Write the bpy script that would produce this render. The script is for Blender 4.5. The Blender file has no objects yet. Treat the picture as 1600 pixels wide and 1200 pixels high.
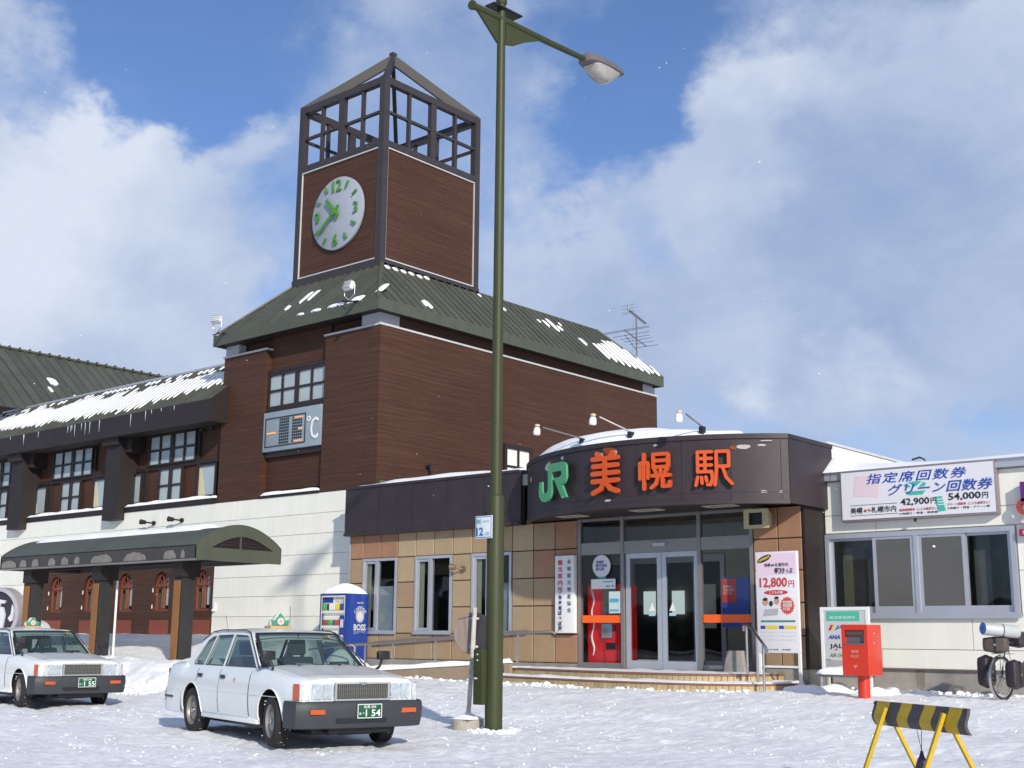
import bpy, bmesh, math, random
from mathutils import Vector, Matrix, noise, geometry
random.seed(7)
S = bpy.context.scene
COL = S.collection
V = Vector
R = math.radians

# ------------------------------------------------------------------ camera
cam_d = bpy.data.cameras.new('camera'); cam = bpy.data.objects.new('camera', cam_d); COL.objects.link(cam)
S.camera = cam
PITCH, ROLL, YAW = 0.201164549, 0.00889987, 0.710416778
fw = V((-math.sin(YAW)*math.cos(PITCH), math.cos(YAW)*math.cos(PITCH), math.sin(PITCH)))
rt = V((math.cos(YAW), math.sin(YAW), 0)); up = rt.cross(fw)
r2 = rt*math.cos(ROLL)+up*math.sin(ROLL); u2 = -rt*math.sin(ROLL)+up*math.cos(ROLL)
cam.matrix_world = Matrix(((r2.x, u2.x, -fw.x, 0), (r2.y, u2.y, -fw.y, 0), (r2.z, u2.z, -fw.z, 1.5), (0, 0, 0, 1)))
cam_d.sensor_width = 36; cam_d.lens = 1946.6/1600*36; cam_d.clip_end = 3000; cam_d.clip_start = .1

# ------------------------------------------------------------------ light, sky
SUN_TRAVEL = V((-1.68, 1.0, -0.86)).normalized()
to_sun = -SUN_TRAVEL
sun_d = bpy.data.lights.new('sun', 'SUN'); sun = bpy.data.objects.new('sun', sun_d); COL.objects.link(sun)
sun_d.energy = 2.85; sun_d.angle = R(1.1); sun_d.color = (1, .93, .82)
sun.rotation_euler = SUN_TRAVEL.to_track_quat('-Z', 'Y').to_euler()
sun.location = (20, -20, 30)
S.view_settings.view_transform = 'Standard'; S.view_settings.look = 'None'
S.view_settings.gamma = 1; S.view_settings.use_curve_mapping = False
S.view_settings.exposure = 0.58

W = bpy.data.worlds.new('World'); S.world = W; W.use_nodes = True
wn = W.node_tree.nodes; wl = W.node_tree.links; wn.clear()
def N(t, **k):
    n = wn.new(t)
    for a, b in k.items(): setattr(n, a, b)
    return n
def pix_dir(x, y):
    return (fw + r2*((x-800)/1946.6) - u2*((y-600)/1946.6)).normalized()
out = N('ShaderNodeOutputWorld'); bg = N('ShaderNodeBackground'); wl.new(bg.outputs[0], out.inputs[0])
bg.inputs['Strength'].default_value = 1
sky = N('ShaderNodeTexSky', sky_type='NISHITA', sun_disc=False)
sky.sun_elevation = math.asin(to_sun.z); sky.sun_rotation = math.atan2(to_sun.x, to_sun.y)
sky.air_density = 1.0; sky.dust_density = .4; sky.ozone_density = 3.0
skys = N('ShaderNodeMix', data_type='RGBA', blend_type='MULTIPLY'); skys.inputs[0].default_value = 1
wl.new(sky.outputs[0], skys.inputs[6]); skys.inputs[7].default_value = (.054, .069, .092, 1)
tc = N('ShaderNodeTexCoord')
# cloud field in directions of the sky
def math_n(op, a, b=None, clamp=False):
    m = N('ShaderNodeMath', operation=op); m.use_clamp = clamp
    for i, v in enumerate((a, b)):
        if v is None: continue
        if isinstance(v, (int, float)): m.inputs[i].default_value = v
        else: wl.new(v, m.inputs[i])
    return m.outputs[0]
def noise_w(scale, detail, rough, dist=0, off=(0, 0, 0), stretch=(1, 1, 1.4)):
    mp = N('ShaderNodeMapping'); mp.inputs['Location'].default_value = off; mp.inputs['Scale'].default_value = stretch
    wl.new(tc.outputs['Generated'], mp.inputs[0])
    t = N('ShaderNodeTexNoise'); t.inputs['Scale'].default_value = scale; t.inputs['Detail'].default_value = detail
    t.inputs['Roughness'].default_value = rough; t.inputs['Distortion'].default_value = dist
    wl.new(mp.outputs[0], t.inputs[0]); return t
wob = noise_w(4.5, 6, .6, 0, (3, 1, 2))
wobv = N('ShaderNodeVectorMath', operation='SUBTRACT'); wl.new(wob.outputs['Color'], wobv.inputs[0]); wobv.inputs[1].default_value = (.5, .5, .5)
wobs = N('ShaderNodeVectorMath', operation='SCALE'); wl.new(wobv.outputs[0], wobs.inputs[0]); wobs.inputs['Scale'].default_value = .30
wdir = N('ShaderNodeVectorMath', operation='ADD'); wl.new(tc.outputs['Generated'], wdir.inputs[0]); wl.new(wobs.outputs[0], wdir.inputs[1])
def blobs(lst, start):
    acc = start
    for px, py, rad, wgt in lst:
        d = N('ShaderNodeVectorMath', operation='DISTANCE'); wl.new(wdir.outputs[0], d.inputs[0]); d.inputs[1].default_value = pix_dir(px, py)
        mr = N('ShaderNodeMapRange', interpolation_type='SMOOTHSTEP'); wl.new(d.outputs['Value'], mr.inputs[0])
        mr.inputs[1].default_value = 0; mr.inputs[2].default_value = rad; mr.inputs[3].default_value = wgt; mr.inputs[4].default_value = 0
        acc = math_n('ADD', acc, mr.outputs[0])
    return acc
n1 = noise_w(2.6, 9, .58, .3, (0, 0, 0)); n2 = noise_w(9, 8, .62, .2, (5, 2, 1))
base = math_n('ADD', math_n('MULTIPLY', math_n('SUBTRACT', n1.outputs[0], .5), 1.1), math_n('MULTIPLY', math_n('SUBTRACT', n2.outputs[0], .5), .55))
base = math_n('ADD', base, .52)
CLOUDS = [(140, 430, .17, .85), (360, 380, .12, .6), (60, 600, .14, .5), (300, 560, .12, .4), (250, 240, .06, .35), (100, 290, .07, .35), (20, 90, .06, .6), (640, 10, .10, .30), (430, 210, .04, .4),
          (1250, 230, .13, .5), (1480, 160, .16, .45), (1400, 450, .20, .55), (1150, 480, .12, .4), (900, 560, .10, .35), (1100, 640, .1, .3), (820, 220, .04, .25),
          (1100, 330, .12, .4), (1500, 60, .12, .3), (1250, 420, .14, .35), (880, 480, .10, .25), (1150, 200, .10, .25), (940, 190, .09, -.62), (1010, 50, .11, -.60), (870, 330, .05, -.35), (160, 110, .10, -.75), (330, 70, .12, -.55), (340, 190, .045, -.3), (800, 420, .08, .3), (950, 480, .08, .35), (620, 90, .06, -.1), (1540, 690, .06, -.3), (1060, 420, .05, -.3), (780, 60, .05, -.25)]
dens = blobs(CLOUDS, base)
mask = N('ShaderNodeMapRange', interpolation_type='SMOOTHSTEP'); wl.new(dens, mask.inputs[0])
mask.inputs[1].default_value = .22; mask.inputs[2].default_value = .95; mask.inputs[3].default_value = .09; mask.inputs[4].default_value = .97
# cloud brightness: billowing tops brighter, thicker parts greyer
n3 = noise_w(6, 8, .6, .4, (9, 4, 7)); n4 = noise_w(1.8, 3, .5, 0, (2, 8, 3))
shade = math_n('ADD', math_n('MULTIPLY', n3.outputs[0], .7), math_n('MULTIPLY', n4.outputs[0], .5))
shade = blobs([(120, 350, .17, .38), (200, 230, .06, .2), (1180, 120, .09, .25), (1170, 640, .05, .3), (1350, 560, .05, .2), (80, 560, .1, .15), (1450, 330, .16, -.22), (1250, 300, .1, -.1), (1300, 480, .08, -.1), (700, 60, .1, -.15)], shade)
cr = N('ShaderNodeValToRGB'); wl.new(shade, cr.inputs[0])
cr.color_ramp.elements[0].position = .36; cr.color_ramp.elements[0].color = (.215, .285, .44, 1)
cr.color_ramp.elements[1].position = .98; cr.color_ramp.elements[1].color = (.49, .53, .61, 1)
mixc = N('ShaderNodeMix', data_type='RGBA'); wl.new(mask.outputs[0], mixc.inputs[0]); wl.new(skys.outputs[2], mixc.inputs[6]); wl.new(cr.outputs[0], mixc.inputs[7])
wl.new(mixc.outputs[2], bg.inputs[0])

# ------------------------------------------------------------------ materials
MATS = {}
def mat(name, col, rough=.6, metal=0, spec=.5, var=.0, vscale=3, streak=None, bump=0, bscale=20, dark=None, emit=None, coat=0, rnd=0, sub=0):
    """procedural material: base colour, broad variation, fine grain, optional directional streaks"""
    if name in MATS: return MATS[name]
    m = bpy.data.materials.new(name); m.use_nodes = True; nt = m.node_tree; n = nt.nodes; l = nt.links
    b = n['Principled BSDF']; b.inputs['Roughness'].default_value = rough; b.inputs['Metallic'].default_value = metal
    b.inputs['Specular IOR Level'].default_value = spec; b.inputs['Coat Weight'].default_value = coat
    c = V(col); src = None
    t = n.new('ShaderNodeTexCoord')
    if var or streak or bump:
        mp = n.new('ShaderNodeMapping'); l.new(t.outputs['Object'], mp.inputs[0])
        if streak: mp.inputs['Scale'].default_value = streak
        nz = n.new('ShaderNodeTexNoise'); l.new(mp.outputs[0], nz.inputs[0]); nz.inputs['Scale'].default_value = vscale
        nz.inputs['Detail'].default_value = 6; nz.inputs['Roughness'].default_value = .65
        nz2 = n.new('ShaderNodeTexNoise'); l.new(t.outputs['Object'], nz2.inputs[0]); nz2.inputs['Scale'].default_value = .45
        nz2.inputs['Detail'].default_value = 4
        mx = n.new('ShaderNodeMath'); mx.operation = 'MULTIPLY_ADD'; l.new(nz.outputs[0], mx.inputs[0]); mx.inputs[1].default_value = .7
        m2 = n.new('ShaderNodeMath'); m2.operation = 'MULTIPLY'; l.new(nz2.outputs[0], m2.inputs[0]); m2.inputs[1].default_value = .3
        l.new(m2.outputs[0], mx.inputs[2])
        ra = n.new('ShaderNodeValToRGB'); l.new(mx.outputs[0], ra.inputs[0])
        d = V(dark) if dark else c*(1-var)
        hi = c*(1+var*.8)
        ra.color_ramp.elements[0].position = .32; ra.color_ramp.elements[0].color = (*d, 1)
        ra.color_ramp.elements[1].position = .68; ra.color_ramp.elements[1].color = (min(hi[0], 1), min(hi[1], 1), min(hi[2], 1), 1)
        e = ra.color_ramp.elements.new(.5); e.color = (*c, 1)
        src = ra.outputs[0]
        if bump:
            nb = n.new('ShaderNodeTexNoise'); l.new(mp.outputs[0], nb.inputs[0]); nb.inputs['Scale'].default_value = bscale; nb.inputs['Detail'].default_value = 5
            bp = n.new('ShaderNodeBump'); bp.inputs['Strength'].default_value = bump; bp.inputs['Distance'].default_value = .02
            l.new(nb.outputs[0], bp.inputs['Height']); l.new(bp.outputs[0], b.inputs['Normal'])
    if rnd:
        oi = n.new('ShaderNodeObjectInfo'); mr = n.new('ShaderNodeMapRange'); l.new(oi.outputs['Random'], mr.inputs[0])
        mr.inputs[3].default_value = 1-rnd; mr.inputs[4].default_value = 1+rnd
        mm = n.new('ShaderNodeMix'); mm.data_type = 'RGBA'; mm.blend_type = 'MULTIPLY'; mm.inputs[0].default_value = 1
        if src: l.new(src, mm.inputs[6])
        else: mm.inputs[6].default_value = (*c, 1)
        cb = n.new('ShaderNodeCombineColor'); [l.new(mr.outputs[0], cb.inputs[i]) for i in range(3)]
        l.new(cb.outputs[0], mm.inputs[7]); src = mm.outputs[2]
    if src: l.new(src, b.inputs['Base Color'])
    else: b.inputs['Base Color'].default_value = (*c, 1)
    if emit: b.inputs['Emission Color'].default_value = (*c, 1); b.inputs['Emission Strength'].default_value = emit
    MATS[name] = m; return m
def glass(name, tint=(1, 1, 1), ior=1.5, rough=.0, mn=.0, wav=0):
    if name in MATS: return MATS[name]
    m = bpy.data.materials.new(name); m.use_nodes = True; nt = m.node_tree; n = nt.nodes; l = nt.links; n.clear()
    o = n.new('ShaderNodeOutputMaterial'); mx = n.new('ShaderNodeMixShader'); l.new(mx.outputs[0], o.inputs[0])
    f = n.new('ShaderNodeFresnel'); f.inputs[0].default_value = ior
    a = n.new('ShaderNodeMath'); a.operation = 'MULTIPLY_ADD'; a.inputs[1].default_value = 1.15; a.inputs[2].default_value = mn; a.use_clamp = True
    l.new(f.outputs[0], a.inputs[0]); gg = n.new('ShaderNodeNewGeometry'); sb = n.new('ShaderNodeMath'); sb.operation = 'SUBTRACT'; sb.inputs[0].default_value = 1; l.new(gg.outputs['Backfacing'], sb.inputs[1])
    ml = n.new('ShaderNodeMath'); ml.operation = 'MULTIPLY'; l.new(a.outputs[0], ml.inputs[0]); l.new(sb.outputs[0], ml.inputs[1]); l.new(ml.outputs[0], mx.inputs[0])
    tr = n.new('ShaderNodeBsdfTransparent'); tr.inputs[0].default_value = (*tint, 1)
    g = n.new('ShaderNodeBsdfGlossy'); g.inputs['Roughness'].default_value = rough
    if wav:
        t = n.new('ShaderNodeTexCoord'); nz = n.new('ShaderNodeTexNoise'); l.new(t.outputs['Object'], nz.inputs[0]); nz.inputs['Scale'].default_value = 1.2
        bp = n.new('ShaderNodeBump'); bp.inputs['Strength'].default_value = wav; bp.inputs['Distance'].default_value = .05
        l.new(nz.outputs[0], bp.inputs['Height']); l.new(bp.outputs[0], g.inputs['Normal'])
    l.new(tr.outputs[0], mx.inputs[1]); l.new(g.outputs[0], mx.inputs[2]); MATS[name] = m; return m

def siding_mat(name, c1, c2, c3):
    m = bpy.data.materials.new(name); m.use_nodes = True; nt = m.node_tree; n = nt.nodes; l = nt.links; b = n['Principled BSDF']
    b.inputs['Roughness'].default_value = .62; b.inputs['Specular IOR Level'].default_value = .3
    g = n.new('ShaderNodeNewGeometry')
    def nz(sc, scale, det):
        mp = n.new('ShaderNodeMapping'); mp.inputs['Scale'].default_value = sc; l.new(g.outputs['Position'], mp.inputs[0])
        t = n.new('ShaderNodeTexNoise'); l.new(mp.outputs[0], t.inputs[0]); t.inputs['Scale'].default_value = scale; t.inputs['Detail'].default_value = det; t.inputs['Roughness'].default_value = .6
        return t.outputs[0]
    a = nz((.4, .4, 17), 1.3, 5); f = nz((1.8, 1.8, 46), 1.6, 4); big = nz((.25, .25, .3), 1, 3)
    s1 = n.new('ShaderNodeMath'); s1.operation = 'MULTIPLY_ADD'; l.new(a, s1.inputs[0]); s1.inputs[1].default_value = .5
    s2 = n.new('ShaderNodeMath'); s2.operation = 'MULTIPLY_ADD'; l.new(f, s2.inputs[0]); s2.inputs[1].default_value = .3
    s3 = n.new('ShaderNodeMath'); s3.operation = 'MULTIPLY'; l.new(big, s3.inputs[0]); s3.inputs[1].default_value = .25
    l.new(s3.outputs[0], s2.inputs[2]); l.new(s2.outputs[0], s1.inputs[2])
    ra = n.new('ShaderNodeValToRGB'); l.new(s1.outputs[0], ra.inputs[0])
    ra.color_ramp.elements[0].position = .38; ra.color_ramp.elements[0].color = (*c1, 1)
    ra.color_ramp.elements[1].position = .66; ra.color_ramp.elements[1].color = (*c3, 1)
    e = ra.color_ramp.elements.new(.52); e.color = (*c2, 1)
    # narrow lap joints every 12 cm
    sx = n.new('ShaderNodeSeparateXYZ'); l.new(g.outputs['Position'], sx.inputs[0])
    fr = n.new('ShaderNodeMath'); fr.operation = 'PINGPONG'; l.new(sx.outputs[2], fr.inputs[0]); fr.inputs[1].default_value = .06
    lt = n.new('ShaderNodeMapRange'); l.new(fr.outputs[0], lt.inputs[0]); lt.inputs[1].default_value = 0; lt.inputs[2].default_value = .012; lt.inputs[3].default_value = .72; lt.inputs[4].default_value = 1
    mm = n.new('ShaderNodeMix'); mm.data_type = 'RGBA'; mm.blend_type = 'MULTIPLY'; mm.inputs[0].default_value = 1
    cb = n.new('ShaderNodeCombineColor'); [l.new(lt.outputs[0], cb.inputs[i]) for i in range(3)]
    l.new(ra.outputs[0], mm.inputs[6]); l.new(cb.outputs[0], mm.inputs[7]); l.new(mm.outputs[2], b.inputs['Base Color'])
    bp = n.new('ShaderNodeBump'); bp.inputs['Strength'].default_value = .35; bp.inputs['Distance'].default_value = .01
    l.new(f, bp.inputs['Height']); l.new(bp.outputs[0], b.inputs['Normal'])
    MATS[name] = m; return m
SIDING = siding_mat('brown_siding', (.043, .0180, .0100), (.062, .0265, .0150), (.088, .0410, .0245))
BROWN_DK = mat('dark_brown_wood', (.018, .0115, .0105), .6, var=.35, vscale=6, streak=(1, 1, 8), bump=.2)
FRAME_BR = mat('brown_window_frame', (.022, .013, .012), .5, var=.2, vscale=10)
FASCIA = mat('brown_metal_fascia', (.034, .0245, .0275), .48, spec=.4, var=.28, vscale=2.2, bump=.05, bscale=4)
TOWER_M = mat('tower_dark_steel', (.036, .029, .030), .55, var=.2, vscale=4)
TRIM = mat('pale_trim', (.5, .5, .5), .5, var=.1)
GREYBLK = mat('pale_grey_block', (.42, .43, .47), .6, var=.08)
ROOFG = mat('green_roof_metal', (.076, .080, .062), .5, spec=.4, var=.22, vscale=1.6, streak=(1, 1, .6), rnd=.12)
ROOFG2 = mat('green_fascia_metal', (.072, .080, .055), .5, var=.16, vscale=2, streak=(1, 1, .4))
CREAM = mat('cream_wall_panel', (.78, .77, .69), .7, var=.075, vscale=1.3, streak=(1.6, 1.6, .3), rnd=.018, bump=.05, bscale=40)
CREAMD = mat('cream_joint', (.42, .41, .36), .8)
CONC = mat('concrete', (.30, .28, .25), .85, var=.30, vscale=2.5, bump=.3, bscale=30)
TILES = [mat('tan_tile', (.36, .265, .155), .6, var=.10, vscale=4, rnd=.06, bump=.1, bscale=60), mat('ochre_tile', (.33, .225, .13), .6, var=.10, vscale=4, rnd=.07, bump=.1, bscale=60),
         mat('orange_tile', (.32, .17, .095), .6, var=.12, vscale=4, rnd=.06, bump=.1, bscale=60)]
GROUT = mat('dark_grout', (.035, .03, .027), .9)
STEPT = mat('small_step_tile', (.44, .34, .18), .55, var=.2, vscale=9, rnd=.14, dark=(.24, .19, .11))
NOSE = mat('red_brown_nosing', (.24, .10, .07), .7, var=.25, vscale=8)
ALU = mat('aluminium', (.50, .52, .56), .42, metal=.55, var=.08)
ALUD = mat('bronze_aluminium', (.26, .24, .23), .4, metal=.5, var=.1)
STEEL = mat('stainless_steel', (.55, .54, .53), .25, metal=1)
LAMPGR = mat('olive_pole_paint', (.042, .049, .018), .5, spec=.3, var=.16, vscale=3, streak=(1, 1, .3), dark=(.034, .040, .016))
DARKM = mat('black_rubber', (.012, .012, .013), .7, var=.3, vscale=12)
BLACK = mat('black_plastic', (.014, .013, .014), .4)
WHITE = mat('white_paint', (.75, .75, .74), .5, var=.05)
ORANGE = mat('orange_letter', (.56, .075, .008), .45, var=.06)
GREENL = mat('green_letter', (.075, .33, .15), .45, var=.06)
REDP = mat('red_post_paint', (.56, .032, .010), .4, coat=.2, var=.07, vscale=4)
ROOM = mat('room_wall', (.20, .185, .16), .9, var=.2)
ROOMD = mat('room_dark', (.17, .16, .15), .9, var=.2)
CURT = mat('cream_curtain', (.55, .50, .34), .9, var=.15, streak=(8, 8, .3))
FROST = mat('frosted_pane', (.34, .40, .41), .16, spec=.6, var=.16, vscale=1.3)
GL = glass('window_glass', (.90, .93, .94), 1.45, mn=.0, wav=.03)
GLD = glass('dark_window_glass', (.75, .78, .80), 1.5, mn=.01, wav=.03)
GLC = glass('car_glass', (.50, .60, .57), 1.45, mn=.03)

# snow
def snow_mat(name, bump=1.0, fine=True):
    m = bpy.data.materials.new(name); m.use_nodes = True; nt = m.node_tree; n = nt.nodes; l = nt.links; b = n['Principled BSDF']
    b.inputs['Roughness'].default_value = .55; b.inputs['Specular IOR Level'].default_value = .25
    b.inputs['Subsurface Weight'].default_value = .0
    g = n.new('ShaderNodeNewGeometry')
    def nz(scale, det, rough=.6, s=(1, 1, 1)):
        mp = n.new('ShaderNodeMapping'); mp.inputs['Scale'].default_value = s; l.new(g.outputs['Position'], mp.inputs[0])
        t = n.new('ShaderNodeTexNoise'); l.new(mp.outputs[0], t.inputs[0]); t.inputs['Scale'].default_value = scale; t.inputs['Detail'].default_value = det; t.inputs['Roughness'].default_value = rough; return t.outputs[0]
    a = nz(2.6, 8, .66); c = nz(11, 7, .74, (1, 1.5, 1)); d = nz(48, 5, .75)
    add = n.new('ShaderNodeMath'); add.operation = 'MULTIPLY_ADD'; l.new(c, add.inputs[0]); add.inputs[1].default_value = .55 if fine else .2; l.new(a, add.inputs[2])
    add2 = n.new('ShaderNodeMath'); add2.operation = 'MULTIPLY_ADD'; l.new(d, add2.inputs[0]); add2.inputs[1].default_value = .22 if fine else .06; l.new(add.outputs[0], add2.inputs[2])
    bp = n.new('ShaderNodeBump'); bp.inputs['Strength'].default_value = bump; bp.inputs['Distance'].default_value = .036 if fine else .04
    l.new(add2.outputs[0], bp.inputs['Height']); l.new(bp.outputs[0], b.inputs['Normal'])
    ra = n.new('ShaderNodeValToRGB'); l.new(a, ra.inputs[0]); ra.color_ramp.elements[0].position = .3; ra.color_ramp.elements[1].position = .6
    ra.color_ramp.elements[0].color = (.86, .865, .875, 1) if fine else (.84, .845, .86, 1); ra.color_ramp.elements[1].color = (.93, .93, .93, 1)
    if fine:
        w_ = nz(.5, 6, .62, (1, 1.8, 1)); r2_ = n.new('ShaderNodeValToRGB'); l.new(w_, r2_.inputs[0]); r2_.color_ramp.elements[0].position = .38; r2_.color_ramp.elements[1].position = .55
        r2_.color_ramp.elements[0].color = (.91, .908, .905, 1); r2_.color_ramp.elements[1].color = (1, 1, 1, 1); mm = n.new('ShaderNodeMix'); mm.data_type = 'RGBA'; mm.blend_type = 'MULTIPLY'; mm.inputs[0].default_value = 1
        l.new(ra.outputs[0], mm.inputs[6]); l.new(r2_.outputs[0], mm.inputs[7]); l.new(mm.outputs[2], b.inputs['Base Color'])
    else: l.new(ra.outputs[0], b.inputs['Base Color'])
    MATS[name] = m; return m
SNOWG = snow_mat('trodden_snow', 1.0); SNOW = snow_mat('fresh_snow', .25, False)

# ------------------------------------------------------------------ builders
ORG = {}
def tag(o, label=None, cat=None, group=None, kind=None):
    if label: o['label'] = label
    if cat: o['category'] = cat
    if group: o['group'] = group
    if kind: o['kind'] = kind
    return o
def thing(name, label, cat, loc=(0, 0, 0), group=None, rz=0):
    o = bpy.data.objects.new(name, None); o.empty_display_size = .3; COL.objects.link(o); o.location = loc; o.rotation_euler[2] = rz
    ORG[o.name] = V(loc) if rz == 0 else V((0, 0, 0)); return tag(o, label, cat, group)
class MB:
    def __init__(s): s.v = []; s.f = []; s.sm = []
    def add(s, vs, fs, smooth=False):
        k = len(s.v); s.v += [V(p) for p in vs]
        for f in fs: s.f.append(tuple(k+i for i in f)); s.sm.append(smooth)
        return s
    def box(s, x0, x1, y0, y1, z0, z1):
        x0, x1 = sorted((x0, x1)); y0, y1 = sorted((y0, y1)); z0, z1 = sorted((z0, z1))
        return s.add([(x, y, z) for z in (z0, z1) for y in (y0, y1) for x in (x0, x1)],
                     [(0, 2, 3, 1), (4, 5, 7, 6), (0, 1, 5, 4), (2, 6, 7, 3), (0, 4, 6, 2), (1, 3, 7, 5)])
    def obox(s, c, u, v, w, a, b, d):   # oriented box, half sizes a,b,d
        c, u, v, w = V(c), V(u), V(v), V(w)
        return s.add([c+u*a*i+v*b*j+w*d*k for k in (-1, 1) for j in (-1, 1) for i in (-1, 1)],
                     [(0, 2, 3, 1), (4, 5, 7, 6), (0, 1, 5, 4), (2, 6, 7, 3), (0, 4, 6, 2), (1, 3, 7, 5)])
    def tube(s, pts, r, n=10, cap=True, smooth=True):
        pts = [V(p) for p in pts]; rs = r if isinstance(r, (list, tuple)) else [r]*len(pts)
        k0 = len(s.v); prev = None
        for i, p in enumerate(pts):
            d = (pts[min(i+1, len(pts)-1)]-pts[max(i-1, 0)]).normalized()
            a = prev if prev else (V((0, 0, 1)) if abs(d.z) < .9 else V((1, 0, 0)))
            x = (a-d*a.dot(d)).normalized(); y = d.cross(x); prev = x
            for q in range(n):
                t = 2*math.pi*q/n; s.v.append(p+(x*math.cos(t)+y*math.sin(t))*rs[i])
        for i in range(len(pts)-1):
            for q in range(n):
                a, b = k0+i*n+q, k0+i*n+(q+1) % n; s.f.append((a, b, b+n, a+n)); s.sm.append(smooth)
        if cap:
            s.f.append(tuple(k0+q for q in reversed(range(n)))); s.sm.append(False)
            s.f.append(tuple(k0+(len(pts)-1)*n+q for q in range(n))); s.sm.append(False)
        return s
    def bar(s, a, b, w, h, upv=(0, 0, 1)):   # rectangular bar from a to b
        a, b = V(a), V(b); d = (b-a).normalized(); x = d.cross(V(upv)).normalized(); y = x.cross(d)
        return s.obox((a+b)/2, d, x, y, (b-a).length/2, w/2, h/2)
    def prism(s, poly, c, u, v, d, holes=()):  # 2D poly (+holes) in plane c,u,v extruded by depth d along u x v, both ways capped
        c, u, v = V(c), V(u), V(v); n = u.cross(v).normalized()
        loops = [[V((p[0], p[1], 0)) for p in poly]]+[[V((p[0], p[1], 0)) for p in h] for h in holes]
        tris = geometry.tessellate_polygon(loops); flat = [p for lp in loops for p in lp]
        k = len(s.v); m = len(flat)
        for off in (0, d):
            for p in flat: s.v.append(c+u*p.x+v*p.y+n*off)
        for t in tris:
            a, b, e = [flat[i] for i in t]; ccw = (b-a).cross(e-a).z > 0
            t = t if ccw else t[::-1]
            s.f.append(tuple(k+m+i for i in t)); s.sm.append(False); s.f.append(tuple(k+i for i in reversed(t))); s.sm.append(False)
        i0 = 0
        for lp in loops:
            L = len(lp)
            for i in range(L):
                a, b = k+i0+i, k+i0+(i+1) % L; s.f.append((a, b, b+m, a+m)); s.sm.append(False)
            i0 += L
        return s
    def lathe(s, prof, c, axis=(0, 0, 1), n=24, smooth=True):  # prof: (r, h)
        ax = V(axis).normalized(); a = V((0, 0, 1)) if abs(ax.z) < .9 else V((1, 0, 0)); x = (a-ax*a.dot(ax)).normalized(); y = ax.cross(x); k = len(s.v)
        for r, h in prof:
            for q in range(n):
                t = 2*math.pi*q/n; s.v.append(V(c)+ax*h+(x*math.cos(t)+y*math.sin(t))*r)
        for i in range(len(prof)-1):
            for q in range(n):
                a1, b1 = k+i*n+q, k+i*n+(q+1) % n; s.f.append((a1, b1, b1+n, a1+n)); s.sm.append(smooth)
        return s
    def grid(s, P, smooth=True, close=False):   # P[i][j]
        k = len(s.v); m = len(P[0])
        for row in P: s.v += [V(p) for p in row]
        for i in range(len(P)-1):
            for j in range(m-1 if not close else m):
                s.f.append((k+i*m+j, k+i*m+(j+1) % m, k+(i+1)*m+(j+1) % m, k+(i+1)*m+j)); s.sm.append(smooth)
        return s
    def mesh(s, name, org=V((0, 0, 0))):
        me = bpy.data.meshes.new(name); me.from_pydata([tuple(p-org) for p in s.v], [], s.f)
        me.polygons.foreach_set('use_smooth', s.sm); me.update(); return me
def link(name, me, m, parent=None, **k):
    if m is not None and len(me.materials) == 0: me.materials.append(m)
    o = bpy.data.objects.new(name, me); COL.objects.link(o)
    if parent is not None: o.parent = parent
    return o
def part(name, mb, m, parent=None, label=None, cat=None, group=None, kind=None, bevel=0, fixn=True, angle=35):
    """one mesh object in world coordinates, stored relative to its thing's base"""
    org = ORG.get(parent.name, V((0, 0, 0))) if parent else V((0, 0, 0))
    me = mb.mesh(name, org)
    if fixn or bevel:
        bm = bmesh.new(); bm.from_mesh(me)
        if fixn: bmesh.ops.recalc_face_normals(bm, faces=bm.faces)
        if bevel:
            ed = [e for e in bm.edges if len(e.link_faces) == 2 and e.calc_face_angle(0) > R(50)]
            bmesh.ops.bevel(bm, geom=ed, offset=bevel, segments=2, affect='EDGES', profile=.6, clamp_overlap=True)
        bm.to_mesh(me); bm.free()
    try: me.set_sharp_from_angle(angle=R(angle))
    except Exception: pass
    o = link(name, me, m, parent); ORG[o.name] = org
    if parent is None:      # top-level: put the origin at the thing's base
        if me.vertices:
            c = V((sum(v.co.x for v in me.vertices)/len(me.vertices), sum(v.co.y for v in me.vertices)/len(me.vertices), min(v.co.z for v in me.vertices)))
            me.transform(Matrix.Translation(-c)); o.location = c; ORG[o.name] = c
    return tag(o, label, cat, group, kind)
def piece(name, me, pos, parent, **k):       # shared mesh at a world position
    o = bpy.data.objects.new(name, me); COL.objects.link(o); o.parent = parent; o.location = V(pos)-ORG.get(parent.name, V((0, 0, 0))); ORG[o.name] = ORG.get(parent.name, V((0,0,0)))
    return o
TXT = {}
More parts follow.
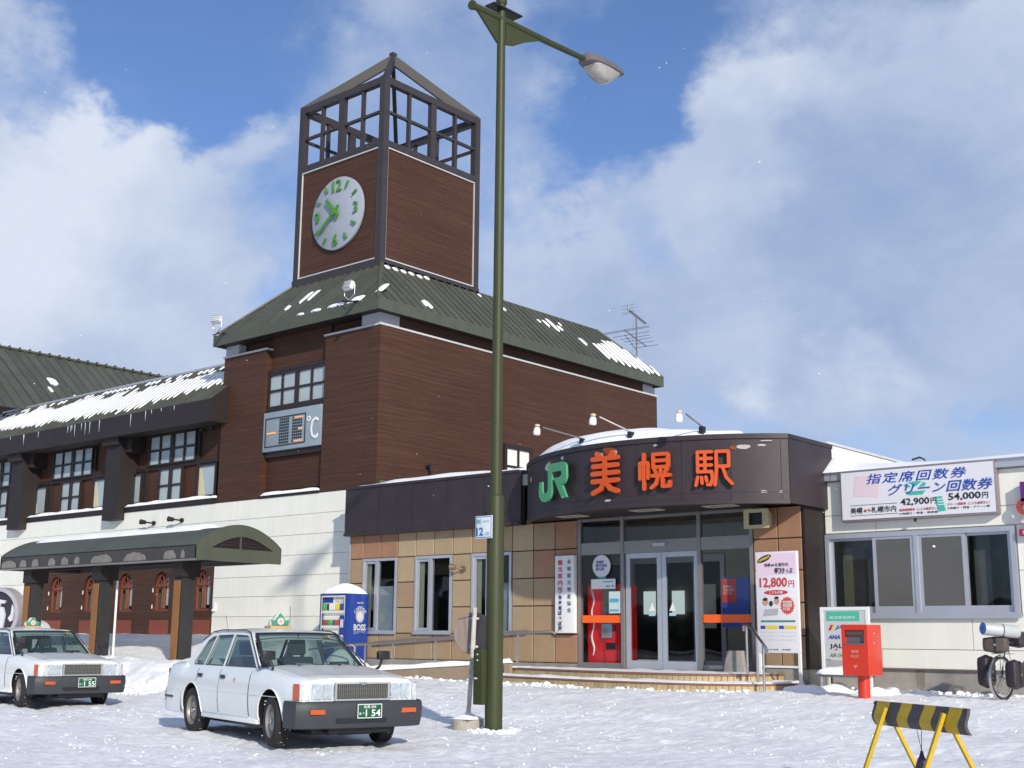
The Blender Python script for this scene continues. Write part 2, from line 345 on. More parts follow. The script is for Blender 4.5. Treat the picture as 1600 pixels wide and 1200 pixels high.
def text(name, s, m, parent, c, w=None, h=None, u=(1, 0, 0), v=(0, 0, 1), ext=.004, shear=0, bold=0, smooth=2, label=None, spacing=1):
    cu = bpy.data.curves.new(name, 'FONT'); cu.body = s; cu.size = 1; cu.extrude = .0; cu.shear = shear; cu.offset = bold; cu.resolution_u = smooth
    cu.space_character = spacing; cu.fill_mode = 'BOTH'
    ob = bpy.data.objects.new(name, cu); COL.objects.link(ob)
    cu.extrude = .01
    dg = bpy.context.evaluated_depsgraph_get(); me = bpy.data.meshes.new_from_object(ob.evaluated_get(dg)); bpy.data.objects.remove(ob)
    xs = [p.co.x for p in me.vertices] or [0, 1]; ys = [p.co.y for p in me.vertices] or [0, 1]
    x0, x1, y0, y1 = min(xs), max(xs), min(ys), max(ys); sx = (w/(x1-x0)) if w else None; sy = (h/(y1-y0)) if h else None
    sx = sx or sy; sy = sy or sx
    u, v = V(u).normalized(), V(v).normalized(); n = u.cross(v); org = ORG.get(parent.name, V((0, 0, 0))) if parent else V((0, 0, 0))
    for p in me.vertices:
        q = p.co; p.co = V(c)+u*((q.x-(x0+x1)/2)*sx)+v*((q.y-(y0+y1)/2)*sy)+n*((q.z+.01)/.02*ext)-org
    me.materials.clear(); o = link(name, me, m, parent); ORG[o.name] = org
    if label: o['label'] = label
    return o
def copy_tree(o, parent=None):
    c = o.copy(); COL.objects.link(c); c.parent = parent
    for ch in list(o.children): copy_tree(ch, c)
    return c

# ------------------------------------------------------------------ ground
def sstep(x, a, b):
    t = max(0, min(1, (x-a)/(b-a))); return t*t*(3-2*t)
def ground_z(x, y):
    z = .15 + .05*sstep(y, 11, 14) + .38*sstep(y, 13.2, 20.2)*(1-.25*sstep(-x, 19, 26))
    bank = sstep(-x, 23.6, 25.2)
    z += bank*(.52*sstep(y, 15.9, 17.2) + .50*sstep(y, 18.0, 22.3))
    return z
def ground_n(x, y):
    a = .030*noise.noise(V((x*.5, y*.5, 0))) + .020*noise.noise(V((x*1.7, y*1.7, 3)))
    near = sstep(y, 26, 20)
    b = .015*abs(noise.noise(V((x*3.2, y*5.2, 7)))) + .016*noise.noise(V((x*7.5, y*9, 1))) + .030*max(0, noise.noise(V((x*5.3, y*6.1, 31)))-.22) + (.35+.65*sstep(noise.noise(V((x*.45, y*.6, 50))), -.25, .2))*(.014*noise.noise(V((x*13, y*17, 4)))+.026*max(0, noise.noise(V((x*10, y*13, 14)))-.18))
    # tyre ruts running along the forecourt
    t = x*.22+y + .5*noise.noise(V((x*.12, y*.12, 5)))
    rut = -.040*(math.exp(-((t-8.9)/.16)**2)+math.exp(-((t-7.4)/.16)**2)+math.exp(-((t-13.6)/.18)**2)+math.exp(-((t-12.1)/.18)**2)+math.exp(-((t-5.6)/.2)**2))
    crumb = .05*max(0, noise.noise(V((x*2.6, y*2.6, 11)))-.25)*(.4+sstep(-x, 16, 28))
    bankn = sstep(-x, 23.6, 25.0)*sstep(y, 15.0, 16.4)*(1-sstep(y, 17.2, 18.2))
    lump = bankn*.16*max(0, noise.noise(V((x*1.9, y*1.9, 2)))+.1) + sstep(y, 18.5, 20)*.03*noise.noise(V((x*.9, y*1.1, 4)))
    return (a+b+rut+crumb)+lump
def axis(segs):
    o = []
    for a, b, st in segs:
        n = max(1, round((b-a)/st)); o += [a+(b-a)*i/n for i in range(n)]
    return o+[segs[-1][1]]
gx = axis([(-1500, -300, 300), (-300, -80, 40), (-80, -46, 3), (-46, -30, .16), (-30, -21, .085), (-21, -2, .055), (-2, 20, 1.2), (20, 80, 20), (80, 300, 60), (300, 1500, 300)])
gy = axis([(-1500, -200, 300), (-200, -20, 30), (-20, 3, 2.5), (3, 7, .16), (7, 17, .055), (17, 21, .085), (21, 24, .3), (24, 60, 6), (60, 300, 60), (300, 1500, 300)])
g = MB(); P = []
for y in gy:
    row = []
    for x in gx:
        z = ground_z(x, y); inner = (-47 < x < 0) and (2 < y < 24)
        if inner: z += ground_n(x, y)
        row.append((x, y, z))
    P.append(row)
g.grid(P)
part('snow_ground', g, SNOWG, kind='structure', fixn=False, angle=180)

def GZ(x, y): return ground_z(x, y)+ground_n(x, y)
# loose crumbs of snow
ico = bmesh.new(); bmesh.ops.create_icosphere(ico, subdivisions=1, radius=1); IV = [v.co.copy() for v in ico.verts]; IF = [tuple(v.index for v in f.verts) for f in ico.faces]; ico.free()
def lumps(mb, pts):
    for (x, y, z, r) in pts:
        k = random.random()*9
        mb.add([(x+p.x*r*(1+.4*math.sin(k+p.y*3)), y+p.y*r*(1+.3*math.cos(k*2+p.x*4)), z+p.z*r*.7) for p in IV], IF, True)
c = MB(); pts = []
for i in range(3600):
    x = random.uniform(-30, -1.5); y = random.uniform(6, 20.5)
    if noise.noise(V((x*.6, y*.6, 20))) < -.05: continue
    pts.append((x, y, GZ(x, y)+.004, random.choice((.007, .009, .011, .014, .022))*random.uniform(.6, 1.3)))
for i in range(420):
    x = random.uniform(-31, -23.4); y = random.gauss(15.9, .45)
    pts.append((x, y, GZ(x, y)+.01, random.uniform(.03, .10)))
for i in range(60):   # crumbs round the lamp base and along the ramp wall
    a = random.random()*6.28; r = random.uniform(.14, .38); x, y = -11.92+r*math.cos(a), 13.55+r*math.sin(a); pts.append((x, y, GZ(x, y)+.01, random.uniform(.02, .06)))
for i in range(160):
    x = random.uniform(-23, -11.5); y = 20.45+random.gauss(0, .12) - (.7 if x > -18 else 0); pts.append((x, y, GZ(x, y)+.01, random.uniform(.02, .07)))
for i in range(70):
    x = random.uniform(-10.9, -6); y = random.gauss(22.3, .15); pts.append((x, y, GZ(x, y)+.01, random.uniform(.03, .08)))
lumps(c, pts)
part('snow_crumbs', c, SNOW, label='loose crumbs of snow scattered over the trodden forecourt', cat='snow', kind='stuff', fixn=False)

# snow sheet over a rectangle-ish footprint with rounded rim
def snow_cap(name, fn, nu, nv, label, parent=None):
    """fn(u,v)->(base point, height); rim height zero"""
    P = []
    for i in range(nu+1):
        row = []
        for j in range(nv+1):
            u, v = i/nu, j/nv; p, h = fn(u, v)
            e = min(1, min(u, 1-u)*nu/1.2)*min(1, min(v, 1-v)*nv/1.2)
            row.append(V(p)+V((0, 0, h*math.sqrt(max(0, e)))))
        P.append(row)
    B = [[V(fn(i/nu, j/nv)[0])-V((0, 0, .004)) for j in range(nv+1)] for i in range(nu+1)]
    mb = MB(); mb.grid(P)
    k = len(mb.v); mb.add([B[0][0], B[nu][0], B[nu][nv], B[0][nv]], [(0, 3, 2, 1)])
    return part(name, mb, SNOW, parent, label=label, cat='snow' if parent is None else None, kind='stuff', fixn=False)

# ================================================================== BRICK-RED SIDED BLOCK UNDER THE CLOCK TOWER
XL, XR, YF, YB = -31.1, -24.27, 22.6, 35.9
def joint_panels(parent, x0, x1, z0, z1, y, ph, pw, matr, skip=None, gap=.012, nm='siding_panel'):
    """rows of large wall panels standing 2 cm proud of a backing, every panel its own object"""
    cache = {}; r = 0; z = z1
    while z > z0+.05:
        zz = max(z0, z-ph); x = x1; first = True
        while x > x0+.05:
            xx = max(x0, x-(pw*.6 if (first and r % 2) else pw)); first = False
            if not (skip and skip(xx, x, zz, z)):
                w, h = round(x-xx-gap, 3), round(z-zz-gap, 3)
                if (w, h) not in cache:
                    mb = MB().box(-w/2, w/2, 0, .02, -h/2, h/2); me = mb.mesh(nm); me.materials.append(matr); cache[w, h] = me
                piece(nm, cache[w, h], ((x+xx)/2, y, (z+zz)/2), parent)
            x = xx
        z = zz; r += 1
def roof_plane(parent, O, eu, su, L, T, kl, kr, pitch, m=ROOFG, seam_h=.035, th=.03):
    """standing seam sheets on one roof plane: O eave corner, eu along eave, su up the slope"""
    eu, su = V(eu).normalized(), V(su).normalized(); n = eu.cross(su); 
    if n.z < 0: n = -n
    cnt = max(1, round(L/pitch)); st = L/cnt
    def tt(s_): return max(0, min(T, s_*kl if kl else T, (L-s_)*kr if kr else T))
    for i in range(cnt):
        s0, s1 = i*st+.004, (i+1)*st-.004; t0, t1 = tt(s0), tt(s1)
        if max(t0, t1) < .05: continue
        mb = MB(); a = [V(O)+eu*s0, V(O)+eu*s1, V(O)+eu*s1+su*t1, V(O)+eu*s0+su*t0]
        mb.add([p+n*.0 for p in a]+[p-n*th for p in a], [(0, 1, 2, 3), (7, 6, 5, 4), (0, 4, 5, 1), (1, 5, 6, 2), (2, 6, 7, 3), (3, 7, 4, 0)])
        if t0 > .1:
            q0, q1 = V(O)+eu*s0, V(O)+eu*s0+su*t0; mb.obox((q0+q1)/2+n*seam_h/2, eu, su, n, .016, (q1-q0).length/2, seam_h/2)
        part('roof_sheet', mb, m, parent)
blk = thing('clock_tower_block', 'tall brown sided station block under a green hipped metal roof, carrying the clock tower', 'building', (-27.7, 29, .6))
part('wall', MB().box(XL, XR, YF+.28, YB, 5.40, 10.3), SIDING, blk)                                     # core
part('corner_pier', MB().box(XL, -29.06, YF, YF+.27, 5.40, 9.83).box(XL-.0, -29.06, YF+.0, YF+.27, 5.39, 5.40), SIDING, blk)
part('corner_pier', MB().box(-26.42, XR, YF, YF+.27, 5.40, 9.83), SIDING, blk)
part('side_wall', MB().box(XR+.003, XR+.10, YF+.003, YB, 5.40, 9.83), SIDING, blk)
part('recess_wall', MB().box(-29.05, -26.43, YF+.2, YF+.275, 5.62, 10.3), SIDING, blk)
part('trim_strip', MB().box(XL-.03, -29.0, YF-.04, YF+.28, 9.833, 9.885).box(-26.46, XR+.13, YF-.04, YF+.28, 9.833, 9.885).box(XR+.0, XR+.14, YF+.285, YB+.03, 9.833, 9.885), TRIM, blk)
for a in ((-24.95, XR+.05, YF+.02, YF+.75), (XL+.02, XL+.66, YF+.02, YF+.7), (-24.95, XR+.05, YB-.75, YB-.05)):
    part('corner_block', MB().box(*a, 9.89, 10.2), GREYBLK, blk)
for a in ((-31.055, -24.42, .3), (-42.125, -31.055, 3.745), (-46.5, -42.125, .3)): part('base_wall', MB().box(a[0], a[1], YF+.03, YF+.4, a[2], 5.395), CREAMD, blk)
def skipw(x0, x1, z0, z1): return (x1 < -31.06 and x0 > -42.15 and z1 < 3.95)
joint_panels(blk, -31.05, -24.42, .5, 5.395, YF+.005, .56, 2.9, CREAM)
joint_panels(blk, -46.5, -31.05, 3.75, 5.395, YF+.005, .56, 2.9, CREAM)
joint_panels(blk, -46.5, -42.15, .5, 3.75, YF+.005, .56, 2.9, CREAM)
part('corner_trim', MB().box(-24.42, -24.36, YF-.02, YF+.06, .6, 5.395), ALU, blk)
# ledge snow line under recess
part('ledge', MB().box(-29.06, -26.42, YF-.03, YF+.2, 5.40, 5.46), BROWN_DK, blk)
part('wall_cable', MB().tube([(-24.44, 22.58, 5.05), (-24.6, 22.585, 4.75), (-24.86, 22.585, 4.2), (-24.9, 22.585, 3.9), (-24.75, 22.585, 3.72), (-24.5, 22.58, 3.68)], .008, 4), BLACK, blk)
# tower window (four by two frosted panes) and side window
def muntin_window(parent, x0, x1, z0, z1, y, cols, rows, fr=.06, bar=.05, mid=None, pm=FROST, name='window', depth=.10, fm=FRAME_BR):
    f = MB(); f.box(x0, x1, y, y+depth, z1-fr, z1); f.box(x0, x1, y, y+depth, z0, z0+fr); f.box(x0, x0+fr, y, y+depth, z0+fr, z1-fr); f.box(x1-fr, x1, y, y+depth, z0+fr, z1-fr)
    iw = x1-x0-2*fr; ih = z1-z0-2*fr; xs = []; cw = (iw-(cols-1)*bar-(0 if not mid else mid-bar))/cols; x = x0+fr
    for i in range(cols):
        xs.append((x, x+cw)); x += cw; b = mid if (mid and i == cols//2-1) else bar
        if i < cols-1: f.box(x, x+b, y+.005, y+depth-.005, z0+fr, z1-fr); x += b
    rh = (ih-(rows-1)*bar)/rows; zs = []; z = z0+fr
    for j in range(rows):
        zs.append((z, z+rh)); z += rh
        if j < rows-1:
            for (a, b) in xs: f.box(a, b, y+.008, y+depth-.008, z, z+bar)
            z += bar
    w = part(name, f, fm, parent)
    for a, b in xs:
        for cc, d in zs: part('pane', MB().box(a, b, y+depth*.55, y+depth*.55+.012, cc, d), pm, w)
    return w
muntin_window(blk, -29.05, -26.43, 8.02, 9.1, YF+.09, 4, 2, .08, .06, mid=.15)
part('window_surround', MB().box(-29.05, -26.43, YF+.08, YF+.19, 9.105, 9.2).box(-29.05, -26.43, YF+.08, YF+.19, 7.94, 8.015).box(-29.05, -26.43, YF+.08, YF+.19, 6.58, 6.72), FRAME_BR, blk)
f = MB().box(XR+.1, XR+.17, 27.72, 27.84, 5.6, 7.18).box(XR+.1, XR+.17, 28.9, 29.02, 5.6, 7.18).box(XR+.1, XR+.17, 27.84, 28.9, 7.06, 7.18).box(XR+.1, XR+.16, 28.34, 28.41, 5.6, 7.06)
for z in (6.5, 5.95): f.box(XR+.1, XR+.155, 27.84, 28.34, z, z+.06).box(XR+.1, XR+.155, 28.41, 28.9, z, z+.06)
w = part('side_window', f, FRAME_BR, blk)
for y0, y1 in ((27.84, 28.34), (28.41, 28.9)):
    for z0, z1 in ((6.56, 7.06), (6.01, 6.5), (5.6, 5.95)): part('pane', MB().box(XR+.105, XR+.115, y0, y1, z0, z1), CREAM, w)
part('wall_flashing', MB().box(XR+.1, XR+.16, YF+.1, 24.6, 5.40, 5.58), mat('green_flashing', (.06, .11, .045), .6, var=.2), blk)
part('small_vent', MB().tube([(XR+.1, 24.5, 6.13), (XR+.26, 24.5, 6.13)], .06).tube([(XR+.26, 24.5, 6.13), (XR+.28, 24.5, 5.98)], .045), BLACK, blk)
# roof: eave band, soffit, four slopes up to a flat top
EX0, EX1, EY0, EY1 = -31.12, -23.8, 22.15, 35.8; TX0, TX1, TY0, TY1 = -29.60, -25.69, 24.0, 34.4; ZE, ZT = 10.45, 12.2
band = MB(); e = .05
band.box(EX0, EX1, EY0, EY0+e, 10.14, ZE).box(EX0, EX1, EY1-e, EY1, 10.14, ZE).box(EX0, EX0+e, EY0+e, EY1-e, 10.14, ZE).box(EX1-e, EX1, EY0+e, EY1-e, 10.14, ZE)
part('eave_band', band, ROOFG2, blk)
for i in range(1, 24):   # lap joints of the eave band
    y = EY0+i*.6
    if y < EY1-.2: part('band_joint', MB().box(EX1, EX1+.006, y, y+.012, 10.15, ZE-.01), ROOFG, blk)
part('soffit', MB().box(EX0+e, EX1-e, EY0+e, EY1-e, 10.203, 10.24), BROWN_DK, blk)
run = TX0-EX0; sl = math.hypot(run, ZT-ZE); run_s = EX1-TX1; sl_s = math.hypot(run_s, ZT-ZE); fl_ = math.hypot(TY0-EY0, ZT-ZE); bl_ = math.hypot(EY1-TY1, ZT-ZE)
roof_plane(blk, (EX0, EY0, ZE), (1, 0, 0), (0, TY0-EY0, ZT-ZE), EX1-EX0, fl_, fl_/run, fl_/run_s, .34)
roof_plane(blk, (EX1, EY0, ZE), (0, 1, 0), (TX1-EX1, 0, ZT-ZE), EY1-EY0, sl_s, sl_s/(TY0-EY0), sl_s/(EY1-TY1), .34)
roof_plane(blk, (EX0, EY1, ZE), (0, -1, 0), (run, 0, ZT-ZE), EY1-EY0, sl, sl/(EY1-TY1), sl/(TY0-EY0), .5)
roof_plane(blk, (EX1, EY1, ZE), (-1, 0, 0), (0, TY1-EY1, ZT-ZE), EX1-EX0, bl_, bl_/run_s, bl_/run, .5)
part('flat_top', MB().box(TX0-.02, TX1+.02, TY0-.02, TY1+.02, ZT-.06, ZT+.03), ROOFG2, blk)
for a, b in (((EX0, EY0, ZE), (TX0, TY0, ZT)), ((EX1, EY0, ZE), (TX1, TY0, ZT)), ((EX1, EY1, ZE), (TX1, TY1, ZT)), ((EX0, EY1, ZE), (TX0, TY1, ZT))): part('hip_cap', MB().bar(V(a)+V((0, 0, .02)), V(b)+V((0, 0, .03)), .12, .05), ROOFG2, blk)
# snow patches on this roof
def slope_pt(kind, s_, t, h=0):
    if kind == 'side': a = V((EX1, EY0, ZE)); eu = V((0, 1, 0)); su = V((TX1-EX1, 0, ZT-ZE)).normalized()
    elif kind == 'front': a = V((EX0, EY0, ZE)); eu = V((1, 0, 0)); su = V((0, TY0-EY0, ZT-ZE)).normalized()
    elif kind == 'wing': a = V((-47.5, 21.99, 8.50)); eu = V((1, 0, 0)); su = V((0, 2.01, 1.62)).normalized()
    elif kind == 'big': a = V((-40, 24.5, 6.0)); eu = V((0, 1, 0)); su = V((-10, 0, 7.4)).normalized()
    n = eu.cross(su); n = n if n.z > 0 else -n
    return a+eu*s_+su*t+n*h
def patch(mb, kind, s0, s1, t0, t1, h=.05, skew=0):
    n = 16; L = []; 
    cs, ct, rs, rt_ = (s0+s1)/2, (t0+t1)/2, (s1-s0)/2, (t1-t0)/2
    for i in range(n):
        a = i/n*6.283; q = 1+.14*random.uniform(-1, 1)
        sx = max(-1, min(1, 1.25*math.cos(a)))*rs*min(1, q); sa_ = math.sin(a); ty = math.copysign(abs(sa_)**.55, sa_)*rt_*q; L.append((cs+sx+skew*ty, ct+ty))
    vs = [slope_pt(kind, a, b, .004) for a, b in L]+[slope_pt(kind, cs+(a-cs)*.93, ct+(b-ct)*.95, h*.7) for a, b in L]+[slope_pt(kind, cs+(a-cs)*.6, ct+(b-ct)*.8, h) for a, b in L]
    fs = [(i+k*n, (i+1) % n+k*n, n+(i+1) % n+k*n, n+i+k*n) for i in range(n) for k in (0, 1)]+[tuple(range(2*n, 3*n))]
    mb.add(vs, fs, True)
s = MB(); p = 13.65/40
for i, (t0, t1) in zip(range(31, 40), ((.35, 1.2), (.25, 1.3), (.2, 1.45), (.15, 1.75), (.1, 1.9), (.1, 1.85), (.05, 1.6), (.1, 1.2), (.1, .7))):
    patch(s, 'side', i*p+.04, (i+1)*p-.03, t0, t1)
for i, t in ((5, 2.25), (6, 2.28), (7, 2.3), (8, 2.32), (9, 2.3), (10, 2.36)): patch(s, 'side', i*p+.05, (i+.8)*p, t, t+.13)
for a in ((2.0, 2.3, .22, .62), (19*p, 19.7*p, 1.75, 2.0), (17*p, 17.5*p, 2.3, 2.42), (25*p, 25.6*p, 1.5, 1.9), (26*p, 26.8*p, 1.4, 2.1), (27*p, 27.7*p, 1.55, 1.8), (24*p, 24.5*p, 1.65, 1.8), (29*p, 29.8*p, .9, 1.3), (28*p, 28.4*p, 1.9, 2.1)): patch(s, 'side', *a)
for a in ((3.1, 3.36, .95, 1.6), (3.42, 3.66, 1.0, 1.62), (2.7, 2.85, .7, .95), (6.9, 7.2, .3, .75), (4.5, 4.9, .02, .12), (5.2, 5.9, .02, .16), (3.9, 4.2, .02, .1), (6.1, 6.6, .03, .3)): patch(s, 'front', *a)
part('roof_snow', s, SNOW, label='streaks of snow left on the green roof below the clock tower', cat='snow', kind='stuff', fixn=True)

# ================================================================== CLOCK TOWER
tw = thing('clock_tower', 'square brown clock tower with an open lattice top standing on the green roof', 'clock tower', (-27.65, 26.1, 12.2))
ax0, ax1, ay0, ay1 = -29.62, -25.69, 23.9, 28.18
for y, s_ in ((ay0, 1), (ay1-.12, -1)):
    part('siding_panel', MB().box(ax0+.2, ax1-.2, y+.06, y+.12, 12.35, 15.85), SIDING, tw)
for x in (ax0, ax1-.12): part('siding_panel', MB().box(x+(.06 if x == ax0 else .0), x+(.12 if x == ax0 else .06), ay0+.2, ay1-.2, 12.35, 15.85), SIDING, tw)
for x in (ax0, ax1-.22):
    for y in (ay0, ay1-.22): part('corner_post', MB().box(x, x+.22, y, y+.22, 12.15, 18.1), TOWER_M, tw)
q = MB(); q.box(ax0-.02, ax1+.02, ay0-.02, ay0+.05, 12.05, 12.33).box(ax0-.02, ax1+.02, ay1-.05, ay1+.02, 12.05, 12.33).box(ax1-.05, ax1+.02, ay0+.05, ay1-.05, 12.05, 12.33).box(ax0-.02, ax0+.05, ay0+.05, ay1-.05, 12.05, 12.33)
part('base_rail', q, TOWER_M, tw)
tr = MB(); e = .035
tr.box(ax0+.2, ax1-.2, ay0+.01, ay0+.07, 12.36, 12.36+e).box(ax0+.2, ax1-.2, ay0+.01, ay0+.07, 15.84-e, 15.84).box(ax0+.2, ax0+.2+e, ay0+.01, ay0+.07, 12.36+e, 15.84-e).box(ax1-.2-e, ax1-.2, ay0+.01, ay0+.07, 12.36+e, 15.84-e)
tr.box(ax1-.07, ax1-.01, ay0+.2, ay1-.2, 12.36, 12.36+e).box(ax1-.07, ax1-.01, ay0+.2, ay1-.2, 15.84-e, 15.84).box(ax1-.07, ax1-.01, ay0+.2, ay0+.2+e, 12.36+e, 15.84-e).box(ax1-.07, ax1-.01, ay1-.2-e, ay1-.2, 12.36+e, 15.84-e)
part('panel_trim', tr, TRIM, tw)
def lattice(a0, a1, fix, horiz):
    def bx(u0, u1, d0, d1, z0, z1, nm):
        mb = MB().box(u0, u1, fix+d0, fix+d1, z0, z1) if horiz else MB().box(fix+d0, fix+d1, u0, u1, z0, z1)
        part(nm, mb, TOWER_M, tw)
    bx(a0+.22, a1-.22, .01, .19, 15.86, 16.06, 'beam'); bx(a0+.22, a1-.22, .01, .19, 17.86, 18.08, 'beam')
    m = (a0+a1)/2; bx(m-.115, m+.115, .02, .18, 16.06, 17.86, 'mullion'); q1 = (a0+.22+m-.115)/2; q2 = (m+.115+a1-.22)/2
    for u in (q1, q2): bx(u-.045, u+.045, .04, .16, 16.06, 17.86, 'lattice_bar')
    for u0, u1 in ((a0+.22, q1-.045), (q1+.045, m-.115), (m+.115, q2-.045), (q2+.045, a1-.22)): bx(u0, u1, .05, .15, 16.95, 17.03, 'lattice_bar')
lattice(ax0, ax1, ay0, True); lattice(ax0, ax1, ay1-.2, True); lattice(ay0, ay1, ax1-.2, False); lattice(ay0, ay1, ax0, False)
ap = V(((ax0+ax1)/2, (ay0+ay1)/2, 20.1))
for x, y in ((ax0+.08, ay0+.08), (ax1-.08, ay0+.08), (ax1-.08, ay1-.08), (ax0+.08, ay1-.08)):
    part('hip_rafter', MB().bar((x, y, 17.98), ap-V((0, 0, .13)), .12, .30), mat('rafter_steel', (.022, .018, .019), .6, var=.2), tw)
part('finial_cap', MB().obox(ap+V((0, 0, .03)), (1, 0, 0), (0, 1, 0), (0, 0, 1), .09, .09, .07), TOWER_M, tw)
part('deck', MB().box(ax0+.2, ax1-.2, ay0+.2, ay1-.2, 15.7, 15.83), TOWER_M, tw)
# clock
CX, CY, CZ, CR = -27.6, ay0-.02, 14.11, 1.15
ck = part('clock', MB().lathe([(0, .0), (CR, 0), (CR, .07), (CR-.03, .09), (0, .09)], (CX, CY+.05, CZ), (0, -1, 0), 64), mat('clock_face', (.31, .34, .39), .45, var=.07), tw)
CGR = mat('clock_green', (.06, .22, .03), .45, var=.1)
def ang(a, r): return (CX+r*math.sin(R(a)), CZ+r*math.cos(R(a)))
for a in range(0, 360, 30):
    if a % 90 == 0: continue
    c0, c1 = ang(a, .84), ang(a, 1.05); part('hour_mark', MB().bar((c0[0], CY-.09, c0[1]), (c1[0], CY-.09, c1[1]), .055, .05, (0, 1, 0)), CGR, ck)
for a, s_ in ((0, '12'), (90, '3'), (180, '6'), (270, '9')):
    x, z = ang(a, .87); text('numeral', s_, CGR, ck, (x, CY-.045, z), h=.36, ext=.05, bold=.0)
x, z = ang(231, .95); x2, z2 = ang(51, .28); part('minute_hand', MB().bar((x2, CY-.17, z2), (x, CY-.17, z), .09, .03, (0, 1, 0)), CGR, ck)
x, z = ang(319, .62); x2, z2 = ang(139, .22); part('hour_hand', MB().bar((x2, CY-.13, z2), (x, CY-.13, z), .13, .03, (0, 1, 0)), CGR, ck)
part('hub', MB().tube([(CX, CY-.04, CZ), (CX, CY-.20, CZ)], .11, 16), CGR, ck)

# ================================================================== TEMPERATURE DISPLAY
td = thing('temperature_display', 'grey outdoor temperature board with orange dots and a white degree C below the tower window', 'display board', (-27.7, 22.7, 6.73))
GREYP = mat('grey_sign_panel', (.24, .29, .33), .45, var=.12, vscale=3)
part('case', MB().box(-29.02, -26.46, 22.58, 22.78, 6.74, 7.90), GREYP, td, bevel=.01)
fr = MB(); y0, y1 = 22.565, 22.58; a, b, c0, d = -28.92, -27.12, 6.86, 7.72
fr.box(a, b, y0, y1, d-.03, d).box(a, b, y0, y1, c0, c0+.03).box(a, a+.03, y0, y1, c0+.03, d-.03).box(b-.03, b, y0, y1, c0+.03, d-.03); part('frame_line', fr, BLACK, td)
LED = mat('orange_led', (.9, .30, .08), .4, emit=.55)
dots = MB(); lit = MB()
for i in range(5): lit.box(-28.82+i*.08, -28.77+i*.08, 22.556, 22.578, 7.25, 7.285)
for k, x0 in enumerate((-28.26, -27.68)):
    for i in range(5):
        for j in range(9):
            on = (k == 1 and ((j in (0, 8) and i > 0) or (j == 4 and i > 2)))
            (lit if on else dots).box(x0+i*.09, x0+i*.09+.046, 22.556, 22.578, 6.93+j*.085, 6.93+j*.085+(.03 if on else .05))
part('unlit_dots', dots, BLACK, td, kind='stuff'); part('lit_dots', lit, LED, td, kind='stuff')
text('letter', 'C', WHITE, td, (-26.72, 22.57, 7.24), w=.32, h=.62, ext=.02)
part('degree_mark', MB().lathe([(.045, 0), (.075, 0), (.075, .02), (.045, .02)], (-26.98, 22.578, 7.53), (0, -1, 0), 16), WHITE, td)

# ================================================================== LEFT WING (upper storey, snowy roof)
wg = thing('station_wing', 'long brown timbered station wing with muntin windows above the cream ground floor', 'building', (-38.5, 26, 5.4))
yw = 22.9; WX0, WX1 = -46.5, -31.13
part('wall', MB().box(WX0, WX1, yw+.1, yw+4, 5.40, 8.9), SIDING, wg)
part('sill_beam', MB().box(WX0, WX1-.02, YF-.03, yw+.1, 5.40, 5.56), BROWN_DK, wg)
for x1 in (-36.05, -42.3):
    part('pilaster', MB().box(x1-.85, x1, 22.30, yw+.1, 5.15, 7.95), BROWN_DK, wg); part('pilaster_head', MB().box(x1-.9, x1+.03, 22.15, yw+.1, 7.60, 7.93), BROWN_DK, wg)
    part('tie_bracket', MB().box(x1+.03, x1+.35, 22.45, yw+.1, 7.35, 7.9), BROWN_DK, wg)
def bay(xc):
    muntin_window(wg, xc-1.30, xc+1.27, 6.86, 7.86, yw-.04, 4, 2, .05, .07, mid=.2)
    muntin_window(wg, xc-.66, xc+.62, 5.62, 6.74, yw-.04, 2, 2, .05, .06, mid=.16)
    for a, b in ((xc-2.62, xc-1.60), (xc+1.43, xc+2.40)):
        fx = MB(); z0, z1 = 5.68, 6.70
        fx.box(a, b, yw-.05, yw+.06, z1-.05, z1).box(a, b, yw-.05, yw+.06, z0, z0+.05).box(a, a+.05, yw-.05, yw+.06, z0+.05, z1-.05).box(b-.05, b, yw-.05, yw+.06, z0+.05, z1-.05)
        w = part('window', fx, FRAME_BR, wg); part('pane', MB().box(a+.05, b-.05, yw+.02, yw+.032, z0+.05, z1-.05), FROST, w)
        part('curtain', MB().prism([(a+.05, z0+.05), (a+.05+.35, z0+.05), (a+.16, z1-.1), (a+.05, z1-.05)], (0, yw+.018, 0), (1, 0, 0), (0, 0, 1), .006), CURT, w)
    # timber framing round the windows
    tf = MB(); tf.box(xc-2.7, xc+2.45, yw+.02, yw+.099, 6.742, 6.858)
    for x in (xc-1.5, xc+1.33): tf.box(x, x+.12, yw+.015, yw+.099, 5.56, 6.742)
    for x in (xc-1.45, xc+1.30): tf.box(x, x+.10, yw+.015, yw+.099, 6.858, 7.86)
    part('timber_frame', tf, BROWN_DK, wg)
for xc in (-34.0, -39.97, -45.0): bay(xc)
part('top_beam', MB().box(WX0, WX1-.02, yw-.0, yw+.1, 7.87, 8.2), BROWN_DK, wg)
part('eave_fascia', MB().add([(WX0, 22.0, 7.88), (WX0, 22.0, 8.47), (WX0, 22.6, 8.95), (WX0, 22.6, 7.88), (-30.82, 22.0, 7.80), (-30.82, 22.0, 8.47), (-30.82, 22.595, 8.95), (-30.82, 22.595, 7.80)], [(0, 1, 2, 3), (7, 6, 5, 4), (0, 4, 5, 1), (1, 5, 6, 2), (2, 6, 7, 3), (3, 7, 4, 0)]), BROWN_DK, wg)
part('soffit', MB().box(WX0, WX1-.02, 22.6, yw-.001, 7.90, 7.97), SIDING, wg)
part('soffit_light', MB().tube([(-32.2, 22.7, 7.78), (-32.2, 22.7, 7.70)], .09).tube([(-31.7, 22.7, 7.78), (-31.7, 22.7, 7.70)], .09), BLACK, wg)
sl = math.hypot(2.01, 1.62)
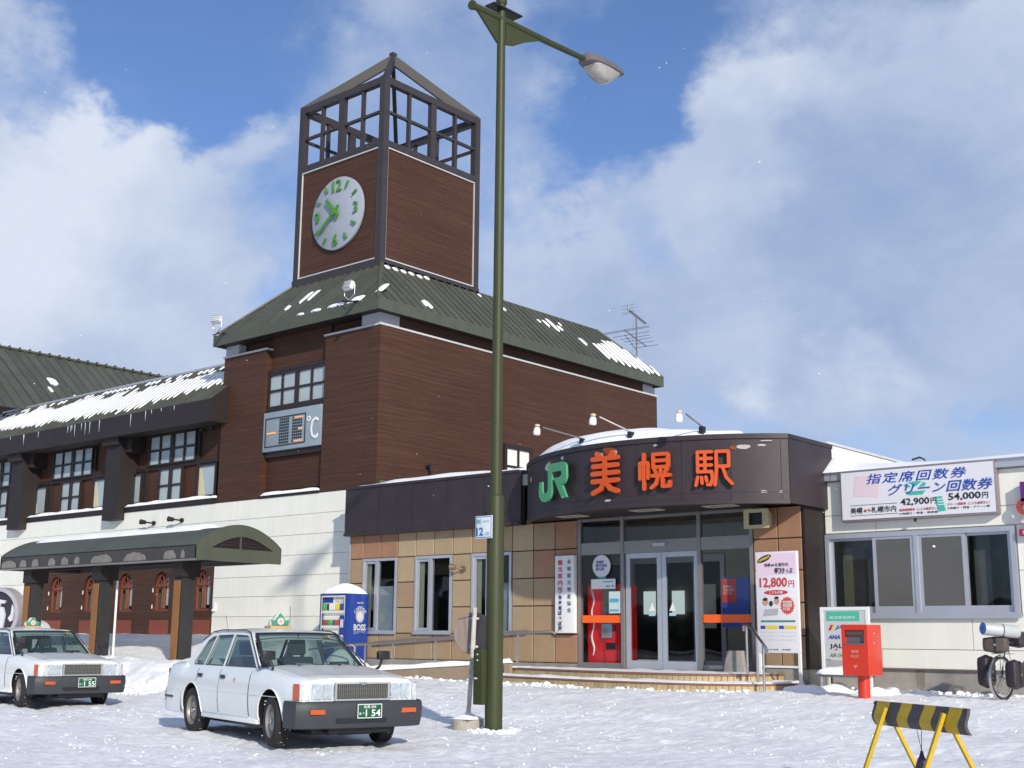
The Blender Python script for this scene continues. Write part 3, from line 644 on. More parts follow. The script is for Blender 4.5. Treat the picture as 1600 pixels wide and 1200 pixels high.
roof_plane(wg, (-47.5, 21.99, 8.50), (1, 0, 0), (0, 2.01, 1.62), 16.6, sl, 0, 0, .30)
part('ridge_cap', MB().tube([(-47.5, 24.02, 10.16), (-31.12, 24.02, 10.16)], .06, 8), ALU, wg)
s = MB(); st = 16.6/55
for i in range(55):
    x = (i+.5)*st; f_ = x/16.6; lo = .28+.45*(1-f_)*.5+.25*noise.noise(V((i*.25, 0, 0)))+random.uniform(-.08, .12); 
    if f_ > .68: lo = .18+(f_-.68)*2.6+random.uniform(-.1, .1)
    if f_ < .35: lo += (.35-f_)*1.5
    hi = 2.15+random.uniform(-.1, .1)+.3*noise.noise(V((i*.4, 5, 0)))
    if .25 < f_ < .9 and random.random() < .5: hi -= random.uniform(.1, .5)
    if hi-lo > .15: patch(s, 'wing', i*st+.045, (i+1)*st-.025, max(.02, lo), min(2.55, hi+.05), .05)
    if random.random() < .6: patch(s, 'wing', i*st+.05, (i+.7)*st, 2.25, 2.5, .04)
part('roof_snow', s, SNOW, label='long ribbed strips of snow lying on the lower green roof of the left wing', cat='snow', kind='stuff')
ic = MB()
for i in range(20):
    x = random.choice((random.uniform(-43.5, -36), random.uniform(-46, -31.5))); h = random.uniform(.08, .42); ic.tube([(x, 22.0, 8.47), (x, 22.0, 8.47-h)], [.013, .002], 5)
part('icicles', ic, mat('ice', (.6, .66, .7), .1, spec=.8), label='row of thin icicles hanging from the wing eave', cat='icicles', kind='stuff')
def ledge_snow(x0, x1, y0, y1, z, h, label, n=60):
    def fn(u, v):
        x = x0+(x1-x0)*u; return (x, y0+(y1-y0)*v, z), h*(.55+.5*abs(noise.noise(V((x*1.3, v, z)))) )*(.75+.25*math.sin(u*3.14))
    return snow_cap('ledge_snow', fn, n, 5, label)
ledge_snow(-36.03, -31.2, 22.56, 22.87, 5.565, .17, 'thin ledge of snow under the wing windows nearest the tower block')
ledge_snow(-42.28, -36.92, 22.56, 22.87, 5.565, .17, 'thin ledge of snow under the middle windows of the wing')
ledge_snow(-46.5, -43.17, 22.56, 22.87, 5.565, .15, 'thin ledge of snow under the leftmost wing windows', 30)
ledge_snow(-29.0, -26.45, 22.55, 22.78, 5.465, .16, 'snow lying on the ledge below the temperature board recess', 30)
# ground floor of the wing: brown panel with arched windows
lw = thing('arched_wall', 'brown ground floor wall with a row of arched windows behind the canopy', 'wall', (-36.6, 22.7, 1.5))
arch = [-31.62, -33.72, -35.72, -37.78, -39.95, -41.6]
holes = []
def arch_poly(xc, z0, zs, hw, n=10): return [(xc-hw, z0), (xc+hw, z0)]+[(xc+hw*math.cos(math.pi*i/n), zs+hw*math.sin(math.pi*i/n)) for i in range(n+1)]
for xc in arch: holes.append(arch_poly(xc, 2.22, 3.0, .43))
part('wall_panel', MB().prism([(-42.12, .9), (-31.06, .9), (-31.06, 3.74), (-42.12, 3.74)], (0, YF+.2, 0), (1, 0, 0), (0, 0, 1), .19, [h for h in holes]), SIDING, lw)
WARMR = mat('warm_interior', (.38, .22, .08), .8, var=.3)
REDW = mat('red_brown_wood', (.22, .055, .03), .6, var=.25, vscale=5, streak=(6, 6, .8))
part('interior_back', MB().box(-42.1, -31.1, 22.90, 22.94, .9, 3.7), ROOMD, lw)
for k, xc in enumerate(arch):
    o_ = arch_poly(xc, 2.22, 3.0, .425); i_ = arch_poly(xc, 2.28, 3.0, .365)
    w = part('arched_window', MB().prism(o_, (0, YF+.17, 0), (1, 0, 0), (0, 0, 1), .06, [i_]), REDW, lw)
    b = MB().box(xc-.36, xc+.36, YF+.10, YF+.15, 2.97, 3.04).box(xc-.02, xc+.02, YF+.10, YF+.15, 2.31, 2.99)
    for a in (36, 72, 108, 144): b.bar((xc, YF+.13, 3.02), (xc+.36*math.cos(R(a)), YF+.13, 3.0+.36*math.sin(R(a))), .02, .02, (0, 1, 0))
    part('glazing_bar', b, REDW, w); part('pane', MB().prism(i_, (0, YF+.16, 0), (1, 0, 0), (0, 0, 1), .005), GL, w)
    part('curtain', MB().box(xc-.20, xc+.0, YF+.172, YF+.18, 2.3, 3.1), WARMR, w); part('curtain', MB().box(xc+.06, xc+.26, YF+.172, YF+.18, 2.40, 3.25), mat('pale_curtain', (.62, .64, .62), .8), w)  # curtains, enlarged to stand in for bright reflections in the panes too
    part('lower_panel', MB().box(xc-.5, xc+.5, YF-.01, YF+.0, 1.2, 1.95), REDW, lw)
    part('hinge', MB().box(xc-.43, xc-.40, YF-.02, YF+.0, 2.80, 2.92).box(xc-.43, xc-.40, YF-.02, YF, 2.3, 2.42), CREAM, lw)
part('door_hook', MB().box(-30.95, -30.85, YF-.05, YF, 2.2, 2.42).box(-30.93, -30.87, YF-.10, YF-.05, 2.2, 2.26), WHITE, lw)

# ================================================================== BIG GABLED HALL BEHIND THE WING
bh = thing('hall_roof', 'large dark green seamed metal roof of the hall rising behind the wing', 'building', (-50, 30, 4))
roof_plane(bh, (-40, 24.5, 6.0), (0, 1, 0), (-10, 0, 7.4), 9.3, math.hypot(10, 7.4), 0, 0, .46)
roof_plane(bh, (-45.5, 21.7, 10.07), (0, 1, 0), (-4.5, 0, 3.33), 2.76, math.hypot(4.5, 3.33), 0, 0, .46)
roof_plane(bh, (-60, 24.5, 6.0), (0, 1, 0), (10, 0, 7.4), 9.3, math.hypot(10, 7.4), 0, 0, .6)
part('ridge_cap', MB().bar((-50, 24.4, 13.42), (-50, 33.9, 13.42), .18, .08), ROOFG2, bh)
for i in range(20): part('ridge_clip', MB().box(-49.92, -49.8, 24.7+i*.46, 24.76+i*.46, 13.36, 13.5), ROOFG2, bh)
bh['kind'] = 'thing'; lw['kind'] = 'thing'
part('gable_wall', MB().prism([(-59.6, 0), (-40.4, 0), (-40.4, 6), (-50, 13.1), (-59.6, 6)], (0, 24.7, 0), (1, 0, 0), (0, 0, 1), -8.9), SIDING, bh)
s = MB()
for a in ((6.9, 7.1, 6.2, 7.2), (7.3, 7.5, 5.6, 6.6), (7.7, 7.9, 6.1, 6.6), (8.0, 8.15, 5.4, 6.1), (5.0, 5.15, 7.0, 7.4), (5.6, 5.75, 6.6, 7.5), (6.0, 6.1, 6.8, 7.2), (1.5, 1.9, 9.5, 10.1), (2.6, 2.95, 6.8, 7.5), (1.2, 1.35, 8.8, 9.2), (2.2, 2.3, 8.6, 8.8), (4.0, 4.4, 4.6, 5.3), (4.6, 5.0, 4.4, 5.1), (5.3, 5.7, 4.6, 5.2)): patch(s, 'big', *a)
part('roof_snow', s, SNOW, label='few scattered patches of snow on the large roof behind the wing', cat='snow', kind='stuff')

# ================================================================== BARREL CANOPY
cn = thing('barrel_canopy', 'green barrel roofed canopy on wooden posts in front of the arched windows', 'canopy', (-29.2, 18.6, .8))
CX0, CX1, Y0, Y1 = -33.79, -24.59, 17.38, 19.87
ZBM, ZBT = 3.26, 3.56       # underside and top of the edge beam
def arcz(v): # v 0..1 front to back
    return ZBT+.02+.51*math.sin(math.pi*v)**.85
def arc_pts(n=16, dz=0): return [(Y0+(Y1-Y0)*i/n, arcz(i/n)+dz) for i in range(n+1)]
n = 8; L = (CX1-CX0)/n
for i in range(n):
    a, b = CX0+i*L+.004, CX0+(i+1)*L-.004; P = arc_pts(18)
    mb = MB().grid([[(a, y, z) for y, z in P], [(b, y, z) for y, z in P]]); mb.grid([[(a, y, z-.04) for y, z in P], [(b, y, z-.04) for y, z in P]])
    mb.grid([[(a, y, z) for y, z in P], [(a, y, z-.04) for y, z in P]], False); mb.grid([[(b, y, z) for y, z in P], [(b, y, z-.04) for y, z in P]], False)
    part('roof_sheet', mb, ROOFG2, cn)
PEEL = mat('peeling_beam', (.05, .046, .042), .6, var=.2, vscale=5)
part('front_beam', MB().box(CX0, CX1-.02, Y0, Y0+.16, ZBM, ZBT), PEEL, cn); part('back_beam', MB().box(CX0, CX1-.02, Y1-.16, Y1, ZBM, ZBT), PEEL, cn)
part('bottom_strip', MB().box(CX0, CX1-.02, Y0-.015, Y0+.18, ZBM-.035, ZBM-.002), mat('grey_strip', (.2, .19, .18), .6, var=.2), cn)
GP = mat('grey_bare_primer', (.20, .185, .165), .8, var=.25, vscale=6)
for x0, x1 in ((-33.7, -32.9), (-32.7, -32.35), (-32.05, -31.7), (-31.2, -30.85), (-30.55, -30.2), (-29.9, -29.65), (-29.1, -28.15), (-27.6, -26.65), (-25.9, -25.4), (-25.2, -25.05)):
    k = 12; pts = [(x0, ZBM+.02)]+[(x0+(x1-x0)*i/k, ZBM+.10+.12*math.sin(math.pi*i/k)**.5+.05*noise.noise(V((x0+i*.4, 0, 2)))) for i in range(k+1)]+[(x1, ZBM+.02)]
    part('peeled_patch', MB().prism(pts, (0, Y0-.004, 0), (1, 0, 0), (0, 0, 1), .003), GP, cn)
ym_ = (Y0+Y1)/2
for x, sgn in ((CX1, 1), (CX0, -1)):
    nn = 18; outer = [(Y0, ZBM-.03)]+[(Y1, ZBM-.03)]+[(y, z+.03) for y, z in reversed(arc_pts(nn))]
    hole = [(Y0+.40+(Y1-Y0-.66)*i/12, 3.53+.30*math.sin(math.pi*i/12)) for i in range(13)]
    part('end_panel', MB().prism(outer, (x-.06*sgn if sgn > 0 else x, 0, 0), (0, 1, 0), (0, 0, 1), .07, [hole]), ROOFG2, cn)
    part('arch_louvre', MB().prism(hole, (x-.05*sgn, 0, 0), (0, 1, 0), (0, 0, 1), .02), BROWN_DK, cn)
    part('louvre_mullion', MB().box(x-.03, x+.012, ym_-.02, ym_+.02, 3.53, 3.82), ROOFG2, cn)
    for z in (3.59, 3.66, 3.73, 3.78):
        hw = .86*(1-((z-3.53)/.30)**1.6)**.5*.95; part('louvre_slat', MB().box(x-.028, x-.005, ym_-hw, ym_+hw, z, z+.026), BROWN_DK, cn)
for q_ in ((CX0+.1, CX0+.2, Y0+.18, Y1-.18), (CX1-.22, CX1-.1, Y0+.18, Y1-.18), (CX0+.25, CX1-.25, ym_-.05, ym_+.05)): part('ceiling_frame', MB().box(*q_, ZBM, ZBM+.13), BROWN_DK, cn)
for xx in [CX0+.9+i*.93 for i in range(9)]: part('ceiling_joist', MB().box(xx, xx+.06, Y0+.17, Y1-.17, ZBM+.14, ZBM+.22), BROWN_DK, cn)
WOOD = mat('orange_wood', (.24, .105, .03), .6, var=.3, vscale=4, streak=(6, 6, .6))
for xr in (-25.45, -29.0, -32.47):
    pw, y0, y1 = .31, 17.6, 18.0
    p_ = part('post', MB().box(xr-pw, xr, y0+.03, y1, .5, 2.86), mat('charcoal_post', (.022, .021, .022), .6, var=.3, vscale=6), cn)
    part('wood_facing', MB().box(xr-pw+.02, xr-.05, y0, y0+.028, .5, 2.78), WOOD, p_)
    part('post_head', MB().box(xr-pw-.035, xr+.07, y0-.03, y1+.09, 2.862, ZBM-.001), BROWN_DK, p_)
part('white_upright', MB().tube([(-28.90, 18.07, .9), (-28.92, 18.07, 2.86)], .03, 8), WHITE, cn)  # thin white upright beside the middle post
def fn(u, v):
    x = CX0+.45+(CX1-CX0-1.5)*u; vv = .30+.66*v; y = Y0+(Y1-Y0)*vv
    return (x, y, arcz(vv)+.004), (.10+.035*noise.noise(V((x*.8, v*2, 0))))
snow_cap('canopy_snow', fn, 60, 10, 'smooth layer of snow on top of the green barrel canopy')
for x, z in ((-34.35, 4.98), (-32.85, 4.99)):
    t = thing('wall_spotlight', 'small brown spotlight on the cream wall, '+('left' if x < -33.5 else 'right')+' one of the two above the canopy', 'spotlight', (x, 22.5, z), 'wall spotlights above the canopy')
    part('lamp_head', MB().tube([(x-.28, 22.3, z+.02), (x-.12, 22.38, z)], [.085, .06], 10), BROWN_DK, t); part('arm', MB().tube([(x-.12, 22.38, z), (x+.05, 22.5, z-.02), (x+.05, 22.6, z-.02)], .025, 6), BROWN_DK, t)
    part('base', MB().tube([(x+.05, 22.54, z-.02), (x+.05, 22.605, z-.02)], .07, 10), BROWN_DK, t)
t = thing('wall_spotlight', 'small grey spotlight low on the cream wall at the far left beside the canopy end', 'spotlight', (-42.9, 22.5, 3.1))
part('lamp_head', MB().tube([(-43.2, 22.3, 2.98), (-43.0, 22.4, 3.0)], [.08, .06], 10), BROWN_DK, t); part('arm', MB().tube([(-43.0, 22.4, 3.0), (-42.8, 22.6, 3.0)], .03, 6), BROWN_DK, t)

# ================================================================== LOW ENTRANCE BUILDING
eb = thing('entrance_building', 'low tan tiled station entrance building with a dark curved fascia over the glass doors', 'building', (-18, 28, .5))
EX_L, EX_R, EY = -24.40, -11.47, 22.0; P_ = .63; TZ = [.97, 1.592, 2.214, 2.836, 3.458, 4.08]
cols = [-24.40, -23.91, -23.28, -22.65, -22.02, -21.39, -20.76, -20.13, -19.5, -18.87, -18.24, -17.61, -16.98]
wins = [(-23.91, -22.65), (-22.02, -20.76), (-20.13, -18.87)]
part('backing_wall', MB().box(EX_L, -23.91, EY+.03, EY+.2, .97, 4.08).box(-22.65, -22.02, EY+.03, EY+.2, .97, 4.08).box(-20.76, -20.13, EY+.03, EY+.2, .97, 4.08).box(-18.87, -16.97, EY+.03, EY+.2, .97, 4.08)
     .box(-23.91, -22.65, EY+.03, EY+.2, .97, 1.59).box(-22.02, -20.76, EY+.03, EY+.2, .97, 1.59).box(-20.13, -18.87, EY+.03, EY+.2, .97, 1.59)
     .box(-23.91, -22.65, EY+.03, EY+.2, 3.46, 4.08).box(-22.02, -20.76, EY+.03, EY+.2, 3.46, 4.08).box(-20.13, -18.87, EY+.03, EY+.2, 3.46, 4.08)
     .box(-12.58, EX_R-.002, EY+.03, EY+.2, .97, 4.08), GROUT, eb)
tc_ = {}
def tile(x0, x1, z0, z1, m, y=EY):
    w, h = round(x1-x0-.022, 3), round(z1-z0-.022, 3); k = (w, h, m.name)
    if k not in tc_:
        mb = MB().box(-w/2, w/2, 0, .03, -h/2, h/2); me = mb.mesh('wall_tile'); bm = bmesh.new(); bm.from_mesh(me)
        bmesh.ops.bevel(bm, geom=[e for e in bm.edges if all(v.co.y < .01 for v in e.verts)], offset=.008, segments=1, affect='EDGES'); bm.to_mesh(me); bm.free(); me.materials.append(m); tc_[k] = me
    piece('wall_tile', tc_[k], ((x0+x1)/2, y, (z0+z1)/2), eb)
for i in range(len(cols)-1):
    for j in range(5):
        x0, x1 = cols[i], cols[i+1]
        if 1 <= j <= 3 and any(a-.01 <= x0 and x1 <= b+.01 for a, b in wins): continue
        if x0 > -18.3: m = TILES[2] if (x0 > -17.7 or random.random() < .4) and not (j == 1) else TILES[1]
        else: m = TILES[0] if random.random() < .8 else TILES[1]
        if j == 4 and x0 < -23.2: m = TILES[2]
        if j < 1 and x0 < -19: m = TILES[1] if random.random() < .5 else TILES[0]
        tile(x0, x1, TZ[j], TZ[j+1], m)
for x0, x1 in ((-12.57, -12.02), (-12.02, -11.5)):
    for j in range(5): tile(x0, x1, TZ[j], TZ[j+1], TILES[2] if random.random() < .75 else TILES[1])
part('plinth', MB().box(EX_L, -16.97, EY+.015, EY+.3, .3, .965), CONC, eb); part('plinth', MB().box(-12.6, EX_R-.003, EY+.015, EY+.3, .3, .965), CONC, eb)
part('edge_trim', MB().box(EX_L-.05, EX_L-.002, EY-.01, EY+.4, .6, 4.08), ALU, eb)
part('end_pillar', MB().box(EX_R-.0, EX_R+.05, EY-.01, 22.78, .97, 4.08), BROWN_DK, eb)
part('pillar_base', MB().box(EX_R-.0, EX_R+.03, EY+.0, 22.78, .4, .965), CONC, eb)
part('side_wall', MB().box(EX_R-.2, EX_R, 22.85, 33.8, .5, 5.42), CREAM, eb)
part('parapet_cap', MB().box(EX_R-.24, EX_R+.04, 23.1, 33.8, 5.423, 5.47), TRIM, eb)
part('end_wall', MB().box(EX_L+.03, EX_L+.14, 22.25, 33.5, .5, 4.9), ROOM, eb)
part('back_wall', MB().box(EX_L+.02, EX_R-.2, 33.6, 33.8, .5, 5.2), CREAM, eb)
part('roof_slab', MB().box(EX_L+.02, EX_R-.21, 21.85, 33.6, 4.95, 5.2), CONC, eb)
# straight fascia left part, each sheet a piece with an open joint
FX = [-24.45, -23.2, -22.0, -20.8, -19.6, -18.45]
for a, b in zip(FX, FX[1:]): part('fascia_sheet', MB().box(a+.005, b-.005, 21.8, 21.86, 4.07, 5.30), FASCIA, eb)
part('fascia_backing', MB().box(-24.44, -18.4, 21.862, 21.99, 4.09, 5.28), BLACK, eb)
part('fascia_lip', MB().box(-24.46, -18.5, 21.775, 21.798, 4.045, 4.12).box(-24.46, -18.5, 21.775, 21.798, 5.25, 5.315).box(-24.46, -18.45, 21.80, 21.99, 4.045, 4.066), FASCIA, eb)
# curved fascia: circle through three points
def circ(a, b, c):
    (x1, y1), (x2, y2), (x3, y3) = a, b, c
    d = 2*(x1*(y2-y3)+x2*(y3-y1)+x3*(y1-y2))
    ux = ((x1*x1+y1*y1)*(y2-y3)+(x2*x2+y2*y2)*(y3-y1)+(x3*x3+y3*y3)*(y1-y2))/d; uy = ((x1*x1+y1*y1)*(x3-x2)+(x2*x2+y2*y2)*(x1-x3)+(x3*x3+y3*y3)*(x2-x1))/d
    return ux, uy, math.hypot(x1-ux, y1-uy)
ccx, ccy, ccr = circ((-18.3, 21.85), (-14.6, 20.05), (-11.32, 21.25))
def arcp(x, dr=0):   # point on the fascia arc with plan x
    a = math.asin((x-ccx)/ccr); return V((ccx+(ccr+dr)*math.sin(a), ccy-(ccr+dr)*math.cos(a), 0))
A0, A1 = math.asin((-18.3-ccx)/ccr), math.asin((-11.32-ccx)/ccr)
def arca(a, dr=0, z=0): return V((ccx+(ccr+dr)*math.sin(a), ccy-(ccr+dr)*math.cos(a), z))
ZB, ZTP = 4.055, 5.36
BND = [A0]+[k_ for k_ in [(.51+.955*q_)/(ccr+.05) for q_ in range(-5, 5)] if A0+.03 < k_ < A1-.03]+[A1]; NB = len(BND)-1
for i in range(NB):
    a, b = BND[i]+.0008, BND[i+1]-.0008
    def ring(dr, z0=ZB, z1=ZTP): return [[arca(a+(b-a)*k/6, dr, z) for k in range(7)] for z in (z0, z1)]
    mb = MB().grid(ring(0)); mb.grid(ring(-.05)); 
    for z in (ZB, ZTP): mb.grid([[arca(a+(b-a)*k/6, d, z) for k in range(7)] for d in (0, -.05)], False)
    for t in (a, b): mb.grid([[arca(t, d, z) for d in (0, -.05)] for z in (ZB, ZTP)], False)
    bm_ = part('curved_fascia_sheet', mb, FASCIA, eb)
for z0, z1, dr in ((ZB-.02, ZB+.06, .022), (ZTP-.08, ZTP+.015, .03), (4.25, 4.27, .008)):
    mb = MB(); K = 48; rows = [[arca(A0+(A1-A0)*k/K, d, z) for k in range(K+1)] for d, z in ((-.06 if dr > .01 else .001, z0), (dr, z0), (dr, z1), (-.06 if dr > .01 else .001, z1))]
    mb.grid(rows, True); part('fascia_lip', mb, FASCIA, eb)
xe = arca(A1)
part('fascia_return', MB().box(xe.x-.05, xe.x, xe.y+.02, 23.05, ZB, ZTP), FASCIA, eb)
part('fascia_return_lip', MB().box(xe.x-.06, xe.x+.02, xe.y+.03, 23.06, ZTP-.07, ZTP+.012), FASCIA, eb)
poly = [(p.x, p.y) for p in [arca(A0+(A1-A0)*k/30, -.055) for k in range(31)]]+[(xe.x-.055, 21.99), (-18.4, 21.99)]
part('canopy_soffit', MB().prism(poly, (0, 0, 4.10), (1, 0, 0), (0, 1, 0), .04), BROWN_DK, eb)
part('canopy_top', MB().prism([(p[0], p[1]) for p in poly[:-2]]+[(xe.x-.055, 23.0), (-18.4, 23.0)], (0, 0, 5.14), (1, 0, 0), (0, 1, 0), .05), CONC, eb)
LGT = mat('soffit_lamp_frame', (.5, .46, .34), .5)
for x, y in ((-16.6, 21.35), (-14.55, 21.2), (-12.9, 21.35)):
    part('soffit_lamp', MB().prism([(x-.34, y-.17), (x+.34, y-.17), (x+.34, y+.17), (x-.34, y+.17)], (0, 0, 4.085), (1, 0, 0), (0, 1, 0), .014, [[(x-.28, y-.11), (x-.28, y+.11), (x+.28, y+.11), (x+.28, y-.11)]]), LGT, eb)
# peeled paint scars on the curved fascia
RUST = mat('rust', (.22, .055, .018), .9, var=.4, vscale=12); BARE = mat('bare_grey_metal', (.40, .38, .35), .7, var=.2, vscale=15)
def scar(x, z, w, h, m, dr=.004, seed=0):
    rnd_ = random.Random(seed+int(x*100)); n = 9; pts = []
    for i in range(n):
        t = i/n*6.283; q = rnd_.uniform(.65, 1.1); pts.append((math.cos(t)*w/2*q, math.sin(t)*h/2*q))
    c0 = arcp(x, dr); a = math.asin((x-ccx)/ccr); u = (math.cos(a), math.sin(a), 0)
    return MB().prism(pts, (c0.x, c0.y, z), u, (0, 0, 1), .002)
for k, (x, z, w, h, m, dr) in enumerate(((-16.55, 5.10, .50, .24, BARE, .004), (-16.47, 5.12, .22, .18, RUST, .008), (-16.05, 5.20, .1, .1, BARE, .004), (-14.66, 5.20, .40, .20, RUST, .004), (-14.50, 5.15, .12, .12, BARE, .008), (-14.84, 5.14, .10, .09, BARE, .008),
        (-13.6, 5.22, .12, .05, BARE, .004), (-12.0, 5.12, .34, .10, BARE, .004), (-12.16, 5.11, .16, .09, RUST, .007), (-11.72, 5.15, .22, .05, BARE, .007), (-14.7, 4.20, .18, .06, BARE, .004), (-11.7, 4.26, .14, .06, BARE, .004), (-11.45, 4.26, .12, .05, BARE, .004),
        (-17.6, 4.95, .18, .14, BARE, .004), (-17.52, 4.9, .1, .1, RUST, .007), (-11.65, 5.23, .3, .03, BARE, .034))):
    part('paint_scar', scar(x, z, w, h, m, dr, k), m, eb)
# glazing front
gf = MB(); gy0, gy1 = EY+.02, EY+.10
MUL = [(-16.97, -16.89), (-15.81, -15.73), (-13.88, -13.80), (-12.66, -12.58)]
for a, b in MUL: gf.box(a, b, gy0-.02, gy1, .88, 4.09)
gp = part('glazing_posts', gf, ALUD, eb)
PAN = [(-16.89, -15.81), (-15.73, -13.88), (-13.80, -12.66)]
for a, b in PAN:
    part('header_band', MB().box(a, b, gy0, gy1-.01, 3.30, 3.56), mat('header_metal', (.27, .26, .25), .4, metal=.3, var=.08), eb)
    part('top_rail', MB().box(a, b, gy0+.01, gy1-.01, 4.03, 4.088), ALUD, eb); part('transom_pane', MB().box(a, b, gy0+.03, gy0+.04, 3.56, 4.03), GLD, eb)
for a, b in (PAN[0], PAN[2]):
    part('bottom_rail', MB().box(a, b, gy0, gy1-.01, .88, 1.0), ALUD, eb); part('side_pane', MB().box(a, b, gy0+.03, gy0+.04, 1.0, 3.30), GL, eb)
    part('orange_band', MB().box(a+.02, b-.02, gy0+.012, gy0+.029, 1.84, 2.0), mat('orange_band', (.85, .12, .01), .4), eb)
for x0, x1 in ((-15.71, -14.80), (-14.79, -13.88)):
    d = MB(); t = .11; y0, y1 = EY+.055, EY+.095
    d.box(x0, x0+t, y0, y1, .89, 3.295).box(x1-t, x1, y0, y1, .89, 3.295).box(x0+t, x1-t, y0, y1, 3.19, 3.295).box(x0+t, x1-t, y0, y1, .89, 1.06)
    dr_ = part('sliding_door', d, ALU, eb); part('pane', MB().box(x0+t, x1-t, y0+.015, y0+.025, 1.06, 3.19), GL, dr_)
    xx = x1-.25 if x0 < -15 else x0+.25
    part('door_sticker', MB().prism([(xx-.08, 2.08), (xx+.08, 2.08), (xx, 2.26)], (0, y0+.013, 0), (1, 0, 0), (0, 0, 1), .002), WHITE, dr_)
    part('door_sticker', MB().box(xx-.08, xx+.08, y0+.008, y0+.012, 1.98, 2.04), mat('pale_blue', (.35, .6, .7), .5), dr_)
part('door_sensor', MB().box(-14.95, -14.65, EY-.03, EY+.015, 3.42, 3.49), ALU, eb)
# vestibule interior
part('floor', MB().box(EX_L+.2, EX_R-.2, EY+.1, 33.5, .80, .875), mat('floor_tile', (.10, .09, .08), .35, var=.2), eb)
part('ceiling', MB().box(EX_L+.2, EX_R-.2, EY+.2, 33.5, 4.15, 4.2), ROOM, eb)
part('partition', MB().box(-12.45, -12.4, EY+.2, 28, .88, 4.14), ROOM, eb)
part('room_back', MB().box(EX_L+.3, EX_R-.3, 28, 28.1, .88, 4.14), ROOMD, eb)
inf = MB()
for x in (-17.9, -16.95, -16.05, -15.2, -14.5): inf.box(x, x+.11, 23.9, 24.0, .88, 3.2)
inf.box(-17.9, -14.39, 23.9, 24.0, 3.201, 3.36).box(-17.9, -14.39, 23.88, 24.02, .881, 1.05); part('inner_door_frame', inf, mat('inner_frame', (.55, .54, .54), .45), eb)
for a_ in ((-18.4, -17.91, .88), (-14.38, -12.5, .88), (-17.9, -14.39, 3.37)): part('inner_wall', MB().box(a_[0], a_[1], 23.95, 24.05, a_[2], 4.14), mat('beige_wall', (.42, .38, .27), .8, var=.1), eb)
for x_ in (-20.2, -19.3, -18.4): part('far_window', MB().box(x_, x_+.36, 27.9, 27.95, 2.15, 2.75), mat('bright_far_window', (.45, .52, .5), .6, emit=.8), eb)
text('sticker_text', '本', BLACK, eb, (-15.0, 23.86, 2.15), h=.2, ext=.004)
part('door_notice', MB().box(-15.08, -14.6, 23.87, 23.88, 1.75, 2.7), mat('notice_cream', (.5, .55, .42), .6), eb)
# poster inside right
PB = mat('poster_blue', (.05, .10, .42), .5, var=.3, vscale=5); PR = mat('poster_red', (.65, .06, .05), .5)
po = tag(part('poster', MB().box(-13.62, -12.98, 22.5, 22.52, 1.75, 2.75), PB), 'blue and red poster standing behind the right hand entrance pane', 'poster')
part('poster_title', MB().box(-13.61, -13.27, 22.49, 22.499, 2.25, 2.73), PR, po)
text('poster_text', 'SMART\n冬の旅行\nきっぷ', WHITE, po, (-13.44, 22.488, 2.5), w=.27, ext=.002)
# round notice and papers on the left pane
rn = tag(part('round_notice', MB().lathe([(0, 0), (.24, 0), (.24, .01), (0, .01)], (-16.32, EY+.015, 3.05), (0, -1, 0), 40), mat('notice_white', (.62, .64, .68), .6)), 'round white notice with blue writing stuck inside the left entrance pane', 'notice')
DB = mat('ink_blue', (.06, .09, .25), .6)
text('notice_text', '美幌町\n観光物産\n案内図', DB, rn, (-16.32, EY+.003, 3.06), w=.30, ext=.002, bold=.01)
pn = tag(part('paper_notice', MB().box(-16.60, -15.95, EY+.005, EY+.012, 2.56, 2.77), WHITE), 'two wide white paper slips below the round notice on the glass', 'notice')
part('print_line', MB().box(-16.28, -16.0, EY+.002, EY+.0045, 2.70, 2.72).box(-16.2, -16.1, EY+.002, EY+.0045, 2.60, 2.63).box(-16.05, -15.98, EY+.002, EY+.0045, 2.60, 2.63), mat('print_teal', (.1, .35, .35), .6), pn)
part('small_tab', MB().box(-16.40, -16.2, EY+.005, EY+.012, 2.78, 2.82), mat('print_teal', (.1, .35, .35), .6), pn)
pn = tag(part('paper_notice', MB().box(-16.12, -15.83, EY+.0, EY+.011, 1.98+.06, 2.50), mat('notice_pale', (.5, .6, .62), .6)), 'tall pale blue and white paper notice taped on the glass above the orange band', 'notice')
for z0_, z1_ in ((2.27, 2.35), (2.08, 2.12)): part('print_block', MB().box(-16.10, -15.86, EY-.004, EY-.001, z0_, z1_), mat('print_cyan', (.08, .35, .5), .6), pn)
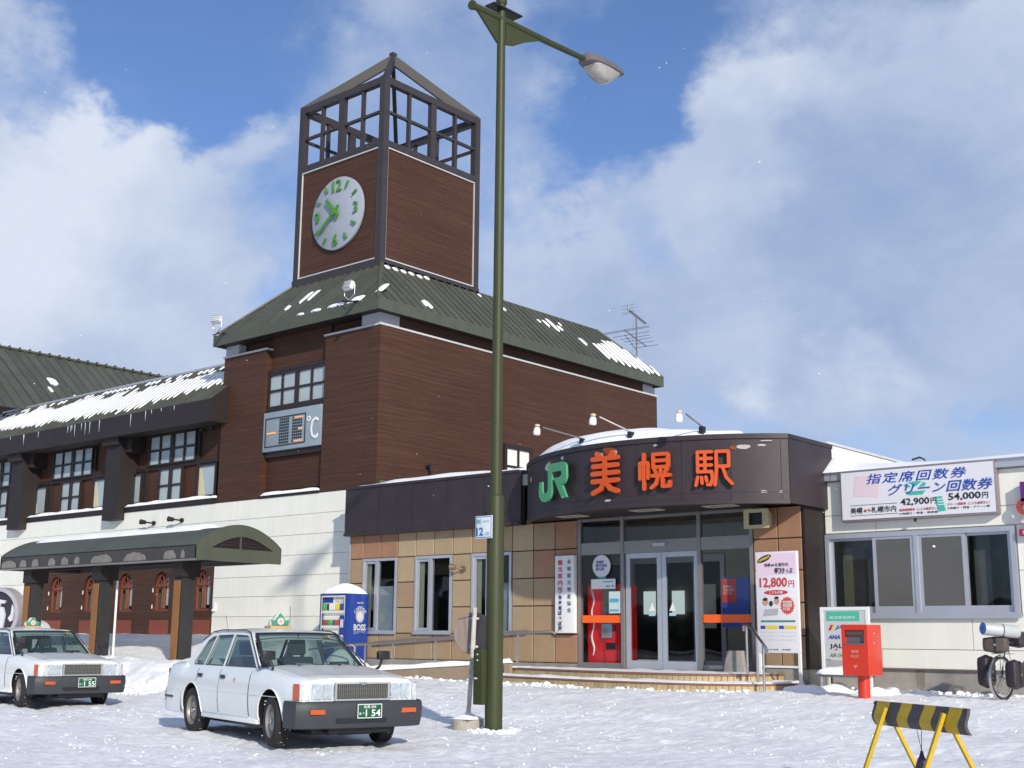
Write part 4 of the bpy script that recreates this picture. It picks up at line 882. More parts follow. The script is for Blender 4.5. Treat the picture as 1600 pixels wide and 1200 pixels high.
# tile wall windows
for k, (a, b) in enumerate(wins):
    z0, z1 = 1.60, 3.455; m_ = a+.52; f = MB(); y0, y1 = EY-.03, EY+.07
    f.box(a+.01, b-.01, y0, y1, z1-.07, z1).box(a+.01, b-.01, y0, y1, z0, z0+.06).box(a+.01, a+.07, y0, y1, z0+.06, z1-.07).box(b-.07, b-.01, y0, y1, z0+.06, z1-.07).box(m_, m_+.07, y0, y1, z0+.06, z1-.07)
    f.box(a-.01, b+.01, EY-.06, EY-.031, z0-.03, z0+.01)
    w = part('window', f, ALU, eb)
    sa = MB(); p0, p1, q0, q1 = a+.075, m_-.005, z0+.065, z1-.075; t = .06
    sa.box(p0, p0+t, y0+.02, y1-.02, q0, q1).box(p1-t, p1, y0+.02, y1-.02, q0, q1).box(p0+t, p1-t, y0+.02, y1-.02, q1-t, q1).box(p0+t, p1-t, y0+.02, y1-.02, q0, q0+t); part('sash', sa, ALU, w)
    part('pane', MB().box(p0+t, p1-t, EY+.02, EY+.028, q0+t, q1-t), GLD, w); part('pane', MB().box(m_+.072, b-.072, EY+.02, EY+.028, z0+.06, z1-.07), GLD, w)
    part('blind', MB().box(a+.08, a+.26, EY+.06, EY+.07, z0, z1), CURT, w)
    if k != 1: part('half_frosted', MB().box(m_+.08, b-.08, EY+.032, EY+.036, z0+.06, z0+1.15), mat('milky_film', (.48, .52, .50), .3, var=.2, vscale=2), w)
    else: part('blue_column', MB().box(m_+.12, m_+.4, EY+.5, EY+.8, .9, 2.9), mat('blue_column', (.02, .05, .2), .5), w)
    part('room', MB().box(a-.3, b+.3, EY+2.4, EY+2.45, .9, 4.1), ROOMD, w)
# small floodlight on the tile wall
t = thing('wall_spotlight', 'small brass coloured spotlight on the tan tiles between the second and third window', 'spotlight', (-20.45, 21.9, 3.13))
BR = mat('old_brass', (.20, .15, .09), .5, metal=.4, var=.3, vscale=20)
part('base', MB().tube([(-20.38, 22.0, 3.10), (-20.38, 21.94, 3.10)], .07, 12), BR, t); part('lamp_head', MB().tube([(-20.62, 21.75, 3.15), (-20.5, 21.82, 3.14)], [.075, .06], 12), BR, t)
part('arm', MB().tube([(-20.5, 21.82, 3.14), (-20.38, 21.94, 3.1)], .02, 6), BR, t)
# roof snow
def fn(u, v):
    x = -24.3+5.9*u; y = 21.83+2.6*v; return (x, y, 5.305-.08*v), .09+.14*(math.sin(u*3.0)**2)*(.5+v)+.06*noise.noise(V((x*.9, y, 0)))
snow_cap('roof_snow', fn, 50, 12, 'bank of snow on the flat entrance roof behind the straight dark fascia')
def fn(u, v):
    a = A0+(A1-A0)*(.0+.90*u); dr = -.03-3.2*v; p = arca(a, dr, ZTP+.005-.05*v)
    if p.y > 24.6: p.y = 24.6
    h = (.20+.36*math.sin(min(1, v*1.9)*1.57))*(.35+.65*math.sin(min(1, u*2.6)*1.57))*(1-.62*max(0, u-.5)/.5)
    return p, h+.04*noise.noise(V((u*7, v*3, 3)))
snow_cap('roof_snow', fn, 80, 16, 'deep rounded snow drift on top of the curved canopy above the station letters')
# lamps leaning out over the curved canopy
for k, (xb, xl, yl, zl, wh) in enumerate(((-15.56, -16.50, 20.0, 5.79, 'leftmost'), (-14.23, -14.84, 19.75, 5.80, 'middle'), (-12.72, -12.80, 19.75, 5.64, 'rightmost'))):
    bp = arcp(xb, -.15)
    t = thing('sign_lamp', wh+' of three white lamps on thin arms over the curved station fascia', 'lamp', (bp.x, bp.y, 5.34), 'sign lamps above the curved fascia')
    part('arm', MB().tube([(bp.x, bp.y, 5.32), (bp.x, bp.y, 5.56), (xl+.12, yl+.06, zl+.06)], .018, 8), ALUD, t)
    part('bracket', MB().box(bp.x-.05, bp.x+.05, bp.y-.05, bp.y+.05, 5.32, 5.56), BLACK, t)
    ax = V((-.15, .05, -1)).normalized()
    part('lamp_head', MB().lathe([(0, -.08), (.045, -.07), (.066, -.035), (.077, .02), (.078, .07), (.062, .095), (.0, .10)], (xl, yl, zl), ax, 18), WHITE, t)
    part('lamp_cap', MB().lathe([(0, -.14), (.05, -.13), (.06, -.09), (0, -.085)], (xl, yl, zl), ax, 14), mat('cream_cap', (.55, .45, .28), .6), t)
# station name letters
ltrs = thing('station_letters', 'orange raised station name characters with the green railway mark on the curved fascia', 'sign', (-14.6, 20.1, 4.3))
def onarc(x, dr=.02):
    p = arcp(x, dr); a = math.asin((x-ccx)/ccr); return p, V((math.cos(a), math.sin(a), 0))
def stroke_letter(name, x, z, w, h, W_, H_, th, strokes, label):
    """rounded gothic strokes in a W_ x H_ cell, each brush stroke a raised bar"""
    p, u = onarc(x, .05); k = w/W_; kz = h/H_; mb = MB(); d = 0
    for st_ in strokes:
        for (x0, y0), (x1, y1) in zip(st_, st_[1:]):
            a_, b_ = V(((x0-W_/2)*k, (H_/2-y0)*kz, 0)), V(((x1-W_/2)*k, (H_/2-y1)*kz, 0)); r_ = th*k/2; dr_ = (b_-a_).normalized(); t0 = math.atan2(dr_.y, dr_.x)
            pts = [(a_.x+r_*math.cos(t0+math.pi/2+math.pi*i/6), a_.y+r_*math.sin(t0+math.pi/2+math.pi*i/6)) for i in range(7)]+[(b_.x+r_*math.cos(t0-math.pi/2+math.pi*i/6), b_.y+r_*math.sin(t0-math.pi/2+math.pi*i/6)) for i in range(7)]
            mb.prism(pts, (p.x, p.y, z), u, (0, 0, 1), .06+d); d += .0012
    part('letter', mb, ORANGE, ltrs, label=label)
stroke_letter('letter', -14.70, 4.735, .72, .84, 10, 13, 1.35, [[(2.2, .2), (3.4, 1.8)], [(7.6, .2), (6.6, 1.8)], [(.7, 1.8), (9.3, 1.8)], [(.9, 4.1), (9.1, 4.1)], [(.7, 6.4), (9.3, 6.4)], [(.7, 8.8), (9.3, 8.8)], [(5, 1.8), (5, 9)], [(5, 8.7), (3.6, 11.2), (.9, 12.4)], [(5, 8.7), (6.8, 11.2), (9.3, 12.2)]], 'first orange character, next to the green mark')
stroke_letter('letter', -13.58, 4.70, .70, .75, 10, 11.3, 1.02, [[(1.65, .5), (1.65, 10.7)], [(.5, 7.7), (.5, 3.1), (2.9, 3.1), (2.9, 7.6)], [(4.5, 4.5), (4.5, .7), (8.9, .7), (8.9, 4.5)], [(4.5, 2.6), (8.9, 2.6)], [(4.5, 4.5), (8.9, 4.5)], [(6.7, 4.5), (6.7, 6.8)], [(4.9, 5.2), (5.4, 6.2)], [(8.6, 5.1), (8.0, 6.1)], [(4.1, 7.0), (9.4, 7.0)], [(6.0, 7.0), (5.4, 9.3), (4.0, 10.5)], [(7.3, 7.0), (7.3, 10.2), (9.3, 10.2), (9.4, 9.0)]], 'second orange character, in the middle')
stroke_letter('letter', -12.50, 4.71, .74, .72, 10, 9.8, .86, [[(.9, 5.9), (.9, .6), (4.6, .6)], [(2.8, .6), (2.8, 5.7)], [(.9, 2.35), (4.5, 2.35)], [(.9, 4.1), (4.5, 4.1)], [(.9, 5.8), (4.5, 5.8), (4.7, 7.6), (4.2, 9.2), (3.4, 9.2)], [(.9, 7.2), (.4, 9.3)], [(1.9, 7.3), (2.0, 8.8)], [(3.0, 7.2), (3.2, 8.3)], [(5.75, .6), (8.9, .6), (8.9, 4.5), (5.8, 4.5)], [(5.75, .6), (5.75, 5.6), (5.3, 9.3)], [(7.3, 4.6), (8.2, 7.4), (9.7, 9.1)]], 'third orange character, rightmost')
jr = [(160, 675), (208, 662), (212, 780), (230, 815), (255, 820), (290, 800), (308, 760), (312, 430), (540, 388), (590, 400), (613, 435), (618, 580), (600, 640), (575, 672), (545, 690), (620, 845), (535, 855), (405, 605), (500, 590), (535, 560), (540, 530), (520, 505), (375, 530), (372, 790), (350, 860), (300, 915), (240, 930), (190, 910), (160, 860), (152, 800)]
jp = [((x-385)/468*1.12, -((y+.18*(x-385))-660)/500*.80) for x, y in jr][::-1]
p, u = onarc(-16.20, .10); part('railway_mark', MB().prism(jp, (p.x, p.y, 4.70), u, (0, 0, 1), .05), GREENL, ltrs, label='green JR mark left of the orange characters')

# ================================================================== STEPS
st = thing('entrance_steps', 'two low tiled entrance steps with red brown nosings and snow on their treads', 'steps', (-14.8, 21, .4))
def chaikin(p, n=2):
    for _ in range(n):
        q = [p[0]]
        for a, b in zip(p, p[1:]): q += [(a[0]*.75+b[0]*.25, a[1]*.75+b[1]*.25), (a[0]*.25+b[0]*.75, a[1]*.25+b[1]*.75)]
        p = q+[p[-1]]
    return p
up_line = chaikin([(-17.95, 20.95), (-16.8, 20.62), (-15.2, 20.28), (-13.9, 20.15), (-12.9, 20.25), (-12.2, 20.7), (-12.0, 21.4), (-12.0, 22.0)])
lo_line = chaikin([(-18.25, 20.55), (-16.9, 20.18), (-15.2, 19.86), (-13.8, 19.73), (-12.6, 19.82), (-11.75, 20.35), (-11.5, 21.2), (-11.5, 22.0)])
def step(line, z0, z1, back):
    poly = line+back
    part('step_core', MB().prism(poly, (0, 0, z0), (1, 0, 0), (0, 1, 0), z1-z0-.005), GROUT, st)
    # offset helper
    def off(d):
        o = []
        for i, p in enumerate(line):
            a = V(line[max(0, i-1)]+(0,)); b = V(line[min(len(line)-1, i+1)]+(0,)); t = (b-a).normalized(); nrm = V((t.y, -t.x, 0)); o.append(V(p+(0,))+nrm*d)
        return o
    o1, o0 = off(.035), off(-.03)
    mb = MB().grid([[V((p.x, p.y, z)) for p in q] for q, z in ((o0, z1), (o1, z1), (o1, z1-.03), (o0, z1-.03))], False); part('nosing', mb, NOSE, st)
    o2 = off(.012); L = [0]
    for a, b in zip(o2, o2[1:]): L.append(L[-1]+(b-a).length)
    tw_ = .115; n = int(L[-1]/tw_); me = None
    for i in range(n):
        d = (i+.5)*tw_; k = max(j for j in range(len(L)) if L[j] <= d); k = min(k, len(o2)-2); t = (d-L[k])/(L[k+1]-L[k]); p = o2[k].lerp(o2[k+1], t); tg = (o2[k+1]-o2[k]).normalized()
        if me is None:
            h = z1-z0-.045; mm = MB().box(-.053, .053, -.012, .012, -h/2, h/2); me = mm.mesh('riser_tile'); me.materials.append(STEPT)
        q = piece('riser_tile', me, (p.x, p.y, (z0+z1-.03)/2), st); q.rotation_euler[2] = math.atan2(tg.y, tg.x)
step(up_line, .725, .875, [(-17.95, 22.0)]); step(lo_line, .55, .72, [(-18.25, 22.0)])
part('door_sill', MB().box(-16.97, -12.6, 21.93, 22.1, .80, .885), CONC, st)
def tread_snow(label, inner, outer, z, h, lo=0, hi=1, seed=0):
    n = 90
    def fn(u, v):
        i = (lo+(hi-lo)*u)*(len(inner)-1); k = min(int(i), len(inner)-2); t = i-k
        a = V(inner[k]+(0,)).lerp(V(inner[k+1]+(0,)), t); b = V(outer[k]+(0,)).lerp(V(outer[k+1]+(0,)), t); p = a.lerp(b, .04+.90*v)
        hh = h*(.35+.9*abs(noise.noise(V((p.x*1.7+seed, p.y*3, seed))))*(1.2-v*.6)); return (p.x, p.y, z), hh
    snow_cap('tread_snow', fn, n, 6, label)
tread_snow('thin trodden snow along the lower entrance step', up_line, lo_line, .722, .07)
wall_line = [(x, 21.9) for x, y in up_line]; wall_line = [(-17.9+(5.8)*i/(len(up_line)-1), 21.88) for i in range(len(up_line))]
tread_snow('wind blown snow on the landing before the glass doors', wall_line, [(p[0]-.05, p[1]+.06) for p in up_line], .877, .035, 0, .93, 4)

# stainless stair rail at the right side of the steps
sr = thing('step_handrail', 'curved stainless handrail on three posts at the right side of the steps', 'handrail', (-12.3, 20.6, .6))
for dx, y0, y1, z0 in ((0, 20.9, 19.95, 0),):
    a = [(-12.50, 21.42, 1.68), (-12.47, 21.38, 1.78), (-12.38, 21.25, 1.80), (-12.05, 20.95, 1.72), (-11.65, 20.5, 1.54), (-11.34, 20.18, 1.38), (-11.30, 20.15, 1.28)]
    part('rail', MB().tube(a, .028, 12), STEEL, sr)
    for x, y, zt, zb in ((-12.30, 21.18, 1.78, .87), (-11.80, 20.68, 1.62, .62), (-11.47, 20.32, 1.46, .56)): part('rail_post', MB().tube([(x, y, zb), (x, y, zt)], .024, 10), STEEL, sr)

# ================================================================== RAMP
rp = thing('entrance_ramp', 'low tan ramp wall with snow along its top below the tiled wall', 'ramp', (-20.3, 21.4, .4))
TANW = mat('tan_render', (.30, .22, .15), .8, var=.15, vscale=3, bump=.2)
part('ramp_wall', MB().prism([(-22.9, .3), (-17.98, .3), (-17.98, .97), (-22.9, .66)], (0, 20.98, 0), (1, 0, 0), (0, 0, 1), .18), TANW, rp)
part('ramp_fill', MB().prism([(-23.4, .3), (-17.98, .3), (-17.98, .84), (-23.4, .6)], (0, 21.98, 0), (1, 0, 0), (0, 0, 1), .99), CONC, rp)
part('ramp_end', MB().box(-18.0, -17.85, 20.75, 20.85, .4, .96), TANW, rp)
def fn(u, v):
    x = -22.95+5.0*u; return (x, 20.78+.24*v, .665+.0625*(x+22.9)), .09+.07*abs(noise.noise(V((x*1.2, v, 8))))
snow_cap('wall_snow', fn, 60, 6, 'rounded ridge of snow along the top of the ramp wall')
def fn(u, v):
    x = -23.3+5.3*u; return (x, 21.03+.9*v, .60+.045*(x+23.4)), .06+.08*abs(noise.noise(V((x*.9, v*2, 2))))
snow_cap('ramp_snow', fn, 50, 8, 'snow covering the ramp behind its low wall')
hr = thing('ramp_handrail', 'long dull metal ramp handrail with thin posts before the tiled wall', 'handrail', (-20.3, 20.88, .6))
DULL = mat('dull_rail_metal', (.25, .22, .20), .45, metal=.5, var=.15)
part('rail', MB().tube([(-24.0, 20.9, 1.34), (-23.2, 20.9, 1.30), (-21.6, 20.9, 1.37), (-17.8, 20.9, 1.60), (-16.85, 20.95, 1.64), (-16.78, 21.0, 1.60)], .032, 10), DULL, hr)
part('wall_rail', MB().tube([(-23.3, 21.9, 1.36), (-18.3, 21.9, 1.66)], .028, 10), DULL, hr)
for x in (-22.9, -22.55, -21.6, -20.2, -18.85, -17.75): part('rail_post', MB().tube([(x, 20.9, .65+.06*(x+22.9)), (x, 20.9, 1.30+.06*(x+23.0))], .02, 8), STEEL, hr)
part('front_loop', MB().tube([(-23.9, 20.3, 1.18), (-22.4, 20.35, 1.33), (-22.35, 20.38, 1.25), (-22.35, 20.38, .45)], .026, 10).tube([(-23.4, 20.32, .5), (-23.4, 20.32, 1.22)], .02, 8), STEEL, hr)
# ================================================================== ANNEX
an = thing('annex_building', 'cream panelled annex with a wide aluminium window and flat snowy roof', 'building', (-6, 25, .4))
AX0, AX1, AY = -11.40, 3.0, 22.8
part('wall', MB().box(AX0, AX1, AY+.025, AY+.2, 1.0, 1.97).box(AX0, -11.42+.0, AY+.025, AY+.2, 1.97, 3.55).box(-7.72, AX1, AY+.025, AY+.2, 1.97, 3.55).box(AX0, AX1, AY+.025, AY+.2, 3.55, 4.60), CREAMD, an)
joint_panels(an, AX0, AX1, 1.01, 1.96, AY, .6, 2.9, CREAM); joint_panels(an, AX0, AX1, 3.57, 4.58, AY, .66, 2.9, CREAM)
joint_panels(an, -7.70, AX1, 1.96, 3.57, AY, .81, 2.9, CREAM)
part('plinth', MB().box(AX0, AX1, AY+.05, AY+.3, .2, .995), CONC, an); part('drip_edge', MB().box(AX0, AX1, AY-.02, AY+.02, .996, 1.012), mat('drip_brown', (.2, .15, .12), .6), an)
part('roof_gutter', MB().box(AX0-.02, AX1, AY-.12, AY+.2, 4.60, 4.76), ALU, an); part('roof_slab', MB().box(AX0, AX1, AY+.2, 31, 4.5, 4.70), CONC, an)
part('far_walls', MB().box(AX0+.05, AX1, 30.9, 31, .3, 4.5).box(AX1-.1, AX1, AY+.3, 30.9, .3, 4.5), CREAM, an)
for x in (-11.2, -8.08): part('gutter_joint', MB().box(x, x+.02, AY-.125, AY-.121, 4.60, 4.76), ALUD, an)
f = MB(); x0, x1, z0, z1 = -11.40, -7.72, 1.97, 3.55; y0, y1 = AY-.05, AY+.06
f.box(x0, x1, y0, y1, z1-.09, z1).box(x0, x1, y0, y1, z0, z0+.06).box(x0, x0+.08, y0, y1, z0+.06, z1-.09).box(x1-.09, x1, y0, y1, z0+.06, z1-.09).box(-9.60, -9.52, y0, y1, z0+.06, z1-.09)
w = part('window', f, ALU, an); part('window_sill', MB().box(x0-.02, x1+.03, AY-.09, AY-.051, z0-.05, z0+.01), ALU, an)
SC = mat('insect_screen', (.10, .098, .092), .5, spec=.5, var=.12, vscale=1)
for k, (a, b) in enumerate(((-11.32, -10.36), (-10.42, -9.60), (-9.52, -8.62), (-8.68, -7.81))):
    t = .07; yy = AY-.01+(.03 if k in (0, 3) else -.02); s = MB().box(a, a+t, yy, yy+.03, z0+.06, z1-.09).box(b-t, b, yy, yy+.03, z0+.06, z1-.09).box(a+t, b-t, yy, yy+.03, z0+.06, z0+.06+t+.05).box(a+t, b-t, yy, yy+.03, z1-.09-.05, z1-.09)
    sh = part('sash', s, ALU, w); part('pane', MB().box(a+t, b-t, yy+.012, yy+.018, z0+.18, z1-.14), GLD if k in (0, 3) else GL, w)
    if k in (1, 2): part('screen', MB().box(a+t, b-t, yy+.004, yy+.007, z0+.18, z1-.14), SC, w)
part('blind', MB().box(-8.6, -8.3, AY+.3, AY+.31, 1.97, 3.5), ROOMD, an)
part('curtain', MB().box(-11.2, -11.0, AY+.3, AY+.33, 1.9, 3.3), mat('olive_curtain', (.22, .2, .12), .9), an)
part('room_back', MB().box(AX0+.1, -7.0, AY+.9, AY+.95, 1.0, 4.4), mat('annex_room', (.42, .41, .39), .9, var=.5, vscale=1.2), an)  # room back kept pale and close to stand in for grey pane reflections
part('inner_post', MB().box(-10.9, -10.82, AY+.6, AY+.68, 1.97, 3.3).box(-10.5, -10.45, AY+.9, AY+.95, 1.97, 3.2), ROOM, an)
part('stained_streak', MB().prism([(-9.70, .66), (-9.66, .72), (-9.62, .62), (-9.57, .70), (-9.55, .985), (-9.74, .985)], (0, AY+.047, 0), (1, 0, 0), (0, 0, 1), .001), mat('rust_stain', (.235, .20, .16), .9, var=.3, vscale=8, streak=(4, 4, .5)), an)
def fn(u, v):
    x = -11.45+14.0*u; y = 22.62+6.5*v; hh = .10+.14*min(1, v*2.4)+.22*math.exp(-((x+11.3)/.35)**2)*(1-.3*v)+.10*math.exp(-((x+11.3)/1.6)**2)+.03*noise.noise(V((x*.6, y, 0))); return (x, y, 4.755), hh
snow_cap('roof_snow', fn, 110, 14, 'thick white snow layer on the flat annex roof, heaped against the dark fascia')
t = thing('roof_pipe', 'thin bent dark pipe sticking out of the annex roof snow', 'pipe', (-10.3, 24.6, 4.9)); part('bent_pipe', MB().tube([(-10.55, 25.2, 5.25), (-10.35, 25.1, 5.27), (-10.2, 25.0, 5.2), (-10.12, 25.0, 4.8)], .022, 8), BLACK, t)
# price sign on annex
ps = thing('price_sign', 'wide white illuminated style price sign with blue slanted headline above the annex window', 'sign', (-9.43, 22.7, 3.8))
SW = mat('sign_white', (.68, .67, .70), .4, var=.02); SP = mat('sign_pink', (.70, .56, .60), .4)
X0, X1, Z0, Z1 = -10.93, -7.97, 3.80, 4.715; ym = 22.62
part('case', MB().box(X0-.03, X1+.03, ym, AY-.01, Z0-.04, Z1+.04), mat('sign_case', (.25, .22, .24), .5, metal=.3), ps, bevel=.01)
part('face', MB().box(X0, X1, ym-.012, ym-.001, Z0, Z1), SW, ps)
part('tint', MB().prism([(X0+.25, 4.25), (X0+.75, 4.2), (X0+.8, 4.6), (X0+.3, 4.64)], (0, ym-.0145, 0), (1, 0, 0), (0, 0, 1), .001), SP, ps)
BL = mat('sign_blue', (.015, .06, .36), .4); DK = mat('sign_black', (.02, .02, .025), .4); RD = mat('sign_red', (.55, .03, .03), .4); TL = mat('sign_teal', (.05, .42, .33), .4)
yt = ym-.016
text('headline', '指定席回数券', BL, ps, (-9.43, yt, 4.56), w=1.95, h=.20, shear=.25, bold=.010, spacing=1.2)
text('headline', 'グリーン回数券', BL, ps, (-8.98, yt-.003, 4.32), w=1.98, h=.21, shear=.25, bold=.010, spacing=1.05)
part('emblem', MB().prism([(-9.58, 4.45), (-9.30, 4.45), (-9.44, 4.35)], (0, yt, 0), (1, 0, 0), (0, 0, 1), .002).prism([(-9.58, 4.20), (-9.30, 4.20), (-9.24, 4.27), (-9.64, 4.27)], (0, yt, 0), (1, 0, 0), (0, 0, 1), .002)
     .prism([(-9.66, 4.40), (-9.60, 4.43), (-9.52, 4.35), (-9.62, 4.35)], (0, yt, 0), (1, 0, 0), (0, 0, 1), .002).prism([(-9.22, 4.40), (-9.28, 4.43), (-9.36, 4.35), (-9.26, 4.35)], (0, yt, 0), (1, 0, 0), (0, 0, 1), .002), TL, ps)
text('small_text', '美幌', DK, ps, (-10.63, yt, 3.97), w=.25, h=.12, bold=.008); text('small_text', '↔', RD, ps, (-10.41, yt, 3.96), h=.07, w=.14, bold=.03); text('small_text', '札幌市内', DK, ps, (-10.08, yt, 3.97), h=.12, w=.50, bold=.008)
part('rule', MB().box(-10.76, -9.80, yt-.001, yt+.001, 4.065, 4.073).box(-10.76, -9.80, yt-.001, yt+.001, 3.87, 3.878), DK, ps)
text('price', '42,900', DK, ps, (-9.46, yt, 4.07), w=.56, h=.15, bold=.02); text('price', '円', DK, ps, (-9.10, yt, 4.07), h=.11, bold=.01)
text('price', '54,000', DK, ps, (-8.52, yt, 4.11), w=.60, h=.15, bold=.02); text('price', '円', DK, ps, (-8.14, yt, 4.11), h=.11, bold=.01)
text('small_text', '指定席回数券（こども設定なし）', RD, ps, (-9.40, yt, 3.93), w=.74, h=.05); text('small_text', '６枚綴り・特急・指定席', DK, ps, (-9.40, yt, 3.86), w=.74, h=.04)
text('small_text', 'グリーン回数券（こども設定なし）', RD, ps, (-8.46, yt, 3.98), w=.78, h=.05); text('small_text', '４枚綴り・特急・グリーン車', DK, ps, (-8.46, yt, 3.91), w=.78, h=.04)
part('ticket_picture', MB().prism([(-9.02, 3.86), (-8.88, 3.87), (-8.94, 4.14), (-9.08, 4.14)], (0, yt, 0), (1, 0, 0), (0, 0, 1), .002), TL, ps)
part('ticket_stripe', MB().box(-9.04, -8.93, yt-.004, yt-.002, 4.08, 4.095).box(-9.03, -8.92, yt-.004, yt-.002, 4.03, 4.045).box(-9.02, -8.91, yt-.004, yt-.002, 3.98, 3.995), WHITE, ps)
part('drip', MB().box(-9.5, -9.46, 22.6, 22.64, 3.70, 3.76), BLACK, ps)
# purple sign at the right frame edge
s2 = thing('round_sign', 'purple and red rounded wall sign at the right edge beside the annex window', 'sign', (-7.3, 22.7, 3.4))
PU = mat('sign_purple', (.10, .02, .16), .5); MG = mat('sign_crimson', (.30, .01, .06), .5)
part('purple_board', MB().box(-7.52, -6.9, 22.6, 22.75, 3.95, 4.3), PU, s2); part('ring', MB().lathe([(.07, 0), (.15, 0), (.15, .06), (.07, .06)], (-7.46, 22.66, 3.86), (0, -1, 0), 24), mat('rust_red', (.33, .05, .04), .5), s2)
part('dot', MB().lathe([(0, 0), (.09, 0), (.09, .04), (0, .04)], (-7.42, 22.68, 3.62), (0, -1, 0), 20), MG, s2)
lb = part('plate', MB().box(-7.61, -6.8, 22.66, 22.76, 3.35, 3.47), MG, s2); text('plate_text', '美', WHITE, s2, (-7.52, 22.655, 3.41), h=.07)

# ================================================================== SIGNS BY THE DOORS
vs = thing('vertical_signboard', 'tall narrow white signboard with vertical writing on the tan tiles left of the doors', 'sign', (-17.22, 21.95, 1.6))
part('board', MB().box(-17.51, -16.98, 21.88, 21.99, 1.62, 3.30), WHITE, vs, bevel=.008)
NV = mat('ink_navy', (.03, .05, .22), .5); GN = mat('ink_green', (.06, .12, .09), .5)
for i, ch in enumerate('美幌観光物産協会'): text('character', ch, GN, vs, (-17.11, 21.872, 3.16-i*.15), h=.10, bold=.0)
for i, ch in enumerate('観光案内所'): text('character', ch, RD, vs, (-17.36, 21.872, 3.15-i*.148), h=.118, w=.135, bold=.006)
text('character', '・', NV, vs, (-17.36, 21.872, 2.48), h=.03)
for i, ch in enumerate('物産館'): text('character', ch, NV, vs, (-17.36, 21.872, 2.39-i*.115), h=.09, bold=.014)
for i, ch in enumerate('ぽっぽ屋'): text('character', ch, DK, vs, (-17.36, 21.872, 2.055-i*.115), h=.10 if ch != 'っ' else .06, bold=.016)
# loudspeaker / emergency lamp box
t = thing('wall_speaker', 'cream box shaped horn speaker mounted under the dark fascia right of the doors', 'speaker', (-12.3, 21.8, 3.95))
CRB = mat('cream_speaker', (.42, .38, .22), .6, var=.1)
part('horn', MB().prism([(-.27, -.19), (.27, -.19), (.27, .19), (-.27, .19)], (-12.28, 21.62, 3.83), (1, 0, 0), (0, 0, 1), -.02, [[(-.16, -.12), (-.16, .12), (.14, .12), (.14, -.12)]])
     .grid([[(-12.55, 21.62, 3.64), (-12.01, 21.62, 3.64), (-12.01, 21.62, 4.02), (-12.55, 21.62, 4.02)], [(-12.42, 21.98, 3.72), (-12.12, 21.98, 3.72), (-12.12, 21.98, 3.94), (-12.42, 21.98, 3.94)]], False, True), CRB, t)
part('horn_throat', MB().box(-12.44, -12.14, 21.70, 21.8, 3.71, 3.95), BLACK, t)
# standing board: ticket price
tb = thing('ticket_board', 'tall white and pink ticket board priced 12,800 yen right of the glass doors', 'signboard', (-11.7, 21.3, .6))
BX0, BX1, BZ0, BZ1, by = -12.12, -11.24, 1.27, 3.15, 21.28
part('frame', MB().box(BX0, BX0+.05, by, by+.05, .60, BZ0).box(BX1-.05, BX1, by, by+.05, .58, BZ0).box(BX0+.05, BX1-.05, by+.01, by+.04, 1.0, 1.04), WHITE, tb)
part('panel', MB().box(BX0, BX1, by, by+.06, BZ0+.002, BZ1), mat('board_white', (.70, .68, .70), .5), tb, bevel=.006)
yb = by-.003; PK = mat('board_pink', (.72, .55, .64), .5); YL = mat('board_yellow', (.65, .55, .03), .5); DG = mat('board_green', (.05, .22, .17), .5); xc = (BX0+BX1)/2
part('pink_top', MB().box(BX0+.03, BX1-.03, yb-.0, yb+.002, 2.72, 3.12), PK, tb)
def ell(cx, cz, a, b, rot=0, n=28): return [(cx+a*math.cos(t*6.2832/n)*math.cos(rot)-b*math.sin(t*6.2832/n)*math.sin(rot), cz+a*math.cos(t*6.2832/n)*math.sin(rot)+b*math.sin(t*6.2832/n)*math.cos(rot)) for t in range(n)]
o_ = part('oval', MB().prism(ell(-11.93, 3.02, .16, .055, .38), (0, yb-.002, 0), (1, 0, 0), (0, 0, 1), .002), DK, tb)
text('oval_text', '札幌期間限定', YL, tb, (-11.93, yb-.006, 3.02), w=.26, h=.05, u=(math.cos(.38), 0, math.sin(.38)), v=(-math.sin(.38), 0, math.cos(.38)), ext=.002, bold=.02)
text('line', '美幌⇔札幌市内', DK, tb, (-11.68, yb-.004, 2.90), w=.50, h=.07, ext=.002); text('line', '得割きっぷ', DK, tb, (-11.53, yb-.004, 2.79), w=.38, h=.11, ext=.002, bold=.02)
text('price', '12,800', RD, tb, (-11.75, yb-.004, 2.56), w=.58, h=.21, ext=.002, bold=.02); text('price', '円', RD, tb, (-11.37, yb-.004, 2.54), h=.12, ext=.002)
part('red_oval', MB().prism(ell(-11.70, 2.385, .25, .045), (0, yb-.002, 0), (1, 0, 0), (0, 0, 1), .002), RD, tb); text('oval_text', 'こども半額', WHITE, tb, (-11.70, yb-.006, 2.385), w=.28, h=.05, ext=.002, bold=.01)
star = [(-11.47+(.15 if i % 2 == 0 else .125)*math.cos(i*math.pi/18), 2.14+(.17 if i % 2 == 0 else .14)*math.sin(i*math.pi/18)) for i in range(36)]
part('starburst', MB().prism(star, (0, yb-.002, 0), (1, 0, 0), (0, 0, 1), .002), mat('burst_red', (.6, .07, .03), .5), tb)
text('burst_text', '有効期間\n発売期間\n６日間', WHITE, tb, (-11.47, yb-.006, 2.14), w=.19, h=.18, ext=.002, bold=.01)
SK = mat('print_skin', (.5, .27, .18), .6); GY = mat('print_grey', (.38, .40, .40), .6)
for e_ in (ell(-11.93, 2.21, .06, .07), ell(-11.69, 2.23, .055, .07)): part('picture', MB().prism(e_, (0, yb-.002, 0), (1, 0, 0), (0, 0, 1), .002), SK, tb)
